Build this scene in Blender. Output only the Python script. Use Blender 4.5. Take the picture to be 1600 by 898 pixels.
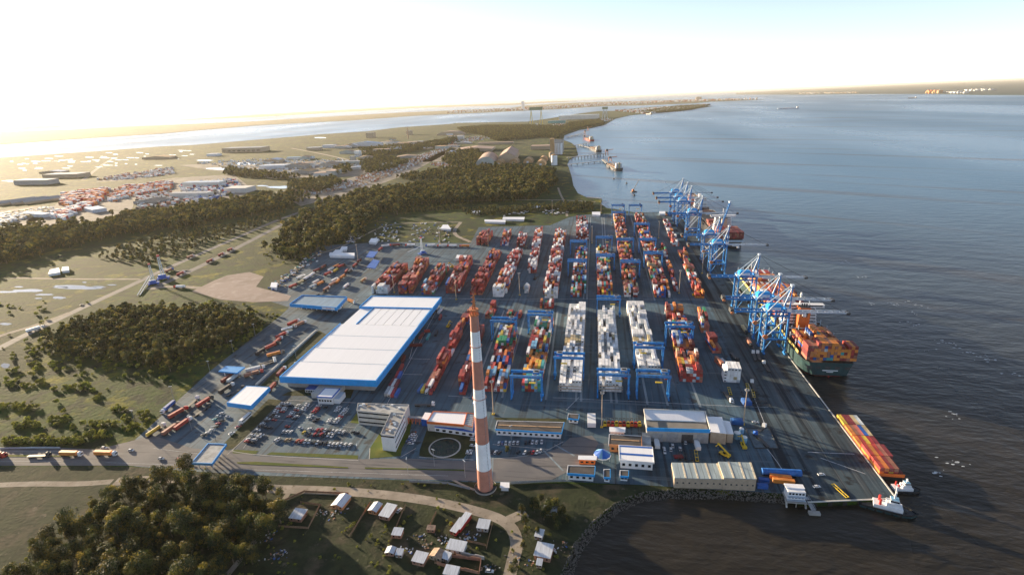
import bpy, random, math
from math import sin, cos, tan, pi, radians, hypot, atan2, sqrt
from mathutils import Vector, Matrix, noise
from mathutils.geometry import tessellate_polygon
random.seed(7)
for o in list(bpy.data.objects): bpy.data.objects.remove(o)
S = bpy.context.scene
COL = S.collection
# ------------------------------------------------------------------ camera
CAMH = 226.0; FOC = 840.0; PITCH = radians(19.2757); YAW = radians(-9.3742); ROLL = radians(2.3)
Fv = Vector((sin(YAW)*cos(PITCH), cos(YAW)*cos(PITCH), -sin(PITCH)))
R0 = Vector((cos(YAW), -sin(YAW), 0)); U0 = R0.cross(Fv)
Rv = R0*cos(ROLL) - U0*sin(ROLL); Uv = R0*sin(ROLL) + U0*cos(ROLL)
cam = bpy.data.cameras.new('camera'); camo = bpy.data.objects.new('camera', cam); COL.objects.link(camo)
cam.sensor_width = 36; cam.lens = FOC/1600*36; cam.clip_start = 1; cam.clip_end = 600000
camo.matrix_world = Matrix.Translation((0, 0, CAMH)) @ Matrix((Rv, Uv, -Fv)).transposed().to_4x4()
S.camera = camo
# ------------------------------------------------------------------ sky, sun, exposure
SUN_EL = radians(9.0); SUN_AZ = radians(-60.5)          # azimuth from +Y towards +X
W = bpy.data.worlds.new('World'); S.world = W; W.use_nodes = True
nt = W.node_tree; sky = nt.nodes.new('ShaderNodeTexSky'); sky.sky_type = 'NISHITA'; sky.sun_disc = False
sky.sun_elevation = SUN_EL; sky.sun_rotation = SUN_AZ; sky.altitude = 200
sky.air_density = 0.5; sky.dust_density = 0.35; sky.ozone_density = 1.1
bgn = nt.nodes['Background']; bgn.inputs[1].default_value = 0.09
# thin pale veil of high haze, the same all round, thinning with height
tcw = nt.nodes.new('ShaderNodeTexCoord'); sx = nt.nodes.new('ShaderNodeSeparateXYZ'); nt.links.new(tcw.outputs['Generated'], sx.inputs[0])
def _m(op, a, b=None):
    q = nt.nodes.new('ShaderNodeMath'); q.operation = op; nt.links.new(a, q.inputs[0])
    if b is not None: q.inputs[1].default_value = b
    return q.outputs[0]
ex = _m('POWER', _m('SUBTRACT', _m('ABSOLUTE', sx.outputs[2]), 1.0), 1) ; ex = _m('POWER', _m('ABSOLUTE', ex), 5.5); ex = _m('MULTIPLY', ex, 1.0)
veil = nt.nodes.new('ShaderNodeMix'); veil.data_type = 'RGBA'; veil.blend_type = 'ADD'; veil.clamp_factor = False; nt.links.new(ex, veil.inputs[0]); hsv = nt.nodes.new('ShaderNodeHueSaturation'); hsv.inputs['Saturation'].default_value = .72; nt.links.new(sky.outputs[0], hsv.inputs['Color']); nt.links.new(hsv.outputs[0], veil.inputs[6]); veil.inputs[7].default_value = (1.0, .95, .86, 1)
nt.links.new(veil.outputs[2], bgn.inputs[0])
sl = bpy.data.lights.new('sun', 'SUN'); sl.energy = 5.0; sl.angle = radians(0.55); sl.color = (1, .79, .53)
so = bpy.data.objects.new('sun', sl); COL.objects.link(so)
sd = Vector((sin(SUN_AZ)*cos(SUN_EL), cos(SUN_AZ)*cos(SUN_EL), sin(SUN_EL)))
so.rotation_euler = sd.to_track_quat('Z', 'Y').to_euler(); so.location = (-300, 200, 300)
S.view_settings.view_transform = 'Standard'; S.view_settings.look = 'None'
S.view_settings.exposure = 1.62; S.view_settings.gamma = 1
# ------------------------------------------------------------------ pixel (of the 1600x898 photograph) to a point of the place
def _interp(x, pts):
    if x <= pts[0][0]: return pts[0][1]
    for (a, b), (c, d) in zip(pts, pts[1:]):
        if x <= c: return b + (d-b)*(x-a)/(c-a)
    return pts[-1][1]
HP = [(0, 193), (300, 174), (500, 163.5), (800, 150.5), (1000, 146), (1200, 141.5), (1400, 136.5), (1600, 128)]
def G(x, y, z=0.0):
    hp = _interp(x, HP); hl = 155-(x-800)*tan(ROLL)
    y2 = y + (hl-hp)*max(0, 1-(y-hp)/150)
    if z < 50: y2 = max(y2, hl+2.2)
    d = Fv*FOC + Rv*(x-800) - Uv*(y2-449)
    t = (z-CAMH)/d.z
    return Vector((d.x*t, d.y*t, z))
def P(v):
    w = Vector(v)-Vector((0, 0, CAMH)); zz = w.dot(Fv)
    return 800+FOC*w.dot(Rv)/zz, 449-FOC*w.dot(Uv)/zz, zz
# ------------------------------------------------------------------ materials
MT = {}
def mat(name, c, rough=.7, var=.12, scale=.3, c2=None, bump=0., metal=0., obj=False, spec=None, stretch=None, bscale=None, rnd=0., trans=0.):
    if name in MT: return MT[name]
    m = bpy.data.materials.new(name); m.use_nodes = True; n = m.node_tree; L = n.links
    b = n.nodes['Principled BSDF']; b.inputs['Roughness'].default_value = rough; b.inputs['Metallic'].default_value = metal
    if spec is not None: b.inputs['Specular IOR Level'].default_value = spec
    tc = n.nodes.new('ShaderNodeTexCoord'); geo = n.nodes.new('ShaderNodeNewGeometry')
    src = tc.outputs['Object'] if obj else geo.outputs['Position']
    if stretch:
        mp = n.nodes.new('ShaderNodeMapping'); mp.inputs['Scale'].default_value = stretch; L.new(src, mp.inputs[0]); src = mp.outputs[0]
    no = n.nodes.new('ShaderNodeTexNoise'); no.inputs['Scale'].default_value = scale; no.inputs['Detail'].default_value = 6; no.inputs['Roughness'].default_value = .65
    L.new(src, no.inputs['Vector'])
    rp = n.nodes.new('ShaderNodeValToRGB'); c2 = c2 or tuple(min(1, x*(1+var*1.5)) for x in c); c1 = tuple(x*(1-var) for x in c) if c2 is None else tuple(x*(1-var) for x in c)
    rp.color_ramp.elements[0].position = .32; rp.color_ramp.elements[1].position = .68
    rp.color_ramp.elements[0].color = (*c1, 1); rp.color_ramp.elements[1].color = (*c2, 1)
    L.new(no.outputs['Fac'], rp.inputs[0]); out = rp.outputs[0]
    if rnd:
        oi = n.nodes.new('ShaderNodeObjectInfo'); hs = n.nodes.new('ShaderNodeHueSaturation')
        mr = n.nodes.new('ShaderNodeMapRange'); mr.inputs[3].default_value = 1-rnd; mr.inputs[4].default_value = 1+rnd
        L.new(oi.outputs['Random'], mr.inputs[0]); L.new(mr.outputs[0], hs.inputs['Value'])
        mh = n.nodes.new('ShaderNodeMapRange'); mh.inputs[3].default_value = .5-rnd*.05; mh.inputs[4].default_value = .5+rnd*.05
        ma = n.nodes.new('ShaderNodeMath'); ma.operation = 'FRACT'; mm = n.nodes.new('ShaderNodeMath'); mm.operation = 'MULTIPLY'; mm.inputs[1].default_value = 17.3
        L.new(oi.outputs['Random'], mm.inputs[0]); L.new(mm.outputs[0], ma.inputs[0]); L.new(ma.outputs[0], mh.inputs[0]); L.new(mh.outputs[0], hs.inputs['Hue'])
        L.new(out, hs.inputs['Color']); out = hs.outputs[0]
    L.new(out, b.inputs['Base Color'])
    if bump:
        n2 = n.nodes.new('ShaderNodeTexNoise'); n2.inputs['Scale'].default_value = bscale or scale*4; n2.inputs['Detail'].default_value = 4; L.new(src, n2.inputs['Vector'])
        bp = n.nodes.new('ShaderNodeBump'); bp.inputs['Strength'].default_value = 1; bp.inputs['Distance'].default_value = bump
        L.new(n2.outputs['Fac'], bp.inputs['Height']); L.new(bp.outputs[0], b.inputs['Normal'])
    if trans:
        tr = n.nodes.new('ShaderNodeBsdfTranslucent'); L.new(out, tr.inputs[0]); mx = n.nodes.new('ShaderNodeMixShader'); mx.inputs[0].default_value = trans
        L.new(b.outputs[0], mx.inputs[1]); L.new(tr.outputs[0], mx.inputs[2]); L.new(mx.outputs[0], n.nodes['Material Output'].inputs['Surface'])
    MT[name] = m; return m
def multimat(name, layers, rough=.95, bump=0, bscale=.5, spec=.2, slab=False):
    """layers: (color, scale, lo, hi, stretch) mixed one over another by noise masks"""
    m = bpy.data.materials.new(name); m.use_nodes = True; n = m.node_tree; L = n.links
    b = n.nodes['Principled BSDF']; b.inputs['Roughness'].default_value = rough; b.inputs['Specular IOR Level'].default_value = spec
    geo = n.nodes.new('ShaderNodeNewGeometry'); cur = None
    for i, ly in enumerate(layers):
        c, sc, lo, hi = ly[:4]; st = ly[4] if len(ly) > 4 else None
        if cur is None:
            rgb = n.nodes.new('ShaderNodeRGB'); rgb.outputs[0].default_value = (*c, 1); cur = rgb.outputs[0]; continue
        src = geo.outputs['Position']
        mp = n.nodes.new('ShaderNodeMapping'); mp.inputs['Location'].default_value = (i*37.7, i*11.3, 0)
        if st: mp.inputs['Scale'].default_value = st
        L.new(src, mp.inputs[0])
        no = n.nodes.new('ShaderNodeTexNoise'); no.inputs['Scale'].default_value = sc; no.inputs['Detail'].default_value = 7; no.inputs['Roughness'].default_value = .6
        L.new(mp.outputs[0], no.inputs['Vector'])
        mr = n.nodes.new('ShaderNodeMapRange'); mr.inputs[1].default_value = lo; mr.inputs[2].default_value = hi; L.new(no.outputs['Fac'], mr.inputs[0])
        mx = n.nodes.new('ShaderNodeMix'); mx.data_type = 'RGBA'; L.new(mr.outputs[0], mx.inputs[0]); L.new(cur, mx.inputs[6]); mx.inputs[7].default_value = (*c, 1); cur = mx.outputs[2]
    if slab:   # cast slabs of slightly different age with dark joints
        for (bw, rh, sc, ms, am) in ((14, 9, 1, .10, .55), (60, 34, 1, 0, .8)):
            br = n.nodes.new('ShaderNodeTexBrick'); br.inputs['Scale'].default_value = sc; br.inputs['Brick Width'].default_value = bw; br.inputs['Row Height'].default_value = rh; br.inputs['Mortar Size'].default_value = ms; br.offset = .0 if ms else .3
            br.inputs['Color1'].default_value = (.82, .82, .82, 1); br.inputs['Color2'].default_value = (1.16, 1.16, 1.16, 1); br.inputs['Mortar'].default_value = (.55, .55, .55, 1); L.new(geo.outputs['Position'], br.inputs['Vector'])
            mx = n.nodes.new('ShaderNodeMix'); mx.data_type = 'RGBA'; mx.blend_type = 'MULTIPLY'; mx.inputs[0].default_value = am; L.new(cur, mx.inputs[6]); L.new(br.outputs['Color'], mx.inputs[7]); cur = mx.outputs[2]
    L.new(cur, b.inputs['Base Color'])
    if bump:
        n2 = n.nodes.new('ShaderNodeTexNoise'); n2.inputs['Scale'].default_value = bscale; n2.inputs['Detail'].default_value = 5; L.new(geo.outputs['Position'], n2.inputs['Vector'])
        bp = n.nodes.new('ShaderNodeBump'); bp.inputs['Distance'].default_value = bump; L.new(n2.outputs['Fac'], bp.inputs['Height']); L.new(bp.outputs[0], b.inputs['Normal'])
    MT[name] = m; return m
BLUE = mat('blue_paint', (.015, .29, .70), .45, .10, .25)
DBLUE = mat('dark_blue_paint', (.01, .10, .42), .5, .15, .3)
CBLUE = mat('crane_blue', (.009, .16, .44), .5, .38, .35)
PALE = mat('pale_crane_paint', (.42, .50, .58), .5, .15, .5)
WHITE = mat('white_paint', (.74, .75, .76), .5, .06, .2)
ROOFW = mat('white_sheet_roof', (.88, .89, .91), .45, .06, .9, c2=(.88, .89, .91), stretch=(1, .02, 1), bump=.03)
GREY = mat('grey_metal', (.28, .29, .30), .55, .2, .4)
DGREY = mat('dark_metal', (.05, .052, .055), .6, .3, .5)
DROOF = mat('dark_flat_roof', (.07, .062, .058), .9, .3, .15)
GROOF = mat('grey_concrete_roof', (.33, .34, .34), .9, .3, .2)
CONC = mat('concrete', (.34, .33, .31), .9, .15, .2)
CONCL = mat('pale_concrete', (.50, .49, .46), .9, .12, .3)
GLASS = mat('dark_glass', (.015, .022, .03), .12, .1, .5, spec=.8)
ORANGE = mat('orange_paint', (.62, .15, .03), .55, .12, .4)
ORWALL = mat('orange_plaster', (.52, .22, .09), .85, .12, .4)
TANW = mat('tan_plaster', (.42, .33, .24), .9, .12, .4)
RED = mat('red_paint', (.48, .035, .03), .5, .15, .5)
YEL = mat('yellow_paint', (.62, .44, .03), .5, .15, .5)
GREENP = mat('green_paint', (.03, .2, .09), .5, .15, .5)
TYRE = mat('tyre_rubber', (.02, .02, .02), .9, .1, 2)
BRICK = mat('brick_wall', (.33, .17, .11), .9, .25, .6)
WOOD = mat('weathered_wood', (.24, .15, .09), .9, .3, .6)
TIN = mat('tin_roof', (.55, .58, .62), .45, .18, .4, stretch=(3, .3, 1))
RUST = mat('rusty_roof', (.33, .22, .15), .8, .35, .5)
TILE = mat('red_tile_roof', (.36, .15, .09), .85, .25, .3)
FARW = mat('far_white_wall', (.62, .60, .56), .8, .1, .05)
CHR = mat('chimney_red', (.48, .21, .15), .75, .14, .12, obj=True)
CHW = mat('chimney_white', (.82, .83, .84), .7, .10, .10, obj=True)
RUSTO = mat('rusty_orange_steel', (.46, .16, .06), .7, .3, .5)
ROCK = mat('revetment_rock', (.13, .12, .105), .95, .35, .8)
SAND = mat('tan_paint_and_glint', (.42, .27, .15), .9, .2, .4)
CC = {'red': (.36, .040, .035), 'maroon': (.19, .028, .028), 'orange': (.60, .20, .04), 'rust brown': (.32, .13, .085), 'salmon': (.50, .15, .11), 'white': (.80, .80, .79), 'pale grey': (.42, .46, .48),
      'blue': (.02, .10, .34), 'green': (.02, .22, .10), 'yellow': (.60, .42, .05), 'teal': (.05, .28, .28), 'tan': (.45, .36, .2), 'black': (.03, .03, .035), 'light blue': (.18, .38, .55)}
CM = {k: mat('container_'+k.replace(' ', '_'), v, .6, .3, .16, bump=.03, bscale=3, rnd=.14) for k, v in CC.items()}
LEAF = [mat('leaf_dark', (.024, .038, .011), .75, .3, .3, rnd=.3, trans=.25, obj=True), mat('leaf_mid', (.058, .070, .015), .75, .3, .3, rnd=.3, trans=.3, obj=True), mat('leaf_gold', (.17, .14, .022), .75, .3, .3, rnd=.3, trans=.3, obj=True)]
BARK = mat('bark', (.20, .16, .12), .95, .3, .8, obj=True)
BUSHM = mat('bush_leaf', (.22, .23, .03), .8, .3, .3, rnd=.25, trans=.3, obj=True)
# ------------------------------------------------------------------ mesh builder
class MB:
    def __init__(s): s.v = []; s.f = []; s.m = []; s.ml = []
    def mi(s, m):
        if m not in s.ml: s.ml.append(m)
        return s.ml.index(m)
    def add(s, vs, fs, m):
        k = len(s.v); s.v += [tuple(v) for v in vs]; i = s.mi(m)
        for f in fs: s.f.append(tuple(k+a for a in f)); s.m.append(i)
    def box(s, x0, x1, y0, y1, z0, z1, m, top=None):
        vs = [(x0, y0, z0), (x1, y0, z0), (x1, y1, z0), (x0, y1, z0), (x0, y0, z1), (x1, y0, z1), (x1, y1, z1), (x0, y1, z1)]
        s.add(vs, [(0, 3, 2, 1), (0, 1, 5, 4), (1, 2, 6, 5), (2, 3, 7, 6), (3, 0, 4, 7)], m); s.add(vs[4:], [(0, 1, 2, 3)], top or m)
    def beam(s, p, q, w, h, m):
        p = Vector(p); q = Vector(q); d = (q-p).normalized(); u = Vector((0, 0, 1)) if abs(d.z) < .95 else Vector((1, 0, 0))
        a = d.cross(u).normalized(); b = a.cross(d).normalized(); a *= w/2; b *= h/2
        vs = [p-a-b, p+a-b, p+a+b, p-a+b, q-a-b, q+a-b, q+a+b, q-a+b]
        s.add(vs, [(0, 1, 2, 3), (7, 6, 5, 4), (0, 4, 5, 1), (1, 5, 6, 2), (2, 6, 7, 3), (3, 7, 4, 0)], m)
    def cyl(s, p, q, r1, r2, n, m, cap=True):
        p = Vector(p); q = Vector(q); d = (q-p).normalized(); u = Vector((0, 0, 1)) if abs(d.z) < .95 else Vector((1, 0, 0))
        a = d.cross(u).normalized(); b = a.cross(d).normalized(); vs = []
        for c, r in ((p, r1), (q, r2)):
            for i in range(n): t = 2*pi*i/n; vs.append(c+a*cos(t)*r+b*sin(t)*r)
        fs = [(i, (i+1) % n, n+(i+1) % n, n+i) for i in range(n)]
        if cap: fs += [tuple(range(n-1, -1, -1)), tuple(range(n, 2*n))]
        s.add(vs, fs, m)
    def prism(s, pts, z0, z1, m, top=None, bottom=False):
        n = len(pts); A = sum(pts[i][0]*pts[(i+1) % n][1]-pts[(i+1) % n][0]*pts[i][1] for i in range(n))
        if A < 0: pts = pts[::-1]
        vs = [(p[0], p[1], z0) for p in pts]+[(p[0], p[1], z1) for p in pts]
        if z1 > z0: s.add(vs, [(i, (i+1) % n, n+(i+1) % n, n+i) for i in range(n)], m)
        tri = tessellate_polygon([[Vector((p[0], p[1], 0)) for p in pts]])
        T = []
        for t in tri:
            a, b, c = [vs[i] for i in t]
            T.append(t if (b[0]-a[0])*(c[1]-a[1])-(b[1]-a[1])*(c[0]-a[0]) > 0 else t[::-1])
        s.add([(p[0], p[1], z1) for p in pts], T, top or m)
    def gable(s, x0, x1, y0, y1, z0, ze, zr, mw, mr, ov=.5, axis='y'):
        s.box(x0, x1, y0, y1, z0, ze, mw)
        if axis == 'y':
            xm = (x0+x1)/2; a, b, c, d = x0-ov, x1+ov, y0-ov, y1+ov; e = ze-.05
            s.add([(x0, y0, ze), (x1, y0, ze), (xm, y0, zr), (x0, y1, ze), (x1, y1, ze), (xm, y1, zr)], [(0, 1, 2), (4, 3, 5)], mw)
            s.add([(a, c, e), (xm, c, zr+.1), (xm, d, zr+.1), (a, d, e), (b, c, e), (b, d, e)], [(0, 1, 2, 3), (1, 4, 5, 2)], mr)
        else:
            ym = (y0+y1)/2; a, b, c, d = x0-ov, x1+ov, y0-ov, y1+ov; e = ze-.05
            s.add([(x0, y0, ze), (x0, y1, ze), (x0, ym, zr), (x1, y0, ze), (x1, y1, ze), (x1, ym, zr)], [(1, 0, 2), (3, 4, 5)], mw)
            s.add([(a, c, e), (b, c, e), (b, ym, zr+.1), (a, ym, zr+.1), (a, d, e), (b, d, e)], [(0, 1, 2, 3), (3, 2, 5, 4)], mr)
    def mesh(s, name):
        me = bpy.data.meshes.new(name); me.from_pydata(s.v, [], s.f)
        for m in s.ml: me.materials.append(m)
        me.polygons.foreach_set('material_index', s.m); me.update(); return me
    def build(s, name, parent=None, loc=None, rz=0., smooth=False):
        me = s.mesh(name)
        if smooth: me.polygons.foreach_set('use_smooth', [True]*len(me.polygons))
        return link(name, me, parent, loc, rz)
def link(name, me, parent=None, loc=None, rz=0.):
    o = bpy.data.objects.new(name, me); COL.objects.link(o)
    if parent: o.parent = parent
    if loc is not None: o.location = loc
    if rz: o.rotation_euler = (0, 0, rz)
    return o
USED = {}
def tag(o, label, cat, group=None, kind=None):
    if label and not 4 <= len(label.split()) <= 16: print('LONG', len(label.split()), label)
    if label: o['label'] = label
    if cat: o['category'] = cat
    if group: o['group'] = group
    if kind: o['kind'] = kind
    return o
def thing(name, loc, rz, label, cat, group=None):
    return tag(link(name, None, None, loc, rz), label, cat, group)
def structure(o): o['kind'] = 'structure'; return o
def clone(root, loc, rz, label, group=None):
    if not 4 <= len(label.split()) <= 16: print('LONG', len(label.split()), label)
    r = root.copy(); COL.objects.link(r); r.location = loc; r.rotation_euler = (0, 0, rz); r['label'] = label
    if group: r['group'] = group
    for ch in list(root.children):
        c = ch.copy(); COL.objects.link(c); c.parent = r
        for g in list(ch.children):
            d = g.copy(); COL.objects.link(d); d.parent = c
    return r
ORD = 'first second third fourth fifth sixth seventh eighth ninth tenth eleventh twelfth thirteenth fourteenth fifteenth sixteenth seventeenth eighteenth nineteenth twentieth'.split()
def ordn(i):
    if i < 20: return ORD[i]
    t = {2: 'twenty', 3: 'thirty', 4: 'forty', 5: 'fifty', 6: 'sixty'}[(i+1)//10]
    return (t+'-'+ORD[(i+1) % 10-1]) if (i+1) % 10 else {2: 'twentieth', 3: 'thirtieth', 4: 'fortieth', 5: 'fiftieth', 6: 'sixtieth'}[(i+1)//10]
def GP(l, z=0.): return [G(x, y, z) for x, y in l]
def sheet(name, px, z, m, world=False):
    b = MB(); b.prism([(p[0], p[1]) for p in (px if world else GP(px))], z, z, m); return structure(b.build(name))
def ribbon(pts, w, z, m, b=None, world=False):
    """strip of width w (metres, or list) along the pixel polyline"""
    q = [Vector((p[0], p[1])) for p in (pts if world else GP(pts))]; own = b is None; b = b or MB(); vs = []
    # smooth the polyline
    for _ in range(2):
        if len(q) > 2:
            r = [q[0]]
            for i in range(len(q)-1): r += [q[i]*.75+q[i+1]*.25, q[i]*.25+q[i+1]*.75]
            q = r+[q[-1]]
    for i, p in enumerate(q):
        d = (q[min(i+1, len(q)-1)]-q[max(i-1, 0)]).normalized(); n = Vector((-d.y, d.x))
        ww = w if not isinstance(w, (list, tuple)) else w[0]+(w[1]-w[0])*i/(len(q)-1)
        vs += [(p.x+n.x*ww/2, p.y+n.y*ww/2, z), (p.x-n.x*ww/2, p.y-n.y*ww/2, z)]
    b.add(vs, [(2*i, 2*i+1, 2*i+3, 2*i+2) for i in range(len(q)-1)], m)
    return b
def inpoly(x, y, poly):
    c = False; n = len(poly)
    for i in range(n):
        x1, y1 = poly[i][0], poly[i][1]; x2, y2 = poly[i-1][0], poly[i-1][1]
        if (y1 > y) != (y2 > y) and x < (x2-x1)*(y-y1)/(y2-y1)+x1: c = not c
    return c
def scatter(poly, spacing, jit=.45, rng=random):
    xs = [p[0] for p in poly]; ys = [p[1] for p in poly]; out = []; y = min(ys); k = 0
    while y < max(ys):
        x = min(xs)+(spacing/2 if k % 2 else 0)
        while x < max(xs):
            a = x+rng.uniform(-jit, jit)*spacing; c = y+rng.uniform(-jit, jit)*spacing
            if inpoly(a, c, poly): out.append((a, c))
            x += spacing
        y += spacing*.87; k += 1
    return out
def fray(pts, poly, d=12, keep=.5, rng=random):
    out = []
    for x, y in pts:
        edge = not all(inpoly(x+a*d, y+c*d, poly) for a, c in ((1, 0), (-1, 0), (0, 1), (0, -1)))
        if not edge or rng.random() < keep: out.append((x, y))
    return out
def fringe(poly, n, d, rng=random):
    out = []; L = len(poly)
    for _ in range(n):
        i = rng.randrange(L); a, b = poly[i], poly[(i+1) % L]; t = rng.random(); out.append((a[0]+(b[0]-a[0])*t+rng.gauss(0, d), a[1]+(b[1]-a[1])*t+rng.gauss(0, d)))
    return out
# ------------------------------------------------------------------ ground, water, land
multimat('grassland', [((.022, .054, .005), 0, 0, 0), ((.048, .086, .007), .010, .44, .60), ((.018, .036, .006), .004, .44, .60), ((.19, .175, .012), .028, .54, .64), ((.014, .024, .010), .06, .48, .60), ((.07, .052, .018), .16, .60, .72), ((.022, .034, .012), .35, .52, .66), ((.012, .02, .008), .9, .56, .7)], bump=.5, bscale=.25)
multimat('dark_grass', [((.038, .050, .020), 0, 0, 0), ((.075, .066, .028), .03, .45, .65), ((.025, .034, .016), .08, .45, .62), ((.11, .105, .026), .05, .60, .70)], bump=.4, bscale=.4)
multimat('lawn', [((.07, .10, .018), 0, 0, 0), ((.12, .13, .025), .1, .45, .65)], bump=.05)
multimat('far_land', [((.105, .095, .045), 0, 0, 0), ((.06, .07, .035), .0012, .42, .58), ((.17, .15, .085), .003, .56, .68), ((.04, .05, .03), .006, .56, .66)])
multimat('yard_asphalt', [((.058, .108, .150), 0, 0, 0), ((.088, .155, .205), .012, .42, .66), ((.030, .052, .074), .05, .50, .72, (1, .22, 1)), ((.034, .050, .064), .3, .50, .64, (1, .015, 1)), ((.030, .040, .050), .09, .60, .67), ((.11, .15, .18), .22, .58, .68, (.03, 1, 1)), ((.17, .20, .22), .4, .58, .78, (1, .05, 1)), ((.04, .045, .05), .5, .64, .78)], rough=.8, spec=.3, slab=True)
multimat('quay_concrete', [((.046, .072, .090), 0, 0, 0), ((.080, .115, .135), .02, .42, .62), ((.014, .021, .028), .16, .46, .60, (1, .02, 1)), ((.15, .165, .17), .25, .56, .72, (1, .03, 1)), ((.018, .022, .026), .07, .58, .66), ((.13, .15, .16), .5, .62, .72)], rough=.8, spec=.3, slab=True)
multimat('road_asphalt', [((.15, .148, .152), 0, 0, 0), ((.20, .19, .185), .03, .42, .62), ((.075, .076, .082), .4, .52, .7, (.06, 1, 1))], rough=.85)
multimat('dirt_road', [((.27, .235, .19), 0, 0, 0), ((.38, .33, .27), .08, .42, .62), ((.18, .15, .11), .3, .55, .7)], bump=.05)
multimat('dirt_clearing', [((.34, .27, .235), 0, 0, 0), ((.24, .19, .16), .02, .45, .65), ((.44, .37, .33), .08, .52, .7)], bump=.05)
multimat('gravel_ground', [((.26, .235, .205), 0, 0, 0), ((.17, .155, .13), .02, .42, .6), ((.36, .34, .31), .06, .55, .7)])
multimat('village_ground', [((.036, .046, .020), 0, 0, 0), ((.085, .068, .045), .05, .50, .66), ((.022, .03, .014), .12, .45, .6), ((.14, .12, .09), .18, .62, .74)], bump=.3)
MARK = mat('road_marking', (.42, .44, .46), .8, .35, .6)
PALEC = mat('runway_concrete', (.20, .25, .28), .85, .25, .3, stretch=(1, .1, 1))
KERB = mat('kerb_concrete', (.42, .41, .39), .9, .12, .4)
def water_mat():
    m = bpy.data.materials.new('estuary_water'); m.use_nodes = True; n = m.node_tree; L = n.links; b = n.nodes['Principled BSDF']
    b.inputs['IOR'].default_value = 1.33
    g = n.nodes.new('ShaderNodeNewGeometry')
    def nz(sc, st=None, det=4, w=0):
        mp = n.nodes.new('ShaderNodeMapping'); mp.inputs['Rotation'].default_value = (0, 0, .5)
        if st: mp.inputs['Scale'].default_value = st
        L.new(g.outputs['Position'], mp.inputs[0]); t = n.nodes.new('ShaderNodeTexNoise'); t.inputs['Scale'].default_value = sc; t.inputs['Detail'].default_value = det
        L.new(mp.outputs[0], t.inputs['Vector']); return t.outputs['Fac']
    cr = n.nodes.new('ShaderNodeValToRGB'); cr.color_ramp.elements[0].position = .4; cr.color_ramp.elements[1].position = .66
    cr.color_ramp.elements[0].color = (.026, .023, .017, 1); cr.color_ramp.elements[1].color = (.044, .034, .022, 1)
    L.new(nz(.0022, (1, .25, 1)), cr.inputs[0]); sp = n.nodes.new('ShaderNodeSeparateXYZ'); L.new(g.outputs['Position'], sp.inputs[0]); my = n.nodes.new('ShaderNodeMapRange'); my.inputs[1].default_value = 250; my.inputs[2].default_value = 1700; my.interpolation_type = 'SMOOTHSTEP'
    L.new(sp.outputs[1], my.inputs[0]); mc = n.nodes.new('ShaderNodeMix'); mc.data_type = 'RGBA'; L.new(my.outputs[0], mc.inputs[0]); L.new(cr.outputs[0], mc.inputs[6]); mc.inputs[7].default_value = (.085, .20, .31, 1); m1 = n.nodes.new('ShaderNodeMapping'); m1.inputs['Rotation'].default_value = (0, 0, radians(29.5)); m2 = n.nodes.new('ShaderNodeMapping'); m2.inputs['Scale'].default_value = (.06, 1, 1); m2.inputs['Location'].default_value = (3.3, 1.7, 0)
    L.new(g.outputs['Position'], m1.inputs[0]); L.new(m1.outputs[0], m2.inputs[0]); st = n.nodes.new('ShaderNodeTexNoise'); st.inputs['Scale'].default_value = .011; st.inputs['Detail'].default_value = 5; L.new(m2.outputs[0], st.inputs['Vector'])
    ms = n.nodes.new('ShaderNodeMapRange'); ms.inputs[1].default_value = .56; ms.inputs[2].default_value = .66; ms.inputs[4].default_value = .75; L.new(st.outputs['Fac'], ms.inputs[0]); mb = n.nodes.new('ShaderNodeMix'); mb.data_type = 'RGBA'; L.new(ms.outputs[0], mb.inputs[0]); L.new(mc.outputs[2], mb.inputs[6]); mb.inputs[7].default_value = (.075, .068, .060, 1)   # streaks of sunlight on the water, painted into its colour
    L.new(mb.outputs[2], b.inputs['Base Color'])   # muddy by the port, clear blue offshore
    mr = n.nodes.new('ShaderNodeMapRange'); mr.inputs[1].default_value = .35; mr.inputs[2].default_value = .7; mr.inputs[3].default_value = .24; mr.inputs[4].default_value = .42
    L.new(nz(.0012, (1, .3, 1)), mr.inputs[0]); L.new(mr.outputs[0], b.inputs['Roughness'])
    a = n.nodes.new('ShaderNodeMath'); a.operation = 'MULTIPLY_ADD'; L.new(nz(.07, (.5, 1, 1), 4), a.inputs[0]); a.inputs[1].default_value = 2.6; L.new(nz(.28, (.45, 1, 1), 5), a.inputs[2])
    bp = n.nodes.new('ShaderNodeBump'); bp.inputs['Strength'].default_value = 1.0; bp.inputs['Distance'].default_value = .5; L.new(a.outputs[0], bp.inputs['Height']); L.new(bp.outputs[0], b.inputs['Normal'])
    MT['water'] = m; return m
WATER = water_mat(); GR = MT['grassland']; DG = MT['dark_grass']; LAWN = MT['lawn']; YA = MT['yard_asphalt']; QC = MT['quay_concrete']; RD = MT['road_asphalt']; DR = MT['dirt_road']; FL = MT['far_land']
WZ = -3.0; K = 1000
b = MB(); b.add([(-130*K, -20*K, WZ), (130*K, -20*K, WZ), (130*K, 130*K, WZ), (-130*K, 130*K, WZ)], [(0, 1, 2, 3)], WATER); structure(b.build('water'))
shore = [(1402, 779), (1262, 785), (1238, 779), (1228, 772), (1130, 766), (1050, 764), (1000, 768), (962, 785), (928, 812), (898, 848), (878, 898), (862, 960)]
east = GP(shore)
nshore = [(1061, 331), (1000, 333), (948, 325), (938, 318), (941, 311), (918, 309), (903, 302), (896, 290), (893, 275), (889, 262), (886, 255), (889, 248), (903, 240), (900, 228), (893, 222), (880, 217), (882, 209), (905, 201), (925, 198), (943, 194), (962, 184), (985, 179), (1020, 176), (1060, 174), (1090, 170), (1112, 167)]
npts = GP(nshore)
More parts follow.
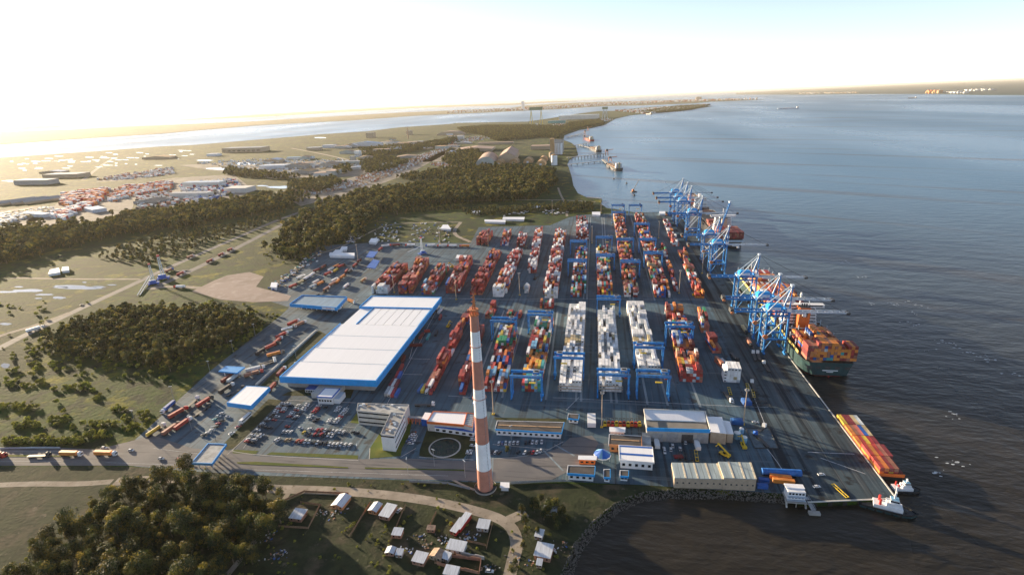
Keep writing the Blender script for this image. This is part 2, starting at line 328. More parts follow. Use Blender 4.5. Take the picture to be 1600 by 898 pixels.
river = [(1080, 165), (1040, 166), (1000, 168), (960, 172), (935, 172), (900, 176), (862, 182), (825, 187), (760, 188), (715, 189), (700, 191), (625, 196), (575, 202.5), (500, 207.5), (400, 217), (300, 226), (250, 229), (125, 240), (0, 250)]
rpts = GP(river)
quayN = G(1061, 331); quayS = G(1402, 779)
landmain = [(p.x, p.y) for p in npts+rpts] + [(-9000, 5200), (-22000, 6000), (-22000, -3000), (60, -3000), (60, 60)] + [(p.x, p.y) for p in east[::-1]]
b = MB(); b.prism(landmain, WZ-1.5, 0.0, GR, GR); structure(b.build('ground'))
def land(px, name='ground', m=None, z=0.0, extra=()):
    b = MB(); b.prism([(p.x, p.y) for p in GP(px)]+list(extra), WZ-1, z, m or FL); structure(b.build(name))
# strip of land beyond the river, island, horizon shores
land([(0, 230), (100, 221), (250, 209), (400, 194), (550, 185), (650, 177.5), (800, 170), (880, 167.5), (950, 164), (1000, 164), (1085, 162), (1110, 160), (1196, 158), (1110, 156.5), (1000, 157), (900, 158), (825, 161), (800, 164.5), (625, 172.5), (500, 180), (400, 187.5), (200, 199), (100, 206), (0, 211)], z=-.5, extra=[(-30000, 17500), (-22000, 7000)])
land([(225, 191.2), (400, 181), (500, 174), (650, 165), (800, 160), (860, 157), (915, 155.8), (860, 155.2), (800, 157.6), (650, 162), (500, 170), (400, 177), (280, 187)], z=-.4)
land([(0, 208), (50, 206), (108, 200.6), (60, 200.5), (0, 203.5)], z=-.4, extra=[(-26000, 20000), (-20000, 12000)])
land([(0, 197.5), (300, 178.5), (500, 166.8), (700, 158.2), (850, 152.2), (1000, 148.2), (850, 151.2), (500, 165.4), (300, 176.8), (0, 195.6)], z=-.3)
land([(1150, 149.5), (1262, 151.5), (1330, 151.3), (1450, 151.8), (1530, 153), (1600, 153), (1640, 152.5), (1640, 128.8), (1600, 130.4), (1400, 138.8), (1280, 142.6), (1150, 147)], z=-.2, m=mat('far_woods', (.022, .050, .048), .95, .3, .001))
# ------------------------------------------------------------------ surfaces, each sheet above the one below
yard = [(196, 700), (232, 668), (262, 640), (330, 578), (372, 545), (440, 492), (452, 480), (420, 470), (428, 455), (470, 412), (498, 384), (600, 378), (735, 380), (748, 355), (860, 352), (888, 340), (905, 336), (1000, 332), (1061, 331)]
yw = [(p.x, p.y) for p in GP(yard)]
south = [(1402, 779), (1262, 785), (1238, 779), (1228, 771), (1130, 765), (1000, 757), (885, 752), (850, 752), (790, 754), (640, 750), (400, 742), (300, 736), (210, 728)]
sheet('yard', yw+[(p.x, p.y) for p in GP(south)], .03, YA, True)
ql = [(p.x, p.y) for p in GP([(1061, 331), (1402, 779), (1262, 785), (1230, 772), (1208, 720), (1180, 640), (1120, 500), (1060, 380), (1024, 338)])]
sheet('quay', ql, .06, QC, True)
# quay edge: cap beam, face, fenders
qd = (quayN-quayS).normalized()
def quay_x(y): return quayS.x+(quayN.x-quayS.x)*(y-quayS.y)/(quayN.y-quayS.y)
b = MB(); b.beam(quayS+Vector((-.4, 0, .15)), quayN+Vector((-.4, 0, .15)), .8, .5, CONCL); b.beam(quayS+Vector((.0, .4, .15)), G(1262, 785)+Vector((0, .4, .15)), .8, .5, CONCL)
structure(b.build('kerb'))
b = MB()
for i in range(70):
    p = quayS.lerp(quayN, i/70); b.box(p.x+.05, p.x+.7, p.y+2, p.y+3, -2.6, -.4, TYRE)
q0 = G(1262, 785); 
for i in range(6): p = quayS.lerp(q0, (i+.5)/6); b.box(p.x-1, p.x+1, p.y-.8, p.y-.05, -2.6, -.4, TYRE)
structure(b.build('quay_fenders'))
b = MB()   # crane rails
for dx in (-2.5, -20.5):
    p = Vector((quay_x(300)+dx, 300, .09)); q = Vector((quay_x(1100)+dx, 1100, .09)); b.beam(p, q, .35, .06, DGREY)
structure(b.build('crane_rails'))
# lower road, curve, highway
b = MB()
b.prism([(p.x, p.y) for p in GP([(-60, 699), (0, 699), (95, 699), (150, 702), (200, 690), (240, 680), (300, 700), (372, 704), (400, 712), (560, 717), (640, 716), (735, 720), (770, 716), (838, 712), (872, 700), (890, 684), (925, 680), (935, 692), (925, 712), (900, 730), (862, 749), (790, 752), (640, 748), (500, 742), (360, 734), (200, 727), (0, 727), (-60, 727)])], .07, .07, RD)
structure(b.build('road'))
b = ribbon([(-80, 585), (0, 543), (60, 513), (130, 480), (215, 441), (250, 424), (350, 380), (430, 345), (470, 331)], 11, .05, RD)
ribbon([(235, 452), (275, 434), (330, 408), (400, 372), (455, 343), (520, 318)], 12, .06, RD, b)
ribbon([(-60, 548), (0, 524), (60, 507), (110, 488)], 8, .055, DR, b); structure(b.build('highway'))
b = ribbon([(520, 318), (560, 300), (620, 268), (700, 226), (760, 210), (840, 200)], 16, .05, MT['gravel_ground'])
ribbon([(230, 450), (275, 447), (345, 452), (430, 462)], 9, .075, DR, b); ribbon([(20, 434), (110, 436), (222, 436)], 6, .05, DR, b)
ribbon([(455, 230), (500, 238), (560, 252)], 14, .05, DR, b); ribbon([(130, 282), (160, 258), (178, 248)], 14, .05, DR, b)
ribbon([(450, 407), (520, 392), (560, 372), (600, 352), (640, 348), (720, 347)], 4, .05, DR, b); ribbon([(720, 347), (705, 365), (735, 378)], 7, .055, DR, b)
ribbon([(872, 293), (876, 305), (884, 318), (886, 338)], 5, .05, DR, b); ribbon([(640, 316), (760, 313), (880, 312), (930, 316)], 6, .05, DR, b); structure(b.build('track'))
b = ribbon([(-40, 760), (0, 757), (60, 755), (120, 756), (175, 752)], 5, .05, DR)
ribbon([(180, 752), (300, 745), (420, 764), (470, 764), (560, 768), (660, 779), (745, 797), (795, 815), (810, 845), (800, 880), (790, 930)], [8, 6.5], .055, DR, b)
ribbon([(452, 768), (430, 800), (395, 850), (345, 910)], 3.2, .05, DR, b); ribbon([(700, 745), (722, 757), (742, 765)], 1.6, .05, DR, b); ribbon([(795, 812), (822, 800)], 7, .05, DR, b)
structure(b.build('dirt_road'))
b = MB(); b.prism([(p.x, p.y) for p in GP([(300, 455), (335, 438), (355, 430), (390, 425), (412, 432), (400, 448), (440, 458), (455, 462), (450, 470), (395, 472), (345, 468)])], .08, .08, MT['dirt_clearing']); structure(b.build('dirt_clearing'))
# depot ground and built-up ground at the left, far
for q in ([(40, 346), (90, 318), (160, 298), (270, 278), (365, 272), (398, 298), (330, 322), (290, 328), (210, 316), (205, 330), (140, 347), (50, 355)], [(0, 352), (0, 330), (60, 322), (95, 330), (40, 352)], [(150, 285), (200, 272), (270, 262), (272, 272), (190, 283)], [(280, 258), (400, 250), (480, 250), (600, 248), (605, 262), (560, 275), (420, 278), (365, 270)], [(430, 300), (520, 285), (600, 262), (700, 232), (720, 226), (640, 270), (560, 300), (470, 322)], [(655, 240), (720, 228), (712, 240), (690, 251), (645, 252)]):
    sheet('bare_ground', q, .04, MT['gravel_ground'])
# dark grass: foreground, around the village, wooded ground
sheet('grass', [(-200, 1100), (-80, 729), (200, 729), (360, 736), (640, 751), (860, 755), (1000, 758), (1130, 767), (1120, 766), (1050, 765), (1000, 769), (962, 786), (928, 813), (898, 849), (878, 899), (862, 959), (800, 1200)], .02, MT['village_ground'])
sheet('lawn', [(355, 703), (366, 700), (441, 625), (420, 623), (345, 697)], .09, DG)
sheet('lawn', [(370, 722), (400, 721), (544, 729.5), (544, 731.5), (400, 726), (371, 724)], .22, LAWN)
sheet('lawn', [(570, 730), (726, 733.5), (726, 735.5), (570, 732)], .22, LAWN)
sheet('lawn', [(0, 710), (60, 710.5), (112, 712), (112, 713.5), (0, 713.5)], .22, LAWN)
sheet('lawn', [(362, 702), (404, 704), (400, 709), (364, 708)], .10, LAWN)
sheet('lawn', [(424, 706), (560, 711), (559, 717), (416, 710)], .10, LAWN)
sheet('lawn', [(577, 716), (578, 700), (604, 660), (644, 655), (640, 680), (628, 700), (626, 712)], .10, LAWN)
sheet('lawn', [(547, 660), (560, 641), (610, 647), (598, 666)], .10, LAWN)
sheet('lawn', [(655, 712), (656, 702), (668, 668), (745, 674), (742, 694), (724, 716), (680, 717)], .10, DG)
sheet('lawn', [(772, 652), (885, 654), (885, 659), (775, 656)], .10, DG)
sheet('lawn', [(530, 600), (556, 600), (548, 622), (480, 618), (440, 618), (450, 612)], .10, DG)
b = MB()
for a in ([(355, 710), (448, 625)], [(450, 625), (556, 629)], [(366, 702), (360, 705), (415, 712), (560, 719)], [(577, 717), (578, 700)], [(626, 714), (650, 700)], [(655, 714), (740, 718)], [(747, 718), (838, 712), (880, 690)], [(770, 694), (860, 702)]):
    ribbon(a, .5, .14, KERB, b)
structure(b.build('kerb'))
# round ornamental pond
pc = G(695, 699); b = MB(); b.prism([(pc.x+11.2*cos(t*pi/20), pc.y+11.2*sin(t*pi/20)) for t in range(40)], .1, .35, KERB); structure(b.build('pond_rim'))
b = MB(); b.prism([(pc.x+10.2*cos(t*pi/20), pc.y+10.2*sin(t*pi/20)) for t in range(40)], .36, .36, mat('pond_water', (.008, .022, .014), .25, .2, .2, spec=.25)); structure(b.build('pond'))
# marsh pools
b = MB(); rg = random.Random(3)
def pool(cx, cy, rx, ry):
    c = [G(cx+rx*cos(t*pi/9)*rg.uniform(.65, 1.1), cy+ry*sin(t*pi/9)*rg.uniform(.65, 1.1)) for t in range(18)]; b.prism([(p.x, p.y) for p in c], .06, .06, MT['pool'])
mat('pool', (.03, .04, .05), .08, .1, .1)
for a in [(45, 454, 28, 2.5), (10, 456, 22, 1.6), (95, 449, 14, 1.5), (130, 450, 36, 2.5), (110, 447, 30, 2), (92, 465, 12, 2), (70, 460, 16, 1.6), (175, 445, 8, 1), (8, 506, 11, 2), (132, 441, 4, 1), (8, 571, 9, 4), (60, 466, 7, 1), (30, 448, 8, 1), (425, 460, 10, 3.4), (155, 448, 12, 1.3)]: pool(*a)
for i in range(60): x = rg.uniform(0, 300); pool(x, rg.uniform(249, 258)-x*.055+rg.uniform(-2, 16), rg.uniform(2, 9), rg.uniform(.3, .6))
for a in [(30, 285, 30, 1.3), (345, 263, 30, 1.6), (390, 255, 34, 2), (440, 292, 26, 2), (410, 290, 10, 1), (320, 250, 16, 1), (500, 213, 12, .8), (685, 325, 6, 1.6), (710, 325.5, 5, 1.2), (838, 323, 12, 2), (780, 326, 4, 1), (790, 263, 6, 2)]: pool(*a)
structure(b.build('marsh_pools'))
# yard markings and crane runways
b = MB()
for x in (-98.5, -73, -37.8, -14, -10, 13.4, 17.5, 41, 56, 80):
    b.prism([(x-.9, 372), (x+.9, 372), (x+.9-.02*200, 560), (x-.9-.02*200, 560)], .07, .07, PALEC)
for x in (-14, -10, 12, 16, 40, 44, 68):
    b.prism([(x-.9, 600), (x+.9, 600), (x-1, 1060), (x-2.8, 1060)], .07, .07, PALEC)
for a in ([(864, 621), (1140, 634)], [(1140, 634), (1200, 636)], [(620, 466), (1100, 468)], [(690, 470), (600, 640)], [(655, 500), (640, 560)], [(1165, 668), (1200, 700), (1240, 760)], [(885, 640), (905, 620)], [(1210, 700), (1170, 600)], [(560, 467), (545, 480)], [(700, 466), (850, 470)], [(620, 584), (660, 585)], [(640, 560), (672, 561)], [(700, 618), (760, 622)]):
    ribbon(a, .45, .085, MARK, b)
for a in ([(1262, 706), (1335, 709)], [(1282, 715), (1352, 740)]): ribbon(a, .5, .1, MARK, b)
for i in range(8): p = G(700+i*12, 623-i*.1); 
for i in range(20):   # car park bays
    p = G(455+i*5.4, 668.5+i*.32); b.box(p.x-.08, p.x+.08, p.y-2.4, p.y+2.4, .085, .09, MARK)
    p = G(428+i*6.2, 688.5+i*.5); b.box(p.x-.08, p.x+.08, p.y-2.4, p.y+2.4, .085, .09, MARK)
for a in ([(420, 654), (556, 668)], [(440, 628), (380, 700)], [(492, 630), (455, 660)], [(545, 632), (520, 660)]): ribbon(a, .25, .085, MARK, b)
for a in ([(770, 715), (768, 752)], [(848, 702), (880, 735)], [(866, 694), (898, 712)]): ribbon(a, 1.2, .085, PALEC, b)
for a in ([(165, 722), (360, 729)], [(0, 720), (95, 720)], [(0, 705), (95, 705)], [(380, 733), (700, 743)], [(240, 700), (355, 714)]): ribbon(a, .2, .085, MARK, b)
structure(b.build('road_markings'))
# light beds between the low blocks left of the chimney, fuel pad
sheet('fuel_pad', [(1165, 669), (1201, 667), (1216, 700), (1179, 699.5)], .10, mat('pad_concrete', (.10, .14, .165), .85, .3, .4))
b = MB()
for a in [[(1165, 669), (1201, 667)], [(1201, 667), (1216, 700)], [(1216, 700), (1179, 699.5)], [(1179, 699.5), (1165, 669)]]: p, q = GP(a, .25); b.beam(p, q, .5, .5, DGREY)
structure(b.build('fuel_pad_wall'))
# rock revetment (stuff)
b = MB(); rg = random.Random(5)
def rock(p, s):
    vs = [p+Vector((rg.uniform(-1, 1)*.25+a*.5, rg.uniform(-1, 1)*.25+c*.5, rg.uniform(-1, 1)*.2+d*.5))*1.0*s if False else p+Vector((a*.5+rg.uniform(-.2, .2), c*.5+rg.uniform(-.2, .2), d*.4+rg.uniform(-.15, .15)))*s for a in (-1, 1) for c in (-1, 1) for d in (-1, 1)]
    b.add(vs, [(0, 1, 3, 2), (4, 6, 7, 5), (0, 4, 5, 1), (2, 3, 7, 6), (0, 2, 6, 4), (1, 5, 7, 3)], ROCK)
rl = GP([(1226, 774), (1130, 767), (1050, 766), (1000, 771), (962, 787), (930, 814), (900, 850), (880, 898), (864, 950)])
for p, q in zip(rl, rl[1:]):
    d = (q-p); n = Vector((-d.y, d.x, 0)).normalized()
    if n.dot(Vector((120, 240, 0))-p) < 0: n = -n
    n = -n if (G(1000, 840)-p).dot(n) < 0 else n
    for i in range(int(d.length*12)):
        t = rg.random(); u = rg.random(); rock(p+d*t+n*(u*5.0-1.2)+Vector((0, 0, .3-u*3.6)), rg.uniform(.25, .65))
tag(b.build('revetment_rocks'), 'grey boulders armouring the curved shore below the port', 'rocks', kind='stuff')
# foam streaks on the water
b = MB(); FO = mat('foam', (.6, .64, .66), .6, .3, 1.2)
for x, y in [(1345, 433), (1362, 474), (1396, 475), (1419, 470), (1436, 478), (1433, 490), (1476, 534), (1496, 541), (1510, 550), (1535, 561), (1575, 583), (1440, 547), (1490, 648), (1470, 742), (1495, 724), (1320, 410), (1550, 560), (1425, 505)]:
    p = G(x, y, WZ); n = rg.randint(4, 9)
    for i in range(n):
        q = p+Vector((rg.gauss(0, 3.5), rg.gauss(0, 3), 0)); r = rg.uniform(.25, .9)
        b.prism([(q.x+r*2.2*cos(t*pi/3)*rg.uniform(.5, 1), q.y+r*sin(t*pi/3)*rg.uniform(.5, 1)) for t in range(6)], WZ+.05, WZ+.05, FO)
tag(b.build('foam'), 'small white foam crests scattered over the dark estuary water', 'foam', kind='stuff')
# ------------------------------------------------------------------ trees
def crown_mesh(name, seed, H, R, ncl, nl, ls, mats):
    r = random.Random(seed); b = MB()
    cl = []
    for i in range(ncl):
        t = r.random()**.6; a = r.uniform(0, 2*pi); rr = R*r.uniform(.2, .85)*(1-.5*t*t); z = H*(.20+.68*t)
        cl.append((Vector((cos(a)*rr, sin(a)*rr, z)), R*r.uniform(.26, .48)))
    for i, (c, cr) in enumerate(cl):
        mi = r.choices(mats, (4, 4, 2))[0]
        for k in range(nl):
            d = Vector((r.gauss(0, 1), r.gauss(0, 1), r.gauss(0, .8)+.25)).normalized(); p = c+d*cr*r.uniform(.6, 1.08)
            n = (d+Vector((r.gauss(0, .5), r.gauss(0, .5), r.gauss(0, .5)))).normalized(); u = n.orthogonal().normalized(); v = n.cross(u); s = ls*r.uniform(.6, 1.3)
            b.add([p-u*s-v*s*.5, p+u*s*.3-v*s, p+u*s+v*s*.4, p-u*s*.2+v*s], [(0, 1, 2, 3)], mi)
    return b.mesh(name), cl
def trunk_mesh(name, seed, H, R, cl):
    r = random.Random(seed); b = MB(); p = Vector((0, 0, -.3)); q = Vector((r.uniform(-.4, .4), r.uniform(-.4, .4), H*.45)); b.cyl(p, q, .32, .22, 7, BARK)
    top = Vector((r.uniform(-.6, .6), r.uniform(-.6, .6), H*.8)); b.cyl(q, top, .22, .08, 6, BARK)
    for c, cr in cl[:7]: b.cyl(q.lerp(top, r.uniform(0, .5)), c, .13, .04, 5, BARK)
    return b.mesh(name)
TREEV = []
for i in range(6):
    H = [12, 15, 10, 14, 11, 17][i]; R = [5.2, 4.4, 5.4, 3.8, 6.2, 4.8][i]
    cm, cl = crown_mesh('crown', 100+i, H, R, 24, 95, .27, LEAF); TREEV.append((trunk_mesh('trunk', 100+i, H, R, cl), cm))
LOWV = []
for i in range(5):
    H = [11, 13, 10, 12, 14][i]; R = [4.6, 4.2, 5, 5.4, 4.4][i]
    b = MB(); cm, cl = crown_mesh('c', 200+i, H, R, 12, 30, .62, LEAF)
    b.v = [tuple(v.co) for v in cm.vertices]; b.f = [tuple(p.vertices) for p in cm.polygons]; b.m = [p.material_index for p in cm.polygons]; b.ml = list(cm.materials)
    b.cyl((0, 0, 0), (0, 0, H*.6), .35, .15, 5, BARK); o = bpy.data.objects.new('tree', b.mesh('tree')); LOWV.append(o)
BUSHV = []
for i in range(3):
    cm, cl = crown_mesh('bush', 300+i, 2.4, 2.8, 10, 26, .3, [BUSHM, BUSHM, LEAF[1]]); BUSHV.append(bpy.data.objects.new('bush', cm))
def protos(name, obs):
    c = bpy.data.collections.new(name)
    for o in obs: c.objects.link(o)
    return c
CTREE = protos('tree_kinds', LOWV); CBUSH = protos('bush_kinds', BUSHV)
def gnmass(name, pts, coll, smin, smax, label, cat='trees'):
    me = bpy.data.meshes.new(name); me.from_pydata([(p[0], p[1], p[2] if len(p) > 2 else 0) for p in pts], [], []); o = link(name, me)
    g = bpy.data.node_groups.new(name, 'GeometryNodeTree'); g.interface.new_socket('Geometry', in_out='INPUT', socket_type='NodeSocketGeometry'); g.interface.new_socket('Geometry', in_out='OUTPUT', socket_type='NodeSocketGeometry')
    N = g.nodes.new; gi = N('NodeGroupInput'); go = N('NodeGroupOutput'); mp = N('GeometryNodeMeshToPoints'); ip = N('GeometryNodeInstanceOnPoints'); ci = N('GeometryNodeCollectionInfo')
    ci.inputs['Collection'].default_value = coll; ci.inputs['Separate Children'].default_value = True; ci.inputs['Reset Children'].default_value = True
    ip.inputs['Pick Instance'].default_value = True
    rv = N('FunctionNodeRandomValue'); rv.data_type = 'FLOAT_VECTOR'; rv.inputs[0].default_value = (0, 0, 0); rv.inputs[1].default_value = (.08, .08, 6.28)
    rs = N('FunctionNodeRandomValue'); rs.data_type = 'FLOAT'; rs.inputs[2].default_value = smin; rs.inputs[3].default_value = smax; rs.inputs['Seed'].default_value = 5
    L = g.links.new; L(gi.outputs[0], mp.inputs[0]); L(mp.outputs[0], ip.inputs['Points']); L(ci.outputs[0], ip.inputs['Instance']); L(rv.outputs[0], ip.inputs['Rotation']); L(rs.outputs[1], ip.inputs['Scale']); L(ip.outputs[0], go.inputs[0])
    md = o.modifiers.new('scatter', 'NODES'); md.node_group = g
    return tag(o, label, cat, kind='stuff')
NTREE = 0
def tree(x, y, label, group, s=1.0, v=None):
    global NTREE
    NTREE += 1; r = random.Random(int(x*13+y*7)); tv = TREEV[v if v is not None else r.randrange(6)]
    t = thing('tree', (x, y, 0), r.uniform(0, 6.28), label, 'tree', group); t.scale = (s*r.uniform(.9, 1.15),)*2+(s*r.uniform(.9, 1.15),)
    link('trunk', tv[0], t); link('crown', tv[1], t); return t
def W2(px, z=0): return [(p.x, p.y) for p in GP(px, z)]
rg = random.Random(11)
w1 = W2([(30, 868), (75, 835), (120, 812), (150, 785), (165, 765), (190, 745), (250, 738), (300, 738), (380, 745), (432, 775), (440, 800), (430, 830), (395, 868), (370, 898), (340, 940), (-40, 960)], 6)
p1 = fray(scatter(w1, 7.4, .5, rg), w1, 9, .6, rg)
RCACHE = {}
def region(x, y, P_):
    k = id(P_)
    if k not in RCACHE:
        l = sorted(P_, key=lambda a: -P(Vector((a[0], a[1], 0)))[1]); d = {}
        for r_ in range(0, len(l), 18):
            for c_, a in enumerate(sorted(l[r_:r_+18], key=lambda a: P(Vector((a[0], a[1], 0)))[0])): d[a] = (ordn(c_), ordn(r_//18))
        RCACHE[k] = d
    return RCACHE[k][(x, y)]
for x, y in p1:
    h, v = region(x, y, p1); s = rg.choice([.62, .75, .85, .95, 1.05, 1.25])*rg.uniform(.95, 1.05); tree(x, y, f"dark green tree, {h} from left in the {v} row from front, bottom left wood", 'trees of the wood at the bottom left', s)
tp = [(835, 800, 1), (862, 797, 1), (850, 812, .8), (878, 806, .9), (815, 806, .7), (820, 822, .8), (868, 790, .7), (818, 858, .6), (806, 886, .6), (872, 826, .6), (840, 836, .5), (888, 815, .6), (822, 838, .6), (845, 788, .6), (800, 895, .6), (855, 804, .8), (866, 815, .7)]
for i, (x, y, s) in enumerate(sorted(tp)):
    p = G(x, y); tree(p.x, p.y, ordn(i)+' from left of the small golden trees between dirt road and shore', 'trees between the dirt road and the shore', s*.75)
for i, (x, y, s) in enumerate([(412, 780, .7), (420, 795, .6), (398, 800, .7), (402, 825, .55), (440, 778, .5)]):
    p = G(x, y); tree(p.x, p.y, 'scruffy tree at the edge of the bottom left wood, '+['topmost of five', 'right, second from top', 'leftmost of five', 'lowest of five', 'rightmost of five'][i], 'trees at the edge of the bottom left wood', s)
p = G(793, 708); tree(p.x, p.y, 'round dark tree at the car park left of the curved road', None, .45)
w2 = W2([(62, 535), (75, 518), (140, 492), (200, 478), (260, 478), (330, 476), (392, 486), (412, 500), (400, 515), (345, 538), (300, 552), (268, 576), (232, 572), (190, 560), (120, 556), (75, 546)], 4)
p2 = fray(scatter(w2, 7.2, .5, rg), w2, 14, .55, rg); p2.sort(key=lambda p: hypot(*p))
n2 = max(0, 292-NTREE)
p2n = p2[:n2]
for x, y in p2n:
    h, v = region(x, y, p2n); s = rg.uniform(.6, 1.05); tree(x, y, f"dark tree, {h} from left in the {v} row from front, middle wood", 'trees at the near side of the middle wood', s)
gnmass('woodland', p2[n2:], CTREE, .6, 1.05, 'dark green wood of low trees between the highway and the truck gate')
w3 = W2([(428, 392), (440, 372), (455, 345), (500, 320), (560, 302), (640, 290), (700, 285), (760, 278), (820, 268), (862, 268), (870, 285), (842, 305), (790, 312), (700, 316), (640, 318), (600, 326), (575, 345), (545, 362), (520, 375), (488, 392), (455, 400)], 6)
gnmass('forest', fray(scatter(w3, 9.5, .5, rg), w3, 22, .55, rg)+fringe(w3, 130, 14, rg), CTREE, .8, 1.9, 'tall eucalyptus forest band behind the container yard, gold on its left edge')
w4 = W2([(-60, 418), (-60, 365), (0, 362), (50, 360), (110, 352), (150, 350), (230, 330), (330, 318), (400, 308), (450, 303), (480, 308), (440, 325), (380, 335), (300, 350), (210, 362), (120, 376), (60, 392), (0, 408)], 6)
gnmass('forest', fray(scatter(w4, 11, .5, rg), w4, 25, .5, rg)+fringe(w4, 150, 22, rg), CTREE, .8, 1.9, 'long hazy forest band in the low sun beyond the highway at left')
w4b = W2([(150, 402), (210, 378), (300, 358), (380, 348), (440, 330), (450, 335), (400, 355), (330, 378), (270, 400), (230, 415), (190, 408)], 2)
gnmass('woodland', scatter(w4b, 15, .5, rg), CTREE, .5, 1.0, 'loose low trees along the far side of the highway')
w5 = [W2(q, 3) for q in ([(715, 198), (760, 194), (830, 194), (880, 196), (905, 198), (880, 208), (872, 215), (840, 212), (800, 216), (775, 218), (750, 208), (725, 205)], [(560, 232), (660, 222), (720, 212), (700, 224), (640, 236), (570, 246)], [(355, 262), (400, 268), (440, 272), (470, 276), (440, 280), (380, 276), (350, 272)], [(700, 236), (745, 232), (770, 250), (735, 262), (700, 258), (690, 250)], [(700, 262), (770, 258), (850, 262), (870, 268), (820, 276), (720, 278), (640, 282), (620, 276)], [(560, 250), (600, 244), (640, 252), (600, 268), (570, 270)], [(520, 262), (545, 258), (550, 268), (525, 272)], [(450, 285), (520, 278), (545, 285), (500, 300), (450, 303)], [(890, 190), (935, 186), (945, 192), (915, 198), (880, 197)], [(1000, 174), (1060, 166), (1110, 165), (1080, 172), (1010, 177)])]
gnmass('woodland', [p for q in w5 for p in scatter(q, 17, .5, rg)], CTREE, 1.0, 1.7, 'scattered belts of far trees among the industrial sites up the coast')
w6 = [W2(q, 2) for q in ([(722, 327), (780, 324), (870, 320), (880, 326), (800, 334), (725, 336)], [(870, 318), (925, 316), (930, 328), (875, 333)], [(600, 330), (720, 322), (724, 326), (610, 335)], [(560, 332), (600, 325), (640, 322), (600, 332), (570, 340)])]
gnmass('hedge', [p for q in w6 for p in scatter(q, 9, .5, rg)], CTREE, .45, .85, 'hedge line of bushy trees behind the top of the container yard')
bl = []
for cx, cy, rx, ry, n in [(20, 600, 30, 6, 8), (105, 605, 10, 4, 4), (135, 605, 12, 5, 7), (60, 598, 8, 3, 4), (25, 635, 25, 6, 12), (42, 665, 18, 4, 12), (95, 690, 22, 4, 16), (25, 691, 25, 4, 18), (66, 691, 18, 3, 12), (115, 688, 14, 4, 12), (160, 665, 25, 5, 10), (200, 660, 15, 8, 8), (150, 622, 6, 2, 4), (90, 570, 12, 3, 4), (25, 580, 10, 2, 4), (95, 655, 10, 4, 6), (150, 680, 20, 6, 10), (55, 570, 8, 2, 3), (185, 640, 10, 4, 5), (225, 655, 15, 8, 7)]:
    for i in range(n*2): p = G(cx+rg.gauss(0, rx*.6), cy+rg.gauss(0, ry*.6)); bl.append((p.x, p.y))
for i in range(90): p = G(rg.uniform(420, 900), rg.uniform(765, 898)); bl.append((p.x, p.y)) if rg.random() < .7 and p.x < 70 else None
for i in range(160): p = G(rg.uniform(-40, 420), rg.uniform(470, 690)); bl.append((p.x, p.y)) if p.x < -420 or (p.y < 380 and p.x < -380) else None
for a in ([(605, 820), (590, 850)], [(560, 815), (535, 832)], [(640, 805), (600, 860)]):
    p, q = GP(a)
    for i in range(9): r = p.lerp(q, i/8); bl.append((r.x+rg.gauss(0, .8), r.y+rg.gauss(0, .8)))
for i in range(46): p = G(440+i*9, 752+i*.15); bl.append((p.x+rg.gauss(0, 1), p.y+rg.gauss(0, 1.5))) if rg.random() < .35 else None
bl += [p for p in fringe(w2, 260, 11, rg)+fringe(w1, 120, 6, rg)+fringe(w3, 260, 18, rg) if not inpoly(p[0], p[1], yw)]
gnmass('bushes', [p for p in bl if p[0] > -340], CBUSH, .2, .6, 'small yellow green shrubs along the verges and between the village plots', 'bushes')
gnmass('bushes', [p for p in bl if p[0] <= -340], CBUSH, .4, 1.4, 'low yellow green bushes scattered over the rough grass', 'bushes')
# ------------------------------------------------------------------ containers
CL = []   # x, y, z, heading, length, colour, label, group, priority
PAL = {'mix': [('red', 4), ('salmon', 2.5), ('maroon', 5), ('orange', 3), ('rust brown', 3), ('white', 2), ('pale grey', 1.5), ('blue', 2), ('green', 1), ('yellow', .7), ('light blue', .6), ('tan', 1)],
       'reefer': [('white', 10), ('pale grey', 1.6), ('tan', .5)], 'red': [('red', 5), ('salmon', 2.5), ('maroon', 6), ('orange', 1.5), ('rust brown', 2), ('white', .6), ('blue', .5)],
       'redwhite': [('red', 3), ('salmon', 1.5), ('maroon', 3.5), ('white', 5), ('orange', 1), ('blue', .6)], 'orange': [('orange', 8), ('rust brown', 3.4), ('maroon', 2.4), ('blue', .9), ('red', .8), ('teal', .3), ('pale grey', .4)],
       'colour': [('red', 3), ('maroon', 2), ('orange', 2), ('white', 2.2), ('green', 1.6), ('blue', 1.8), ('light blue', 1), ('yellow', .8), ('rust brown', 1.5), ('pale grey', 1.2), ('teal', .5)]}
def pick(r, pal):
    k = PAL[pal]; return r.choices([a for a, _ in k], [w for _, w in k])[0]
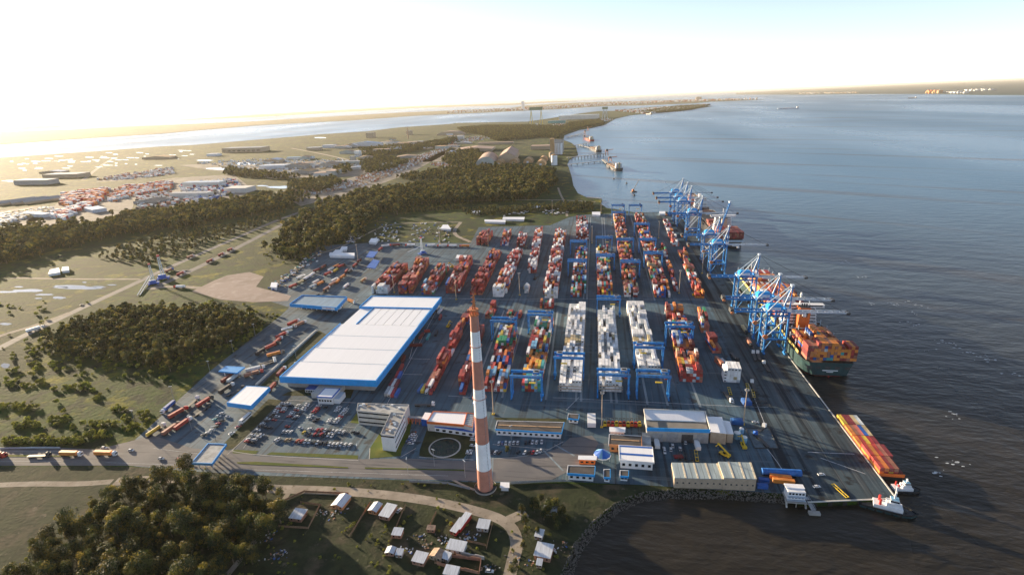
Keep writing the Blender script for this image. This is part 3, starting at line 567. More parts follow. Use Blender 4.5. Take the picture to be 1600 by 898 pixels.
def block(name, n0, n1, f0, f1, pal, tmin, tmax, seed, fill=.92, racks=False, nf=None, fz=8., pr=0, maxb=99):
    r = random.Random(seed); a, c = G(*n0), G(*n1); e, f = G(*f0, fz), G(*f1, fz)
    m0 = (a+c)/2; m1 = (e+f)/2; m1.z = 0; d = (m1-m0); Lg = d.length; d.normalize(); sd = Vector((d.y, -d.x, 0)); h = atan2(d.y, d.x)
    nr = nf or max(2, round((c-a).length/2.75)); nb = min(maxb, max(1, int(Lg/12.75)))
    lvl = [[0]*nr for _ in range(nb)]
    for i in range(nb):
        base = r.uniform(tmin, tmax)
        for j in range(nr):
            lvl[i][j] = 0 if r.random() > fill else max(1, min(int(tmax+.5), round(base+r.uniform(-1, 1))))
    tot = {}
    for i in range(nb):
        gang = pick(r, pal); pl_ = 'reefer' if i == 0 and name in ('leftmost upper block', 'sixth upper block', 'broad white and red block') else pal
        if pl_ != pal: gang = 'white'
        for j in range(nr):
            ns = 2 if r.random() < .22 else 1
            for t in range(lvl[i][j]):
                for k in range(ns):
                    ln = 12.2 if ns == 1 else 6.05; off = (i+.5)*12.75+(0 if ns == 1 else (k-.5)*6.25)
                    p = m0+d*off+sd*((j-(nr-1)/2)*2.6)+Vector((r.uniform(-.08, .08), r.uniform(-.12, .12), 0))
                    col = gang if r.random() < .35 else pick(r, pl_)
                    top = t == lvl[i][j]-1; front = i == 0 or (lvl[i-1][j] <= t)
                    left = j == 0 or lvl[i][j-1] <= t
                    side = '' if not top else 'top '
                    CL.append(dict(p=(p.x, p.y, t*2.62+.12), h=h, L=ln, c=col, vis=(2 if top else 0)+(1 if front else 0)+(1 if left else 0), bay=i, row=j, tier=t, top=top, nm=name, k=k, ns=ns))
        if racks:
            z = (max(lvl[i]) or 1)*2.62
            q = m0+d*(i*12.75-.2); 
            rk = thing('reefer_rack', q.to_tuple(), 0, f'steel access rack before the {ordn(i)} bay of the {name}', 'rack', 'access racks between the white reefers')
            for zz in (2.7, 5.3): b = MB(); b.beam(-sd*(nr*1.3+.6)+Vector((0, 0, zz)), sd*(nr*1.3+.6)+Vector((0, 0, zz)), .9, .15, SAND); b.build('platform', rk)
            for s in (-1, 1): b = MB(); b.beam(sd*s*(nr*1.3+.7), sd*s*(nr*1.3+.7)+Vector((0, 0, 5.6)), .5, .3, GREY); b.build('post', rk)
BL = [('block right behind chimney', (756, 612), (792, 612), (784, 508), (808, 508), 'colour', 2, 4, 1),
      ('block between two gantries', (808, 612), (847, 612), (843, 492), (862, 492), 'colour', 2, 4, 2),
      ('first white reefer block', (873, 612), (909, 612), (892, 470), (914, 470), 'reefer', 3, 4, 3, .99, True),
      ('second white reefer block', (935, 612), (972, 612), (934, 480), (960, 480), 'reefer', 3, 4, 4, .99, True),
      ('third white reefer block', (996, 588), (1032, 588), (979, 470), (1004, 470), 'reefer', 3, 4, 5, .99, True),
      ('block right of reefers', (1060, 597), (1099, 597), (1040, 476), (1064, 476), 'mix', 2, 5, 6),
      ('long row left of chimney', (664, 611), (679, 611), (728, 474), (745, 474), 'red', 1, 4, 7),
      ('row touching the chimney', (712, 617), (728, 617), (746, 505), (757, 505), 'red', 1, 4, 8),
      ('short row above chimney', (757, 498), (770, 498), (769, 467), (780, 467), 'mix', 1, 4, 9),
      ('loose block behind gantry', (790, 497), (818, 497), (796, 476), (822, 476), 'mix', 1, 2, 10, .8),
      ('small rear gantry block', (842, 482), (866, 482), (845, 466), (866, 466), 'mix', 1, 3, 101, .8),
      ('quay road row, rear', (1094, 520), (1109, 520), (1088, 484), (1101, 484), 'mix', 3, 5, 11),
      ('quay road row, middle', (1113, 552), (1127, 552), (1098, 515), (1111, 515), 'mix', 2, 4, 12),
      ('quay road row, front', (1126, 574), (1140, 574), (1118, 552), (1131, 552), 'mix', 1, 3, 13),
      ('leftmost upper block', (581, 459), (606, 459), (617, 412), (637, 412), 'red', 3, 5, 14),
      ('second upper block', (623, 459), (645, 459), (651, 404), (672, 404), 'red', 3, 5, 15),
      ('third upper block', (658, 460), (679, 460), (685, 410), (705, 410), 'mix', 3, 5, 16),
      ('fourth upper block', (697, 458), (719, 458), (720, 403), (738, 403), 'red', 3, 5, 17),
      ('fifth upper block', (734, 461), (754, 461), (769, 386), (785, 386), 'red', 2, 5, 18),
      ('far corner red block', (744, 383), (762, 383), (756, 360), (770, 360), 'red', 4, 5, 19),
      ('sixth upper block', (770, 464), (790, 464), (802, 388), (816, 388), 'redwhite', 3, 5, 20),
      ('far block of mixed colours', (781, 384), (795, 384), (788, 358), (800, 358), 'redwhite', 2, 4, 21),
      ('small block at the rear', (807, 386), (820, 386), (813, 360), (824, 360), 'redwhite', 2, 4, 22),
      ('seventh upper block', (823, 427), (838, 427), (836, 356), (850, 356), 'redwhite', 2, 5, 23),
      ('short grey stack', (816, 458), (826, 458), (818, 438), (829, 438), 'reefer', 1, 3, 24, .8),
      ('broad white and red block', (847, 466), (872, 466), (868, 358), (886, 358), 'redwhite', 3, 5, 25),
      ('first upper gantry block', (891, 464), (916, 464), (901, 382), (917, 382), 'colour', 2, 4, 26),
      ('dark red block at the rear', (900, 376), (920, 376), (903, 340), (915, 340), 'redwhite', 3, 5, 27),
      ('second upper gantry block', (933, 463), (958, 463), (932, 382), (949, 382), 'colour', 2, 4, 28),
      ('third upper gantry block', (975, 464), (1000, 464), (957, 328), (973, 328), 'mix', 2, 4, 29),
      ('fourth upper gantry block', (1022, 465), (1048, 465), (990, 332), (1006, 332), 'mix', 2, 4, 30),
      ('narrow upper row', (1052, 455), (1061, 455), (1031, 375), (1038, 375), 'mix', 1, 3, 31),
      ('upper quay road row', (1086, 466), (1100, 466), (1058, 385), (1069, 385), 'mix', 2, 4, 32),
      ('rear upper quay road row', (1050, 385), (1062, 385), (1036, 340), (1044, 340), 'redwhite', 1, 3, 33)]
for a in BL: block(*a)
# white reefer stack by the quay road
block('white stack by quay', (1130, 597), (1156, 598), (1120, 555), (1141, 556), 'reefer', 4.6, 5, 41, 1.0, nf=5, fz=0, maxb=1)
CLONE = [r for r in CL]
def cont(x, y, z, h, L, c, label, group=None, pr=1): CL.append(dict(p=(x, y, z), h=h, L=L, c=c, vis=9, label=label, group=group))
def cpx(a, c, z, col, label, L=None, group=None):
    p, q = G(*a, z), G(*c, z); m = (p+q)/2; d = q-p; cont(m.x, m.y, z, atan2(d.y, d.x), L or (12.2 if d.length > 8.5 else 6.05), col, label, group)
for a in [((606, 623), (616, 605), 'white', 'white container in the row at the warehouse corner'), ((601, 622), (611, 604), 'pale grey', 'grey container at the left of the row at the warehouse corner'), ((611, 624), (620, 606), 'red', 'thin red container between the white and blue ones'), ((617, 624), (625, 608), 'blue', 'blue container at the right of the row at the warehouse corner'),
          ((609, 606), (617, 593), 'maroon', 'dark red container left of a white one by the warehouse'), ((613, 607), (620, 594), 'white', 'white container between two dark red ones by the warehouse'), ((617, 608), (624, 595), 'maroon', 'dark red container right of a white one by the warehouse'),
          ((619, 592), (623, 583), 'red', 'short red container beside the right edge of the warehouse'), ((623, 593), (627, 584), 'blue', 'short blue container beside the right edge of the warehouse'), ((625, 580), (629, 572), 'red', 'lone red container close to the right edge of the warehouse'), ((629, 566), (632, 558), 'maroon', 'lone dark red container close to the right edge of the warehouse'),
          ((640, 541), (660, 540), 'maroon', 'dark red container lying across, right of the warehouse'), ((655, 531), (662, 521), 'maroon', 'dark red container in the group by the warehouse'), ((667, 532), (672, 523), 'teal', 'teal container beside two dark red ones'), ((663, 519), (672, 518), 'red', 'red container behind the teal one'), ((680, 526), (683, 518), 'black', 'black container standing apart right of the teal one'),
          ((686, 502), (690, 492), 'red', 'red container beside an empty trailer'), ((683, 492), (692, 482), 'white', 'white container by the rear right of the warehouse'),
          ((654, 614), (662, 603), 'blue', 'blue container at the near end of the long row'), ((659, 615), (666, 602), 'yellow', 'yellow container at the near end of the long row'), ((667, 614), (672, 605), 'white', 'short white tank container at the near end of the long row'), ((673, 616), (676, 606), 'red', 'red container lying at the near end of the long row'),
          ((1206, 746), (1232, 749), 'orange', 'orange container behind the pier house'), ((1210, 752), (1238, 755), 'orange', 'front orange container behind the pier house'), ((1185, 761), (1197, 762), 'blue', 'short blue container left of the orange ones'), ((1188, 752), (1198, 753), 'blue', 'short blue container behind another left of the orange ones')]:
    cpx(a[0], a[1], .12, a[2], a[3])
def build_containers():
    # the ones that show largest, each its own object; the rest as one mesh
    for c in CL: c['d'] = (Vector(c['p'])-Vector((0, 0, CAMH))).length/(c['L']/12.2)**.5; c['sc'] = c['d'] if c['vis'] >= 2 else 1e6
    CL.sort(key=lambda c: c['sc']); near = CL[:300]; rest = CL[300:]; CM2 = {}
    def cmesh(L, col):
        if (L, col) in CM2: return CM2[L, col]
        b = MB(); m = CM[col]; h = 2.55; x = L/2; w = 1.2; n = 10 if L > 7 else 5
        fr = .1; b.box(-x, x, -w+.04, w-.04, .12, h-.03, m)
        for sx in (-1, 1):
            for sy in (-1, 1): b.box(min(sx*x, sx*(x-.16)), max(sx*x, sx*(x-.16)), min(sy*(w+.02), sy*(w-.14)), max(sy*(w+.02), sy*(w-.14)), 0, h+.01, m)
        for sy in (-1, 1):
            b.beam((-x+.17, sy*(w-.05), h-.05), (x-.17, sy*(w-.05), h-.05), .12, .13, m); b.beam((-x+.17, sy*(w-.05), .08), (x-.17, sy*(w-.05), .08), .12, .15, m)
            for i in range(n): xx = -x+.6+i*(L-1.2)/(n-1); b.box(xx-.18, xx+.18, sy*(w-.04) if sy > 0 else -w-.0, w-.0 if sy > 0 else -(w-.04), .18, h-.14, m)
        if col == 'white': b.box(-x-.06, -x-.0, -.8, .8, .5, 1.5, DGREY)
        for yy in (-.75, -.3, .3, .75): b.box(-x-.04, -x-.0, yy-.03, yy+.03, .2, h-.2, GREY)
        CM2[L, col] = b.mesh('container'); return CM2[L, col]
    for c in near:
        o = link('shipping_container', cmesh(c['L'], c['c']), None, c['p'], c['h'])
        if 'label' in c: lb, gp = c['label'], c.get('group')
        else:
            half = (' near' if c['k'] == 0 else ' far') if c['ns'] == 2 else ''
            lb = f"{c['c']}{half} container, {'top' if c['top'] else ordn(c['tier'])+' tier'}, {ordn(c['row'])} row {ordn(c['bay'])} bay from near left, {c['nm']}"; gp = 'containers of the '+c['nm'].replace('on the ', '')
            if len(lb.split()) > 16: print('LONG', lb)
        tag(o, lb, 'container', gp)
    b = MB()
    for c in rest:
        x, y, z = c['p']; L = c['L']/2; w = 1.2; ch, sh = cos(c['h']), sin(c['h']); q = [(-L, -w), (L, -w), (L, w), (-L, w)]
        vs = [(x+a*ch-e*sh, y+a*sh+e*ch, z+zz) for zz in (0, 2.55) for a, e in q]
        b.add(vs, [(0, 3, 2, 1), (0, 1, 5, 4), (1, 2, 6, 5), (2, 3, 7, 6), (3, 0, 4, 7), (4, 5, 6, 7)], CM[c['c']])
    tag(b.build('shipping_containers'), 'thousands of stacked shipping containers filling the farther rows of the yard', 'containers', kind='stuff')
    print('containers', len(near), len(rest))
# ------------------------------------------------------------------ yard gantry cranes
def make_rtg():
    t = thing('gantry_crane', (0, 0, 0), 0, '', 'gantry crane', 'blue gantry cranes over the container blocks')
    for sy in (-1, 1):
        b = MB(); b.box(-13, 13, sy*4.3-.75, sy*4.3+.75, 20.2, 22.2, CBLUE); b.build('girder', t)
        for sx in (-1, 1): b = MB(); b.beam((sx*12, sy*4.3, 1.8), (sx*12, sy*4.3, 20.2), 1.1, .9, CBLUE); b.build('leg', t)
    for sx in (-1, 1):
        b = MB(); b.box(sx*12-.6, sx*12+.6, -6.4, 6.4, 1.2, 2.4, CBLUE); b.box(sx*12-.35, sx*12+.35, -3.9, 3.9, 19.3, 20.1, CBLUE); b.build('sill_beam', t)
        for yy in (-5.4, -3.8, 3.8, 5.4): b = MB(); b.cyl((sx*12-.35, yy, .75), (sx*12+.35, yy, .75), .75, .75, 10, TYRE); b.build('wheel', t)
    b = MB(); b.box(5.5, 10.5, -2.4, 2.4, 22.2, 24.2, CBLUE, GREY); b.box(6.5, 8.5, -3.4, -2.5, 22.3, 23.3, GREY); b.cyl((6.4, 0, 24.2), (9.6, 0, 24.2), .7, .7, 8, DGREY); b.build('trolley', t)
    b = MB(); b.box(8.6, 10.6, -2.6, -.4, 17.6, 20, RED); b.box(8.5, 10.7, -2.7, -2.62, 18.2, 19.6, GLASS); b.build('cab', t)
    b = MB(); b.box(10.8, 13.4, -1.6, 1.6, 2.45, 4.6, CBLUE); b.build('power_unit', t)
    b = MB()
    for s in (-1, 1): b.beam((-12.6, s*5.2, 22.8), (12.6, s*5.2, 22.8), .07, .07, PALE); b.box(-13, 13, min(s*5.06, s*5.3), max(s*5.06, s*5.3), 21.9, 22.0, GREY)
    b.build('handrail', t)
    b = MB(); b.box(-6.1+8, 6.1+1, -.9, .9, 13.4, 14.0, YEL)
    for s in (3, 6): b.cyl((s, 0, 14), (s, 0, 21), .05, .05, 4, DGREY)
    b.build('spreader', t); return t
RT = make_rtg(); RL = [(822.5, 583, 'over the near end of the block beside the chimney'), (889.5, 554, 'over the first white reefer block'), (958.5, 580, 'over the near end of the second white reefer block'), (1021, 582, 'over the empty near end of the third white reefer block'), (1014, 538, 'second from the near end over the third white reefer block'), (1062, 506, 'over the block right of reefers'), (951, 464, 'at the far end of the second white reefer block'), (787, 498, 'immediately right of the chimney top'), (844, 488, 'at the far end of the block under the pair'),
      (904, 376, 'over the far end of the first upper block'), (902, 406, 'over the middle of the first upper block'), (944, 370, 'over the empty rear of the second upper block'), (946, 398, 'over the middle of the second upper block'), (977, 373, 'over the third upper block, farther of two'), (985, 407, 'over the third upper block, nearer of two'), (1012, 373, 'over the fourth upper block, middle of three'), (1021, 394, 'over the fourth upper block, nearest of three'), (1003, 349, 'over the fourth upper block, farthest of three'), (966, 320, 'at the waterside rear, farthest left'), (993, 320, 'at the waterside rear, right of another'), (967, 331, 'at the waterside rear, just before the farthest')]
for i, (x, y, w) in enumerate(RL):
    p = G(x, y, 22); lb = 'blue rubber tyred gantry crane '+w; dx = .005*(600-p.y)*0
    if i == 0: RT.location = (p.x, p.y, .05); RT['label'] = lb
    else: clone(RT, (p.x, p.y, .05), 0 if i % 3 else pi, lb) if False else clone(RT, (p.x, p.y, .05), (0, pi)[i in (1, 4)], lb)
# ------------------------------------------------------------------ ship to shore cranes
def textmesh(name, txt, size, m, parent, loc, rot, ext=.02):
    cu = bpy.data.curves.new(name, 'FONT'); cu.body = txt; cu.size = size; cu.extrude = ext; cu.align_x = 'CENTER'; cu.align_y = 'CENTER'
    t = bpy.data.objects.new('t', cu); COL.objects.link(t); dg = bpy.context.evaluated_depsgraph_get(); me = bpy.data.meshes.new_from_object(t.evaluated_get(dg)); bpy.data.objects.remove(t)
    me.materials.clear(); me.materials.append(m); o = link(name, me, parent, loc); o.rotation_euler = rot; return o
def make_sts(legm, strm, up=False):
    t = thing('quay_crane', (0, 0, 0), 0, '', 'quay crane', 'blue ship to shore cranes on the quay')
    for x in (0, -18):
        for y in (-8.5, 8.5): b = MB(); b.beam((x, y, 1.6), (x, y*(.85 if x == 0 else .9), 40), 1.5, 1.3, legm); b.box(x-.8, x+.8, y-3.2, y+3.2, .2, 1.7, legm); b.build('leg', t)
    for x in (0, -18):
        for z, w in ((14, 1.3), (39, 1.5)): b = MB(); b.beam((x, -8.1, z), (x, 8.1, z), w, w+.3, legm); b.build('portal_beam', t)
    for y in (-7.9, 7.9):
        for z, w in ((14, 1.2), (36.5, 1.0)): b = MB(); b.beam((-.6, y, z), (-17.4, y, z), w, w+.4, legm); b.build('portal_beam', t)
    for y in (-7.9, 7.9):
        b = MB(); b.beam((-18, y, 15), (-1, y, 35.5), .7, .7, strm); b.build('brace', t)
        b = MB(); b.beam((-18, y, 2.4), (-12, y, 13), .6, .6, legm); b.beam((0, y, 2.4), (-5, y, 13), .6, .6, legm); b.build('knee_brace', t)
    b = MB(); b.beam((-46, -3, 38.2), (1, -3, 38.2), .9, 1.5, legm); b.beam((-46, 3, 38.2), (1, 3, 38.2), .9, 1.5, legm)
    for x in range(-45, 1, 6): b.beam((x, -3, 38.2), (x, 3, 38.2), .4, .6, strm)
    b.build('back_girder', t)
    tip = Vector((50, 0, 38.2)) if not up else Vector((13, 0, 84)); h = Vector((1.5, 0, 38.2)); b = MB(); dd = tip-h
    for y in (-2.2, 2.2): b.beam(h+Vector((0, y, 0)), tip+Vector((0, y, 0)), .8, 1.3, legm if up else strm)
    for i in range(9): p = h+dd*(i/8); b.beam(p+Vector((0, -2.2, 0)), p+Vector((0, 2.2, 0)), .4, .5, strm)
    for i in range(8): p = h+dd*(i/8); q = h+dd*((i+1)/8); b.beam(p+Vector((0, -2.2, 0)), q+Vector((0, 2.2, 0)), .25, .25, strm)
    b.build('boom', t); b = MB(); b.box(tip.x-1.5, tip.x+1.5, -3, 3, tip.z-1.6, tip.z+.6, DGREY if not up else strm); b.build('boom_tip', t)
    ap = Vector((2, 0, 62)); b = MB()
    for y in (-1, 1): b.beam((0, y*6.5, 39.5), ap+Vector((0, y*1.4, 0)), .9, .9, legm); b.beam(ap+Vector((0, y*1.4, 0)), (-18, y*6.5, 39.8), .7, .7, strm); b.beam(ap+Vector((0, y*1.2, 0)), (-6, y*4, 39.2), .45, .45, strm)
    b.box(.8, 3.2, -2.2, 2.2, 61.5, 63.2, strm); b.build('mast_frame', t)
    b = MB()
    for y in (-1.5, 1.5):
        if not up: b.beam(ap+Vector((0, y, 0)), (24, y, 39), .16, .16, DGREY); b.beam(ap+Vector((0, y, 0)), (46, y, 39), .16, .16, DGREY)
        else: b.beam(ap+Vector((0, y, 0)), (9, y, 70), .2, .2, DGREY)
        b.beam(ap+Vector((0, y, 0)), (-42, y, 39), .16, .16, DGREY)
    b.build('stay', t)
    b = MB(); x0, x1, y0, y1 = -17, -4.5, -4.2, 4.2; z0, z1, z2 = 40, 43.4, 45
    b.box(x0, x1, y0, y1, z0, z1, BLUE); b.add([(x0, y0, z1), (x1, y0, z1), (x1, y1, z1), (x0, y1, z1), (x0+2, y0+2.2, z2), (x1-2, y0+2.2, z2), (x1-2, y1-2.2, z2), (x0+2, y1-2.2, z2)], [(0, 1, 5, 4), (1, 2, 6, 5), (2, 3, 7, 6), (3, 0, 4, 7), (4, 5, 6, 7)], BLUE)
    mh = b.build('machinery_house', t)
    b = MB(); b.box(-15, -6.5, -4.27, -4.21, 40.7, 43, WHITE); sp = b.build('sign_panel', mh)
    textmesh('lettering', 'TECON', 2.1, BLUE, mh, (-10.75, -4.3, 41.85), (pi/2, 0, 0))
    b = MB(); b.box(-48.5, -45.5, -3.6, 3.6, 36.6, 40.2, DGREY); b.cyl((-47, -4.6, 37), (-47, 4.6, 37), 1.3, 1.3, 10, RUSTO); b.build('girder_end', t)
    b = MB(); b.box(8, 14, -2, 2, 36.2, 37.6, strm); b.box(14, 16.4, -1.4, 1.4, 33.4, 36.2, WHITE); b.box(16.42, 16.5, -1.2, 1.2, 33.8, 35.8, GLASS); b.build('trolley_cab', t)
    b = MB()
    for z in range(4, 36, 4): b.beam((-19.6, -8.4+(z % 8)*.4, z), (-19.6, -5.6+(z % 8)*.2, z+3.4), .5, .2, strm); b.box(-20.2, -18.8, -9, -5, z-.1, z+.05, GREY)
    b.build('stair', t); b = MB(); b.box(-19.2, -14, -3.2, 3.2, 38.9, 40, CONCL); b.box(-1.6, 1.6, -7, -4.4, 39.9, 43, WHITE); b.build('platform', t)
    b = MB(); b.cyl((-18, -8.6, 16.6), (-18, -9.6, 16.6), 2.2, 2.2, 14, RUSTO); b.cyl((-6, -8.6, 12), (-6, -9.6, 12), 1.8, 1.8, 14, DGREY); b.build('cable_reel', t)
    return t
SA = make_sts(CBLUE, PALE); SU = make_sts(CBLUE, PALE, True)
SL = [(477, 'nearest the camera, over the middle of the large orange loaded ship', 0), (509, 'second nearest, over the large loaded ship', 0), (576, 'third nearest, at the bow end of the large loaded ship', 0), (708, 'fourth along the quay, boom down beside the second ship', 0), (760, 'whose boom is raised steeply upright', 1), (885, 'just behind the one with the raised boom', 0), (985, 'nearest of the far cluster of three', 0), (1027, 'middle of the far cluster of three', 0), (1078, 'farthest along the quay, tallest of the far cluster', 0)]
fu = True
for i, (y, w, up) in enumerate(SL):
    x = quay_x(y)-2.5; lb = 'blue quay crane '+w
    if up: SU.location = (x, y, .1); SU['label'] = lb
    elif i == 0: SA.location = (x, y, .1); SA['label'] = lb
    else:
        c = clone(SA, (x, y, .1), 0, lb)
        if y > 870: c.scale = (1.12, 1.0, 1.12)
# ------------------------------------------------------------------ light masts
def make_mast(m):
    t = thing('light_mast', (0, 0, 0), 0, '', 'light mast'); b = MB(); b.cyl((0, 0, 0), (0, 0, 27.5), .48, .26, 10, m); b.build('pole', t)
    b = MB(); b.cyl((0, 0, 27.5), (0, 0, 27.9), 1.3, 1.3, 10, GREY)
    for i in range(8): a = i*pi/4; b.box(1.25*cos(a)-.3, 1.25*cos(a)+.3, 1.25*sin(a)-.3, 1.25*sin(a)+.3, 27.9, 28.6, GREY)
    b.build('lamp_head', t); b = MB(); b.box(-1, 1, -1, 1, 0, .8, YEL); b.build('base', t); return t
MA = make_mast(TANW); first = True
ML = [(771, 647, 'beside the chimney, before the long low building'), (940, 667, 'beside the white box truck'), (1161, 663, 'right of the maintenance shed'), (616, 457, 'between the first two blocks of the upper yard'), (713, 468, 'at the near end of the fourth upper block'), (812, 461, 'between the sixth and seventh upper blocks'), (763, 384, 'before the far corner red block'), (687.5, 381, 'behind the row of trailers'), (863, 335, 'on the grass behind the yard'), (939, 333, 'at the far waterside corner of the yard'), (1061, 458, 'at the near end of the narrow upper row'), (1097, 427, 'brown, standing on the quay road'), (1029, 372, 'among the upper gantry cranes'), (925, 380, 'between the first and second upper blocks'), (560, 410, 'in the upper truck park'), (1102, 470, 'at the quay road crossing'), (653, 470, 'behind the warehouse')]
for x, y, w in ML[:15]:
    p = G(x, y); lb = 'tall pale lighting mast '+w
    if first: MA.location = p; MA['label'] = lb; MA['group'] = 'tall lighting masts of the port'; first = False
    else: clone(MA, p, 0, lb)
def make_lamp():
    t = thing('street_lamp', (0, 0, 0), 0, '', 'street lamp', 'street lamps along the gate road'); b = MB(); b.cyl((0, 0, 0), (0, 0, 13), .16, .1, 7, GREY); b.build('pole', t)
    b = MB(); b.box(-1.3, 1.3, -.2, .2, 13, 13.2, PALE); b.build('lamp_head', t); return t
LA = make_lamp(); LL = [(212, 664, 'lower left bend'), (272, 625, 'edge above the blue container truck'), (329, 584, 'edge left of the small blue canopy'), (365, 551, 'edge above the small blue canopy'), (399, 524, 'edge beside the middle wood'), (300, 672, 'truck lot left of the grey gate canopy'), (638, 742, 'verge left of the chimney'), (561, 720, 'verge before the car park'), (727, 746, 'verge just left of the chimney foot'), (679, 728, 'verge before the round pond'), (395, 590, 'truck lot behind the white canopy'), (463, 560, 'median beside the long white wall'), (338, 690, 'lot beside the car park'), (799, 690, 'car park before the long low building')]
for i, (x, y, w) in enumerate(LL):
    p = G(x, y); lb = 'thin grey street lamp on the '+w
    if i == 0: LA.location = p; LA['label'] = lb
    else: clone(LA, p, .3*i, lb)
# ------------------------------------------------------------------ cars
CARC = {'w': ('white', (.62, .64, .66)), 'k': ('black', (.02, .02, .025)), 'r': ('red', (.35, .02, .02)), 'b': ('blue', (.04, .12, .3)), 'y': ('yellow', (.6, .45, .04)), 'o': ('orange red', (.5, .12, .04)), 'g': ('beige', (.35, .26, .15)), 't': ('teal', (.05, .3, .35))}
CARM = {}
def car_mesh(c):
    if c in CARM: return CARM[c]
    m = mat('car_paint_'+CARC[c][0].replace(' ', '_'), CARC[c][1], .3, .05, .5, spec=.6); b = MB()
    pr = [(-2.15, .35), (-2.15, .8), (-1.9, .95), (-1.2, .98), (1.0, .92), (2.05, .78), (2.15, .55), (2.15, .35)]; w = .86
    vs = [(x, s*w, z) for s in (-1, 1) for x, z in pr]; n = len(pr); b.add(vs, [tuple(range(n)), tuple(range(2*n-1, n-1, -1))]+[(i, n+i, n+(i+1) % n, (i+1) % n) for i in range(n)], m)
    b.add([(-1.5, -.62, 1.42), (.35, -.62, 1.42), (.35, .62, 1.42), (-1.5, .62, 1.42)], [(0, 1, 2, 3)], m); body = b.mesh('car')
    b = MB(); q = [(-2.0, -.8, .96), (1.0, -.8, .92), (1.0, .8, .92), (-2.0, .8, .96), (-1.5, -.64, 1.41), (.35, -.64, 1.41), (.35, .64, 1.41), (-1.5, .64, 1.41)]
    b.add(q, [(0, 1, 5, 4), (1, 2, 6, 5), (2, 3, 7, 6), (3, 0, 4, 7)], GLASS); gl = b.mesh('windows')
    b = MB(); [b.cyl((x, s*.72, .32), (x, s*.9, .32), .32, .32, 8, TYRE) for x in (-1.35, 1.35) for s in (-1, 1)]
    CARM[c] = (body, gl, b.mesh('wheels')); return CARM[c]
def car(x, y, h, c, label, group):
    me = car_mesh(c); o = tag(link('car', me[0], None, (x, y, .09), h), label, 'car', group); link('windows', me[1], o); link('wheels', me[2], o); return o
def carlist(data, ox, oy, sc, heading, place, group, jit=.1):
    r = random.Random(len(data)); byc = {}
    for x, y, c in sorted(data, key=lambda d: (d[0], d[1])):
        p = G(ox+x/sc, oy+y/sc); k = byc.setdefault(c, []); k.append((p, c))
    for c, l in byc.items():
        for i, (p, _) in enumerate(l):
            lb = f"{CARC[c][0]} car, {ordn(i)+' from left' if len(l) > 1 else 'only one'}, {place}"
            car(p.x, p.y, heading+r.uniform(-jit, jit)+(pi if r.random() < .5 else 0), c, lb, group)
D1 = [(655, 130, 'w'), (650, 155, 'k'), (605, 170, 'w'), (598, 195, 'r'), (575, 215, 'w'), (563, 240, 'w'), (540, 265, 'k'), (510, 292, 'k'), (470, 320, 'w'), (455, 345, 'k'), (405, 382, 'w'), (385, 410, 'k'), (345, 460, 'w'), (280, 525, 'w'), (230, 575, 'w'), (208, 602, 'r'), (725, 130, 'w'), (740, 155, 'k'), (703, 160, 'k'), (680, 185, 'w'), (668, 210, 'w'), (648, 232, 'r'), (585, 290, 'w'), (550, 335, 'r'), (455, 425, 'k'), (500, 432, 'k'), (390, 520, 'w'), (355, 545, 'w'), (305, 580, 'w'), (288, 612, 'k')]
D2 = [(860, 150, 'w'), (825, 190, 'w'), (823, 213, 'r'), (780, 240, 'w'), (765, 264, 'w'), (738, 290, 'r'), (960, 136, 'w'), (948, 160, 'w'), (920, 185, 'w'), (908, 208, 'w'), (860, 260, 'k'), (830, 290, 'w'), (800, 315, 'k'), (1105, 155, 'w'), (1090, 190, 'r'), (1070, 215, 'r'), (1045, 238, 'r'), (1010, 280, 'w'), (985, 308, 'w'), (1085, 322, 'k'), (1055, 345, 'k'), (1190, 175, 'k'), (1360, 172, 'w'), (1345, 198, 'w'), (1328, 222, 'w'), (1448, 196, 'w'), (1435, 220, 'w'), (1415, 240, 'w'), (1388, 268, 'w'), (1375, 296, 'r'), (1350, 318, 'w'), (1330, 342, 'w'), (1308, 367, 'w'), (1252, 330, 'w'), (1236, 356, 'w'), (1545, 490, 'k'), (1582, 500, 'k')]
D3 = [(715, 415, 'r'), (875, 435, 'w'), (1000, 445, 'w')]
D4 = [(670, 475, 'w'), (712, 480, 'w'), (757, 485, 'w'), (920, 490, 'y'), (985, 515, 'k'), (1092, 460, 'r'), (1142, 458, 'r'), (1190, 465, 'w'), (1236, 475, 'k'), (1282, 475, 'w'), (1328, 475, 'w'), (1372, 480, 'w'), (1415, 485, 'w'), (1058, 515, 'r'), (1097, 520, 'k'), (1137, 515, 'r'), (1180, 522, 'k'), (1228, 520, 'w'), (1275, 530, 'w')]
D5 = [(570, 588, 'w'), (606, 577, 'w'), (700, 585, 'g'), (745, 587, 'g'), (842, 595, 'o'), (892, 600, 'r'), (940, 602, 'w'), (990, 605, 'w'), (1045, 612, 'k'), (1092, 615, 'w'), (1143, 620, 'k'), (1192, 626, 'k'), (1245, 635, 'w'), (1287, 637, 'w'), (1335, 638, 'w'), (1385, 638, 'w'), (1437, 642, 'w'), (1495, 644, 'w')]
carlist(D1, 360, 615, 8, 0, 'along the left edge of the car park', 'cars along the left edge of the car park')
carlist(D2, 360, 615, 8, 0, 'in the upper bays of the car park', 'cars in the upper bays of the car park')
carlist(D3, 360, 615, 8, 0, 'alone in the middle lane of the car park', 'cars in the middle lane of the car park')
carlist(D4, 360, 615, 8, pi/2, 'in the middle double row of the car park', 'cars in the middle double row')
carlist(D5, 360, 615, 8, pi/2, 'in the front row of the car park', 'cars in the front row of the car park')
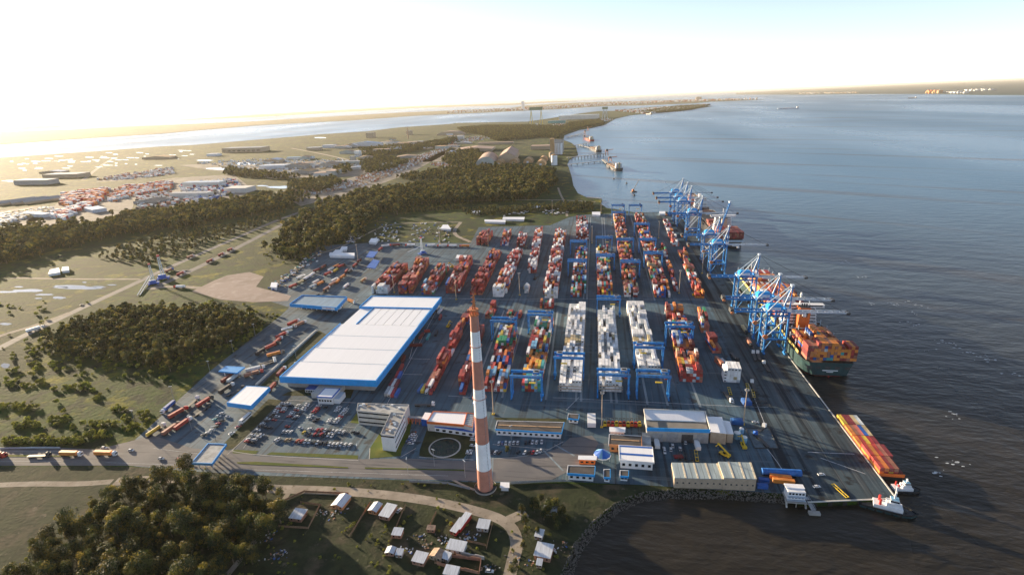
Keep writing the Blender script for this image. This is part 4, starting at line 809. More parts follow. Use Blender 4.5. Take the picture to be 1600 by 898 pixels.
carlist([(935, 485, 'w'), (905, 510, 'w'), (875, 540, 't'), (940, 550, 'k'), (905, 575, 'r'), (890, 600, 'k'), (850, 630, 'w'), (815, 655, 'w'), (775, 675, 'k'), (985, 515, 'w')], 180, 560, 5.6125, .1, 'in the lot below the white gate canopy', 'cars below the white gate canopy')
carlist([(100, 420, 'r'), (120, 405, 'k'), (20, 500, 'w')], 360, 615, 8, .9, 'beside the grass strip left of the car park', 'cars beside the grass strip')
carlist([(690, 490, 'k'), (690, 516, 'w'), (665, 540, 'w'), (703, 537, 'w'), (690, 562, 'w'), (650, 575, 'b'), (680, 590, 'w'), (630, 602, 'b'), (655, 627, 'w')], 560, 615, 8, 0, 'on the drive between office and round pond', 'cars between office and pond')
carlist([(1440, 555, 'w'), (1433, 582, 'w'), (1430, 655, 'w'), (1390, 722, 'w'), (1380, 748, 'w'), (1442, 530, 'r')], 560, 615, 8, 0, 'between the round pond and the chimney', 'cars between pond and chimney')
carlist([(110, 860, 'w'), (140, 858, 'b'), (170, 858, 'w'), (205, 858, 'w'), (240, 855, 'w'), (275, 855, 'w'), (345, 855, 'k'), (380, 850, 'k'), (405, 850, 'w'), (440, 850, 'w'), (485, 848, 'w')], 760, 540, 5.6125, pi/2, 'in the back row right of the chimney', 'cars in the back row right of the chimney')
carlist([(530, 600, 'k'), (548, 600, 'w'), (572, 603, 'k'), (693, 600, 'k'), (735, 603, 'w'), (762, 605, 'k'), (787, 603, 'r'), (812, 600, 'w'), (835, 592, 'w')], 640, 560, 4.08, 1.3, 'in the front row right of the chimney', 'cars in the front row right of the chimney')
carlist([(705, 490, 'w'), (710, 518, 'w'), (768, 496, 'w'), (785, 462, 'w'), (855, 490, 'w'), (903, 430, 'w')], 920, 620, 5.988, pi/2, 'in the yard before the maintenance shed', 'cars before the maintenance shed')
carlist([(1460, 240, 'w')], 360, 615, 80, 0, 'x', None) if False else None
for x, y, h, c, lb in [(205, 704, 0, 'w', 'white car alone on the wide apron of the gate road'), (163, 700, 0, 'w', 'white pickup beside the bend of the lower road'), (252, 717, 0, 'w', 'white car on the lower road above the wood'), (280, 718, 0, 'r', 'red car on the lower road above the wood'), (2, 715, 0, 'r', 'red car at the left end of the lower road'), (624, 798, 1.2, 'w', 'white car beside a tin roofed village house'), (765, 893, 0, 'w', 'white car at the end of the dirt road'), (128, 477, .8, 'g', 'beige car on the highway at left'), (57, 516, .8, 'w', 'white van on the highway at left'), (349, 374, .7, 'w', 'white car far along the highway'), (1283, 742, .2, 'w', 'white car on the quay behind the pier house'), (1276, 761, .2, 'w', 'white car near the edge of the quay'), (1145, 628, 1.5, 'w', 'white car at the lower end of the crane lanes'), (1180, 660, 0, 'w', 'white car near the fuel pad')]:
    p = G(x, y); car(p.x, p.y, h, c, lb, None)
# ------------------------------------------------------------------ trucks
TKM = {}
def truck_parts(cc):
    if cc in TKM: return TKM[cc]
    m = {'w': WHITE, 'r': RED, 'k': DGREY, 'b': DBLUE, 'y': YEL}[cc]; b = MB()
    b.box(0, 2.3, -1.2, 1.2, .9, 3.3, m); b.add([(0, -1.1, 3.3), (1.7, -1.1, 3.3), (1.7, 1.1, 3.3), (0, 1.1, 3.3), (0, -.9, 3.9), (.7, -.9, 3.9), (.7, .9, 3.9), (0, .9, 3.9)], [(0, 1, 5, 4), (1, 2, 6, 5), (2, 3, 7, 6), (3, 0, 4, 7), (4, 5, 6, 7)], m); cab = b.mesh('cab')
    b = MB(); b.box(2.3, 2.36, -1.05, 1.05, 2.0, 3.0, GLASS); gl = b.mesh('windscreen')
    b = MB(); b.box(-14, 2.2, -.5, .5, .75, 1.15, DGREY); b.box(-14, -1.0, -1.2, 1.2, 1.15, 1.3, DGREY); ch = b.mesh('chassis')
    b = MB(); b.cyl((0, -1.15, .5), (0, 1.15, .5), .5, .5, 10, TYRE); TKM[cc] = (cab, gl, ch, b.mesh('wheel')); return TKM[cc]
LOADW = {'w': 'white', 'r': 'red', 'o': 'orange', 'b': 'blue', 'y': 'yellow', 'g': 'green', 'n': 'rust brown', 'm': 'maroon', 'p': 'pale grey', 'k': 'black', 't': 'tan'}
TN = {}
def truck(a, c, load, place, cab='w', box=False, kind=None):
    """a = tail pixel, c = cab pixel"""
    p, q = G(*a), G(*c); m = (p+q)/2; h = atan2(q.y-p.y, q.x-p.x); d = Vector((cos(h), sin(h), 0)); fr = m+d*8
    pr = truck_parts(cab); ld = LOADW.get(load)
    what = 'empty flatbed trailer' if load is None else ('tank trailer' if kind == 'tank' else f'{ld} {"box trailer" if box else "container"}')
    cabc = {'w': 'white', 'r': 'red', 'k': 'dark', 'b': 'blue', 'y': 'yellow'}[cab]
    lb = f'truck with {cabc} cab and {what}, {place}'
    while len(lb.split()) > 16 and ' the ' in lb: lb = lb.replace(' the ', ' ', 1)
    t = thing('truck', (fr.x, fr.y, .1), h, lb, 'truck')
    link('cab', pr[0], t, (-2.3, 0, 0)); link('windscreen', pr[1], t, (-2.3, 0, 0)); link('chassis', pr[2], t, (-2.3, 0, 0))
    for x in (-.9, -4.2, -5.4, -12.6, -13.8, -15): link('wheel', pr[3], t, (x-.0, 0, 0))
    if load:
        if kind == 'tank': b = MB(); b.cyl((-16, 0, 2.5), (-4.6, 0, 2.5), 1.2, 1.2, 14, CM[ld]); b.build('tank', t, smooth=False)
        elif box: b = MB(); b.box(-16.4, -3.6, -1.25, 1.25, 1.35, 3.95, CM[ld]); b.build('cargo_box', t)
        else:
            cc = fr+d*(-10); cont(cc.x, cc.y, 1.42, h, 12.2, ld, f'{ld} container carried by the truck {place}')
    return t
def TL(data, ox, oy, sc):
    for a in data: truck((ox+a[0]/sc, oy+a[1]/sc), (ox+a[2]/sc, oy+a[3]/sc), *a[4:])
TL([(770, 255, 1040, 262, 'o', 'second from the right on the lower road', 'w', True), (1190, 250, 1480, 258, 'o', 'rightmost of those on the lower road', 'w', True), (360, 275, 640, 265, None, 'on the lower road left of two orange ones', 'k'), (-170, 270, 90, 272, 'm', 'at the left end of the lower road', 'r')], 0, 680, 8)
TL([(520, 400, 415, 490, 'b', 'by the lamp at the edge of the gate road'), (490, 528, 625, 452, 'r', 'below the blue loaded one at the gate road', 'r'), (625, 445, 735, 350, None, 'heading up beside the gate road edge'), (740, 425, 840, 362, 'r', 'in the middle of the lower truck lot', 'k'), (710, 505, 820, 430, None, 'just below the red one in the lower lot', 'k'), (300, 685, 425, 600, 'y', 'leftmost on the sunlit apron', 'w', False, 'tank'), (450, 665, 545, 598, 'n', 'second from left on the sunlit apron', 'k'), (555, 620, 645, 555, 'r', 'third from left on the sunlit apron'), (925, 312, 1035, 240, 'k', 'just left of the white gate canopy'), (945, 218, 1040, 148, 'm', 'under the small blue canopy, left', 'k'), (1000, 215, 1090, 150, 'p', 'under the small blue canopy, right'), (1015, 320, 1100, 280, None, 'touching the left edge of the white gate canopy', 'k')], 180, 560, 5.6125)
TL([(450, 250, 540, 208, 'r', 'at the top left of the queue behind the gate'), (505, 262, 590, 220, 'n', 'at the top right of the queue behind the gate'), (405, 290, 515, 258, 'w', 'second rank of the queue', 'w', False, 'tank'), (350, 355, 460, 298, 'r', 'third rank of the queue'), (350, 392, 400, 350, 'r', 'fourth rank of the queue'), (295, 425, 360, 395, 'r', 'fifth rank of the queue', 'k'), (205, 480, 285, 428, 'k', 'at the tail of the queue'), (305, 488, 410, 460, 'o', 'standing apart right of the queue', 'k'), (225, 552, 350, 512, None, 'uppermost of four in the middle lot'), (235, 562, 345, 530, None, 'second of four in the middle lot'), (120, 612, 275, 572, 'p', 'third of four in the middle lot', 'w', True), (115, 650, 255, 608, 'n', 'lowest of four in the middle lot', 'r'), (365, 652, 435, 575, 'm', 'in the lane left of the warehouse', 'w'), (455, 592, 490, 570, None, 'under the left edge of the warehouse'), (310, 755, 355, 705, 'r', 'behind the right corner of the white gate canopy', 'k')], 360, 460, 4.9875)
TL([(255, 652, 375, 598, 'r', 'leftmost in the upper truck park', 'k'), (378, 595, 445, 558, 't', 'second from left in the upper truck park', 'k'), (355, 535, 450, 492, 'w', 'white topped, upper left of the truck park', 'w', True), (432, 552, 530, 500, 'w', 'right of the first white one in the park', 'w', True), (505, 515, 575, 462, 'w', 'farther right of the white pair', 'w', True), (520, 650, 615, 608, 'p', 'grey, middle of the park', 'k'), (555, 598, 645, 552, 'w', 'white, behind the grey one in the park', 'k', True), (615, 612, 695, 568, 'o', 'orange, beside the grey one in the park', 'k'), (580, 442, 640, 415, 'm', 'red, left of the second rank', 'k'), (650, 412, 725, 360, 'm', 'dark, farthest back on the left', 'k'), (710, 488, 785, 455, 'r', 'below the white one of the second rank'), (755, 432, 825, 400, 'w', 'white, in the second rank', 'k'), (810, 455, 880, 405, 'y', 'yellow, in the second rank', 'k'), (815, 395, 890, 362, 'o', 'orange, rear of the second rank', 'k'), (875, 392, 950, 362, 'r', 'red, right end of the second rank', 'k'), (615, 725, 705, 690, None, 'at the near end of the third rank', 'k'), (690, 690, 760, 640, 'n', 'near end of the third rank, brown'), (765, 625, 835, 585, 'n', 'brown, in the third rank'), (800, 572, 855, 538, 'w', 'white, in the third rank'), (840, 595, 900, 540, 'o', 'orange, front of an orange pair', 'k'), (895, 535, 965, 485, 'o', 'orange, rear of an orange pair', 'k'), (985, 475, 1055, 405, 'k', 'dark, in the long queue', 'w'), (945, 478, 1010, 405, 'r', 'red, left in the long queue', 'k'), (1055, 388, 1110, 345, 'r', 'red, middle of the long queue', 'k'), (1100, 335, 1165, 285, 'm', 'dark red, top of the long queue', 'k'), (935, 662, 1005, 600, 'w', 'white, alone right of the third rank', 'w', True), (1140, 590, 1230, 520, 't', 'tan, alone beside the rail line', 'w')], 420, 370, 8)
TL([(420, 192, 515, 178, 'w', 'first from the left in the far row of trailers', 'r', True), (540, 180, 640, 176, 'm', 'second from the left in the far row of trailers', 'k', True), (780, 178, 682, 180, 'w', 'third in the far row of trailers', 'r', True), (1010, 182, 915, 184, 'w', 'fourth in the far row of trailers', 'b', True), (1140, 184, 1050, 186, 'w', 'fifth in the far row of trailers', 'r', True), (1262, 186, 1155, 186, 'w', 'sixth in the far row of trailers', 'r', True), (1408, 190, 1290, 190, 'o', 'seventh in the far row of trailers', 'r', True), (370, 245, 420, 205, 'r', 'beside the upper blue canopy', 'r')], 540, 360, 7.27)
TL([(595, 262, 632, 315, 't', 'on the quay lane beside the nearest crane', 'k'), (635, 365, 665, 415, 'n', 'second on the quay lane', 'k'), (700, 520, 680, 460, None, 'left of two bare ones on the quay'), (735, 520, 715, 460, None, 'right of two bare ones on the quay'), (800, 600, 765, 545, None, 'third of the bare ones on the quay'), (465, 780, 505, 835, None, 'at the lower end of the gantry lanes'), (700, 760, 670, 690, None, 'among the equipment by the blue tarpaulin'), (515, 470, 560, 520, None, 'beside the narrow row by the quay', 'k')], 1040, 460, 4.9875)
truck((650, 634), (678, 634), None, 'crossing the yard behind the orange building'); truck((668, 499), (690, 478), None, 'by the rear right side of the warehouse')
truck((276, 432), (290, 426), 'r', 'on the dirt shoulder by the highway', 'w'); truck((258, 427), (272, 421), 'n', 'behind the mobile cranes', 'b')
for a in [((322, 412), (335, 406)), ((340, 402), (352, 396)), ((353, 395), (367, 388))]: truck(a[0], a[1], 'r', ['first', 'second', 'third'][[322, 340, 353].index(a[0][0])]+' of three red ones on the highway', 'w')
truck((292, 405), (304, 400), 'n', 'alone on the farther carriageway', 'w'); truck((46, 519), (66, 513), 'w', 'white, on the highway at far left', 'w', True); truck((289, 450), (272, 450), 'w', 'long white tanker by the dirt clearing', 'r', True); truck((543, 470), (556, 476), 'o', 'just right of the truck gate canopy')
truck((1183, 677), (1190, 671), None, 'standing on the dark fuel pad, upper', 'w'); truck((1192, 692), (1186, 686), None, 'standing on the dark fuel pad, lower', 'b')
# bus
p, q = G(379, 660), G(389, 651); t = thing('bus', ((p+q)/2).to_tuple(), atan2(q.y-p.y, q.x-p.x), 'long white bus parked beside the grass strip', 'bus'); b = MB(); b.box(-6, 6, -1.25, 1.25, .5, 3.2, WHITE); b.build('body', t); b = MB(); b.box(-5.8, 5.8, -1.28, 1.28, 1.6, 2.5, GLASS); b.build('window_band', t)
for x in (-4, 4): b = MB(); b.cyl((x, -1.2, .5), (x, 1.2, .5), .5, .5, 10, TYRE); b.build('wheel', t)
for k, (a, c, z) in enumerate([((918, 669), (930, 651), 0), ((1022, 700), (1030, 692), 0), ((1086, 702), (1092, 695), 0)]):
    p, q = G(*a), G(*c); t = thing('box_truck', ((p+q)/2).to_tuple(), 1.6, ['large white box truck beside the light mast and small hut', 'grey white box van left of the maintenance yard cars', 'white box van right of the maintenance yard cars'][k], 'truck')
    L = 7.5 if k == 0 else 4.5; w = 3 if k == 0 else 1.6; b = MB(); b.box(-L, L-2, -w, w, .8, 4.5 if k == 0 else 3.4, WHITE); b.build('cargo_box', t); b = MB(); b.box(L-1.9, L, -1.1, 1.1, .6, 2.8, WHITE); b.build('cab', t)
    for x in (-L+1.5, L-1): b = MB(); b.cyl((x, -1.2, .5), (x, 1.2, .5), .5, .5, 10, TYRE); b.build('wheel', t)
# ------------------------------------------------------------------ buildings of the port
def quad(px, z): return GP(px, z)
def rimroof(b, q, z, h, w, m):
    """parapet round polygon q"""
    n = len(q)
    for i in range(n): p, r = q[i], q[(i+1) % n]; d = (r-p).normalized()*w*.5; b.beam(Vector((p.x, p.y, z+h/2))-d, Vector((r.x, r.y, z+h/2))+d, w, h, m)
def shrink(q, k):
    c = sum((p.xy for p in q), Vector((0, 0)))/len(q); return [(c+(p.xy-c)*(1-k/((p.xy-c).length))) for p in q]
def ident(o): return o
# main warehouse
wq = quad([(446, 588), (591, 598), (652, 508), (505, 504)], 12); FLc, FRc, MRc, MLc = wq
t = thing('warehouse', (-218, 470, 0), 0, 'huge white roofed warehouse with bright blue fascia in the middle of the port', 'warehouse'); off = Vector((218, -470))
def loc2(p): return (p[0]+218, p[1]-470)
X0, X1 = -263.5, -177.0; YF, YM, YB, YE = 369.0, 484.0, 532.0, 567.0
def lx(x): return x+218
def ly(y): return y-470
b = MB(); b.box(lx(X0+3), lx(X1-5), ly(YF+5), ly(YE-3), 0, 6.4, CONC); b.box(lx(X0+3), lx(X1-5), ly(YF+5), ly(YE-3), 6.4, 9.4, GREY); b.build('wall', t)
segs = [(X0, X1, YF, YM, 12.0)]
npan = 4
for i in range(npan):   # roof panels of the front hall
    y0 = YF+1.2+(YM-YF-2)*i/npan; y1 = YF+1.2+(YM-YF-2)*(i+1)/npan-.6; b = MB(); b.add([(lx(X0+1), ly(y0), 11.6), (lx(X1-1), ly(y0), 11.6), (lx(X1-1), ly(y1), 11.9), (lx(X0+1), ly(y1), 11.9), (lx(X0+1), ly(y0), 11.2), (lx(X1-1), ly(y0), 11.2), (lx(X1-1), ly(y1), 11.2), (lx(X0+1), ly(y1), 11.2)], [(0, 1, 2, 3), (0, 4, 5, 1), (1, 5, 6, 2), (2, 6, 7, 3), (3, 7, 4, 0)], ROOFW); b.build('roof_panel', t)
for i in range(7):
    x0 = X0+19+(X1-X0-21)*i/7; x1 = X0+19+(X1-X0-21)*(i+1)/7-.6; b = MB(); b.box(lx(x0), lx(x1), ly(YM+1), ly(YB-1), 10.6, 11.1, ROOFW); b.build('roof_panel', t)
b = MB(); b.box(lx(X0+1.5), lx(X0+17), ly(YM+.5), ly(YB+4), 9.4, 9.8, ROOFW); b.build('roof_panel', t)
for i in range(2): b = MB(); b.box(lx(X0+2.0+i*42.6), lx(X0+44.4+i*42), ly(YB+1), ly(YE-1), 11.2, 11.7, ROOFW); b.build('roof_panel', t)
for (a, c, d, e, z0, z1) in [(X0, X1, YF, YF+1, 6.6, 12.3), (X0, X0+1, YF+1, YM, 6.6, 12.3), (X1-1, X1, YF+1, YE, 6.6, 12.3), (X0, X1-1, YE-1, YE, 6.6, 12.3), (X0, X0+1, YB, YE-1, 6.6, 12.3), (X0+1, X1-1, YB-.6, YB+.6, 9.0, 12.1), (X0+17, X0+18, YM+1, YB-.6, 9, 11.6)]:
    b = MB(); b.box(lx(a), lx(c), ly(d), ly(e), z0, z1, BLUE); b.build('fascia', t)
for i in range(12): b = MB(); y = YF+12+i*15.5; b.box(lx(X1-5.2), lx(X1-4.9), ly(y), ly(y+5), 0, 5, GREY); b.build('door', t)
for i in range(3): b = MB(); b.box(lx(X0+1.2), lx(X1-1.2), ly(YF+1.2+(YM-YF-2)*(i+1)/4-.75), ly(YF+1.2+(YM-YF-2)*(i+1)/4+.0), 11.1, 11.98, PALE); b.build('gutter', t)
b = MB(); b.box(lx(-230), lx(-208), ly(358), ly(374), 0, 4.2, CONCL); b.box(lx(-240), lx(-226), ly(366), ly(373.8), 0, 3, WHITE, DBLUE); b.build('lower_annex', t)
for i in range(8): b = MB(); b.box(lx(-239.5+i*1.6), lx(-238.4+i*1.6), ly(365.9), ly(366.0), .5, 2.4, GLASS); b.build('window', t)
t = thing('office_block', (-211, 357, 0), 0, 'small white annex with navy edged roof in front of the big warehouse', 'building'); b = MB(); b.box(-9, 3.8, -7, 6.4, 0, 6, WHITE); b.build('wall', t); b = MB(); b.box(-9.4, 4.2, -7.4, 6.8, 6, 6.7, DBLUE, DBLUE); b.box(-8.6, 3.4, -6.6, 6, 6.71, 6.8, ROOFW); b.build('roof', t); b = MB(); b.box(4.2, 8.8, -5.6, 5.4, 0, 4.4, WHITE, PALE); b.build('lower_annex', t)
for i in range(5): b = MB(); b.box(-8+i*2.3, -6.4+i*2.3, -7.08, -7.0, 2.4, 4, GLASS); b.build('window', t)
def canopy(name, q, z, fh, mf, mr, label, cat='canopy', legs=(3, 2), recess=.6, rim=.6, slabs=0):
    c = sum((p for p in q), Vector())/4; t = thing(name, (c.x, c.y, 0), 0, label, cat); L = [Vector((p.x-c.x, p.y-c.y, 0)) for p in q]
    if slabs:
        for i in range(slabs):
            u0, u1 = i/slabs+.004, (i+1)/slabs-.004; A = [L[0].lerp(L[1], u0), L[0].lerp(L[1], u1), L[3].lerp(L[2], u1), L[3].lerp(L[2], u0)]; b = MB(); b.prism([(p.x, p.y) for p in A], z-recess-.5, z-recess, mr); b.build('roof_panel', t)
    else: b = MB(); b.prism([(p.x, p.y) for p in L], z-recess-.5, z-recess, mr); b.build('roof', t)
    for i in range(4):
        b = MB(); p, r = L[i], L[(i+1) % 4]; d = (r-p).normalized()*(rim*.5 if i % 2 else -rim*.5); b.beam(Vector((p.x, p.y, z-fh/2))-d, Vector((r.x, r.y, z-fh/2))+d, rim, fh, mf); b.build('fascia', t)
    for i in range(legs[0]):
        for j in range(legs[1]):
            u = (i+.5)/legs[0]; v = (j+.5)/legs[1]; p = L[0].lerp(L[1], u).lerp(L[3].lerp(L[2], u), v); b = MB(); b.beam((p.x, p.y, 0), (p.x, p.y, z-fh*.6), .5, .5, WHITE); b.build('column', t)
    return t, L, c
cq = quad([(453, 475), (525.6, 481), (541.5, 464), (472, 461.5)], 8.5)
t, L, c = canopy('gate_canopy', cq, 9.2, 4.0, BLUE, mat('blue_grey_roof', (.16, .26, .36), .6, .15, .2, stretch=(1, .2, 1)), 'long truck gate canopy with blue fascia and grey roof beside the warehouse', legs=(9, 2), recess=.9)
dF = (L[1]-L[0]); ang = atan2(dF.y, dF.x); pm = L[0].lerp(L[1], .83); nF = Vector((dF.y, -dF.x, 0)).normalized()
b = MB(); b.box(-8.4, 8.4, -.06, .06, -1.25, 1.25, WHITE); sp = b.build('sign_panel', t, tuple(pm+nF*.5+Vector((0, 0, 7.3))), ang); textmesh('lettering', 'TECON', 2.0, RED, sp, (0, -.1, 0), (pi/2, 0, 0))
for i in range(9):
    u = (i+.5)/9; p = L[0].lerp(L[1], u).lerp(L[3].lerp(L[2], u), .5); b = MB(); b.box(p.x-.9, p.x+.9, p.y-2.5, p.y+2.5, 0, 2.8, [WHITE, GREY][i % 2], PALE); b.build('booth', t)
for i in range(6):
    u = (i+.9)/9; p = cq[0].lerp(cq[1], u).lerp(cq[3].lerp(cq[2], u), .45)
canopy('gate_canopy', quad([(355, 629), (392, 634), (421, 605), (385, 603)], 8), 8.4, 3.6, BLUE, ROOFW, 'small gate canopy with white roof and blue fascia above the truck lot', legs=(3, 2), recess=.15, slabs=4)
canopy('gate_canopy', quad([(342, 579), (370, 582), (382, 573), (353, 571.5)], 6), 6, 1.2, BLUE, BLUE, 'little all blue canopy over two trucks beside the gate road', legs=(3, 2), recess=.1)
canopy('gate_canopy', quad([(299, 722), (331, 723), (353, 693), (325, 692)], 7), 7, 1.8, BLUE, GROOF, 'grey concrete roofed canopy with blue rim at the entrance by the wood', legs=(3, 3), recess=.5)
for i, q in enumerate([[(572, 401), (583, 402), (590, 393), (578, 392)], [(573, 417), (586, 419), (593, 407), (583, 405)]]): canopy('gate_canopy', quad(q, 6), 6, 1.0, DBLUE, DBLUE, ['upper', 'lower'][i]+' of two bright blue canopies at the upper yard entrance', legs=(2, 2), recess=.1)
# office building, two wings
def blockb(t, q, z0, h, wall, roof, rim=None, storeys=0, name='wing', ww=1.2, sides=(0, 1, 2, 3), cx=None):
    b = MB(); b.prism([(p.x-cx.x, p.y-cx.y) for p in q], z0, z0+h, wall, roof); o = b.build(name, t)
    if rim:
        for i in range(4):
            b = MB(); p, r = q[i]-cx, q[(i+1) % 4]-cx; p = Vector((p.x, p.y, z0+h+.25)); r = Vector((r.x, r.y, z0+h+.25)); d = (r-p).normalized()*.15; b.beam(p-d, r+d, .3, .5+.01*i, rim); b.build('parapet', t)
    for i in sides:
        for s in range(storeys):
            p, r = q[i]-cx, q[(i+1) % 4]-cx; d = (r-p); d.z = 0; n = Vector((d.y, -d.x, 0)).normalized(); z = z0+(s+.62)*h/storeys; p = Vector((p.x, p.y, z)); r = Vector((r.x, r.y, z)); b = MB(); k = d.normalized()*.8; b.beam(p+n*.02+k, r+n*.02-k, .12, ww, GLASS); b.build('window_band', t)
    return o
t = thing('office_building', (-155, 320, 0), 0, 'grey L shaped three storey office building with rooftop terrace above the lawn', 'building'); c0 = Vector((-155, 320, 0))
A = quad([(557.5, 641), (631, 648), (639, 632.5), (559.5, 630)], 12); Bq = quad([(595, 678), (615.5, 680.5), (632, 646), (611, 644)], 13)
blockb(t, A, 0, 12, CONCL, GROOF, CONCL, 3, cx=c0, sides=(0, 3)); blockb(t, Bq, 0, 13, WHITE, GROOF, CONCL, 3, cx=c0, sides=(1,), ww=1.0)
b = MB(); p, r = Bq[0]-c0, Bq[1]-c0; b.beam((p.x, p.y-.05, 11.7), (r.x, r.y-.05, 11.7), .12, 1.1, GLASS); b.build('window_band', t)
rg = random.Random(8)
for i in range(14): u, v = rg.random()*.8+.1, rg.random()*.6+.2; p = Bq[0].lerp(Bq[1], v).lerp(Bq[3].lerp(Bq[2], v), u)-c0; s = rg.uniform(.5, 1.1); b = MB(); b.box(p.x-s, p.x+s, p.y-s*.7, p.y+s*.7, 13.0, 14.1, [WHITE, GREY, PALE, RUST][i % 4]); b.build('rooftop_unit', t)
for i in range(12): u, v = rg.random()*.9+.05, rg.random()*.4+.5; p = A[0].lerp(A[1], u).lerp(A[3].lerp(A[2], u), v)-c0; b = MB(); b.box(p.x-.9, p.x+.9, p.y-.6, p.y+.6, 12.0, 13, [WHITE, GREY, TANW, RED if i == 5 else PALE][i % 4]); b.build('rooftop_unit', t)
# orange and blue service building
t = thing('service_building', (-105, 328, 0), 0, 'low building with white roof, orange band and blue base above the round pond', 'building'); c0 = Vector((-105, 328, 0))
q = quad([(667, 658), (724.5, 663), (729.5, 644.5), (677, 642)], 8); blockb(t, q, 0, 7.6, CONCL, ROOFW, None, 0, 'main_hall', cx=c0)
q2 = quad([(724.8, 663.5), (738, 667), (741.5, 646), (729.8, 644.6)], 8); blockb(t, q2, 0, 7.8, CONCL, GREY, ORANGE, 0, 'side_hall', cx=c0)
for i in range(4):
    p, r = q[i]-c0, q[(i+1) % 4]-c0; b = MB(); b.beam((p.x, p.y, 7.1), (r.x, r.y, 7.1), .5, 1.9, ORANGE); b.build('fascia', t)
for i in range(6): u = (i+1)/7; p = q2[0].lerp(q2[3], u)-c0; r = q2[1].lerp(q2[2], u)-c0; b = MB(); b.beam((p.x, p.y, 7.9), (r.x, r.y, 7.9), .4, .3, PALE); b.build('roof_rib', t)
q3 = quad([(669, 665), (741, 675), (745, 655), (673, 650)], 4); b = MB(); b.prism([(p.x-c0.x, p.y-c0.y) for p in q3], 0, 3.6, WHITE); b.build('base', t); b = MB(); b.prism([(p.x-c0.x, p.y-c0.y) for p in q3], 3.6, 4.6, DBLUE); b.build('awning', t)
for i in range(7): u = (i+.5)/7; p = q3[0].lerp(q3[1], u)-c0; b = MB(); b.box(p.x-1.6, p.x+1.6, p.y-.12, p.y-.02, .9, 2.6, GLASS); b.build('window', t)
q4 = quad([(658, 654), (668, 655), (674, 644), (664, 643)], 6); b = MB(); b.prism([(p.x-c0.x, p.y-c0.y) for p in q4], 0, 5.6, DBLUE, ROOFW); b.build('side_wing', t)
t = thing('covered_walkway', G(648, 660).to_tuple(), 0, 'orange framed walkway between the office and the service building', 'walkway')
for i in range(6):
    b = MB(); x = -7+i*2.8; b.beam((x, -1.5, 0), (x, -1.5, 4.2), .5, .5, ORANGE); b.beam((x, 1.5, 0), (x, 1.5, 4.2), .5, .5, ORANGE); b.beam((x, -1.8, 4.3), (x, 1.8, 4.3), .5, .5, ORANGE); b.build('arch', t)
b = MB(); b.box(-7.5, 7.5, -1.3, 1.3, 4.6, 4.8, GREY); b.build('roof', t)
# long low dark roofed building
def lowbuild(name, q, h, label, roofm=DROOF, stripe=False, wallm=WHITE, fascia=BLUE, nwin=0, fh=1.2, cat='building'):
    c = sum(q, Vector())/4; c.z = 0; t = thing(name, (c.x, c.y, 0), 0, label, cat); b = MB(); b.prism([(p.x-c.x, p.y-c.y) for p in shrink(q, .9)], 0, h-.3, wallm); b.build('wall', t)
    b = MB(); b.prism([(p.x-c.x, p.y-c.y) for p in q], h-.3, h, roofm); b.build('roof', t)
    if stripe: p, r = q[0].lerp(q[3], .5)-c, q[1].lerp(q[2], .5)-c; b = MB(); b.beam((p.x+1.5, p.y, h+.12), (r.x-1.5, r.y, h+.12), 1.1, .2, SAND); b.build('glint_strip', t)  # light reflection along the dark roof, painted as a raised tan strip
    if fascia:
        for i in range(4):
            p, r = q[i]-c, q[(i+1) % 4]-c; b = MB(); d = (r-p).normalized()*(.2 if i % 2 else -.2); d.z = 0; b.beam(Vector((p.x, p.y, h-fh*.35))-d, Vector((r.x, r.y, h-fh*.35))+d, .4, fh, fascia if i in (0, 1) else WHITE); b.build('fascia', t)
    for i in range(nwin): u = (i+.5)/nwin; s = shrink(q, .9); p = Vector(s[0]).lerp(Vector(s[1]), u)-c.xy; b = MB(); b.box(p.x-.9, p.x+.9, p.y-.1, p.y+.02, h*.3, h*.6, GLASS); b.build('window', t)
    return t, c
lowbuild('low_building', quad([(773.5, 670), (877.7, 676), (881.5, 659.5), (777, 657)], 5), 5, 'long low dark roofed building with blue fascia right of the chimney', stripe=True, nwin=12)
lowbuild('gate_hut', quad([(887, 653), (904, 655), (905, 647), (888, 646)], 4), 4, 'small dark roofed hut with blue fascia at the yard entrance', nwin=2)
lowbuild('low_building', quad([(886, 739), (929, 742), (930, 728), (887.5, 727)], 5), 5, 'dark roofed blue and white building by the curve of the road', nwin=4, fh=1.6)
lowbuild('small_hut', quad([(943, 745), (953.5, 746), (953.5, 733), (943.5, 733)], 4), 4, 'narrow blue and white hut next to the curve building', nwin=1, fh=1.4)
lowbuild('small_hut', quad([(968.6, 743), (982, 744), (982.5, 735), (968.8, 734.5)], 4), 4, 'square blue and white hut left of the long translucent shed', nwin=2, fh=1.4)
lowbuild('small_shop', quad([(903, 717), (932, 718), (933, 711.5), (903.5, 711)], 4), 4, 'small orange walled building with white and blue roof beside the round tent', wallm=ORANGE, roofm=ROOFW, fascia=None, nwin=3)
lowbuild('canteen', quad([(951, 694), (1003, 697), (1002, 681), (952, 678)], 6), 6, 'terracotta walled building with dark roof behind the white shed', wallm=ORWALL, fascia=ORWALL, stripe=True, nwin=5)
lowbuild('portable_cabin', quad([(952, 674), (977, 675), (977.5, 667), (952, 666.5)], 4.5), 4.5, 'long white portable cabin beside the row of machines', roofm=ROOFW, fascia=None, nwin=4)
lowbuild('lean_to', quad([(1003, 697), (1018, 698), (1016, 676), (1003, 675)], 5), 5, 'grey roofed lean-to between canteen and maintenance shed', roofm=GROOF, fascia=None)
t, c = lowbuild('shed', quad([(968, 718), (1022, 722), (1019.5, 698), (967, 695)], 6.5), 6.5, 'white sheet roofed shed with blue stripe across the middle', roofm=ROOFW, fascia=WHITE, nwin=5)
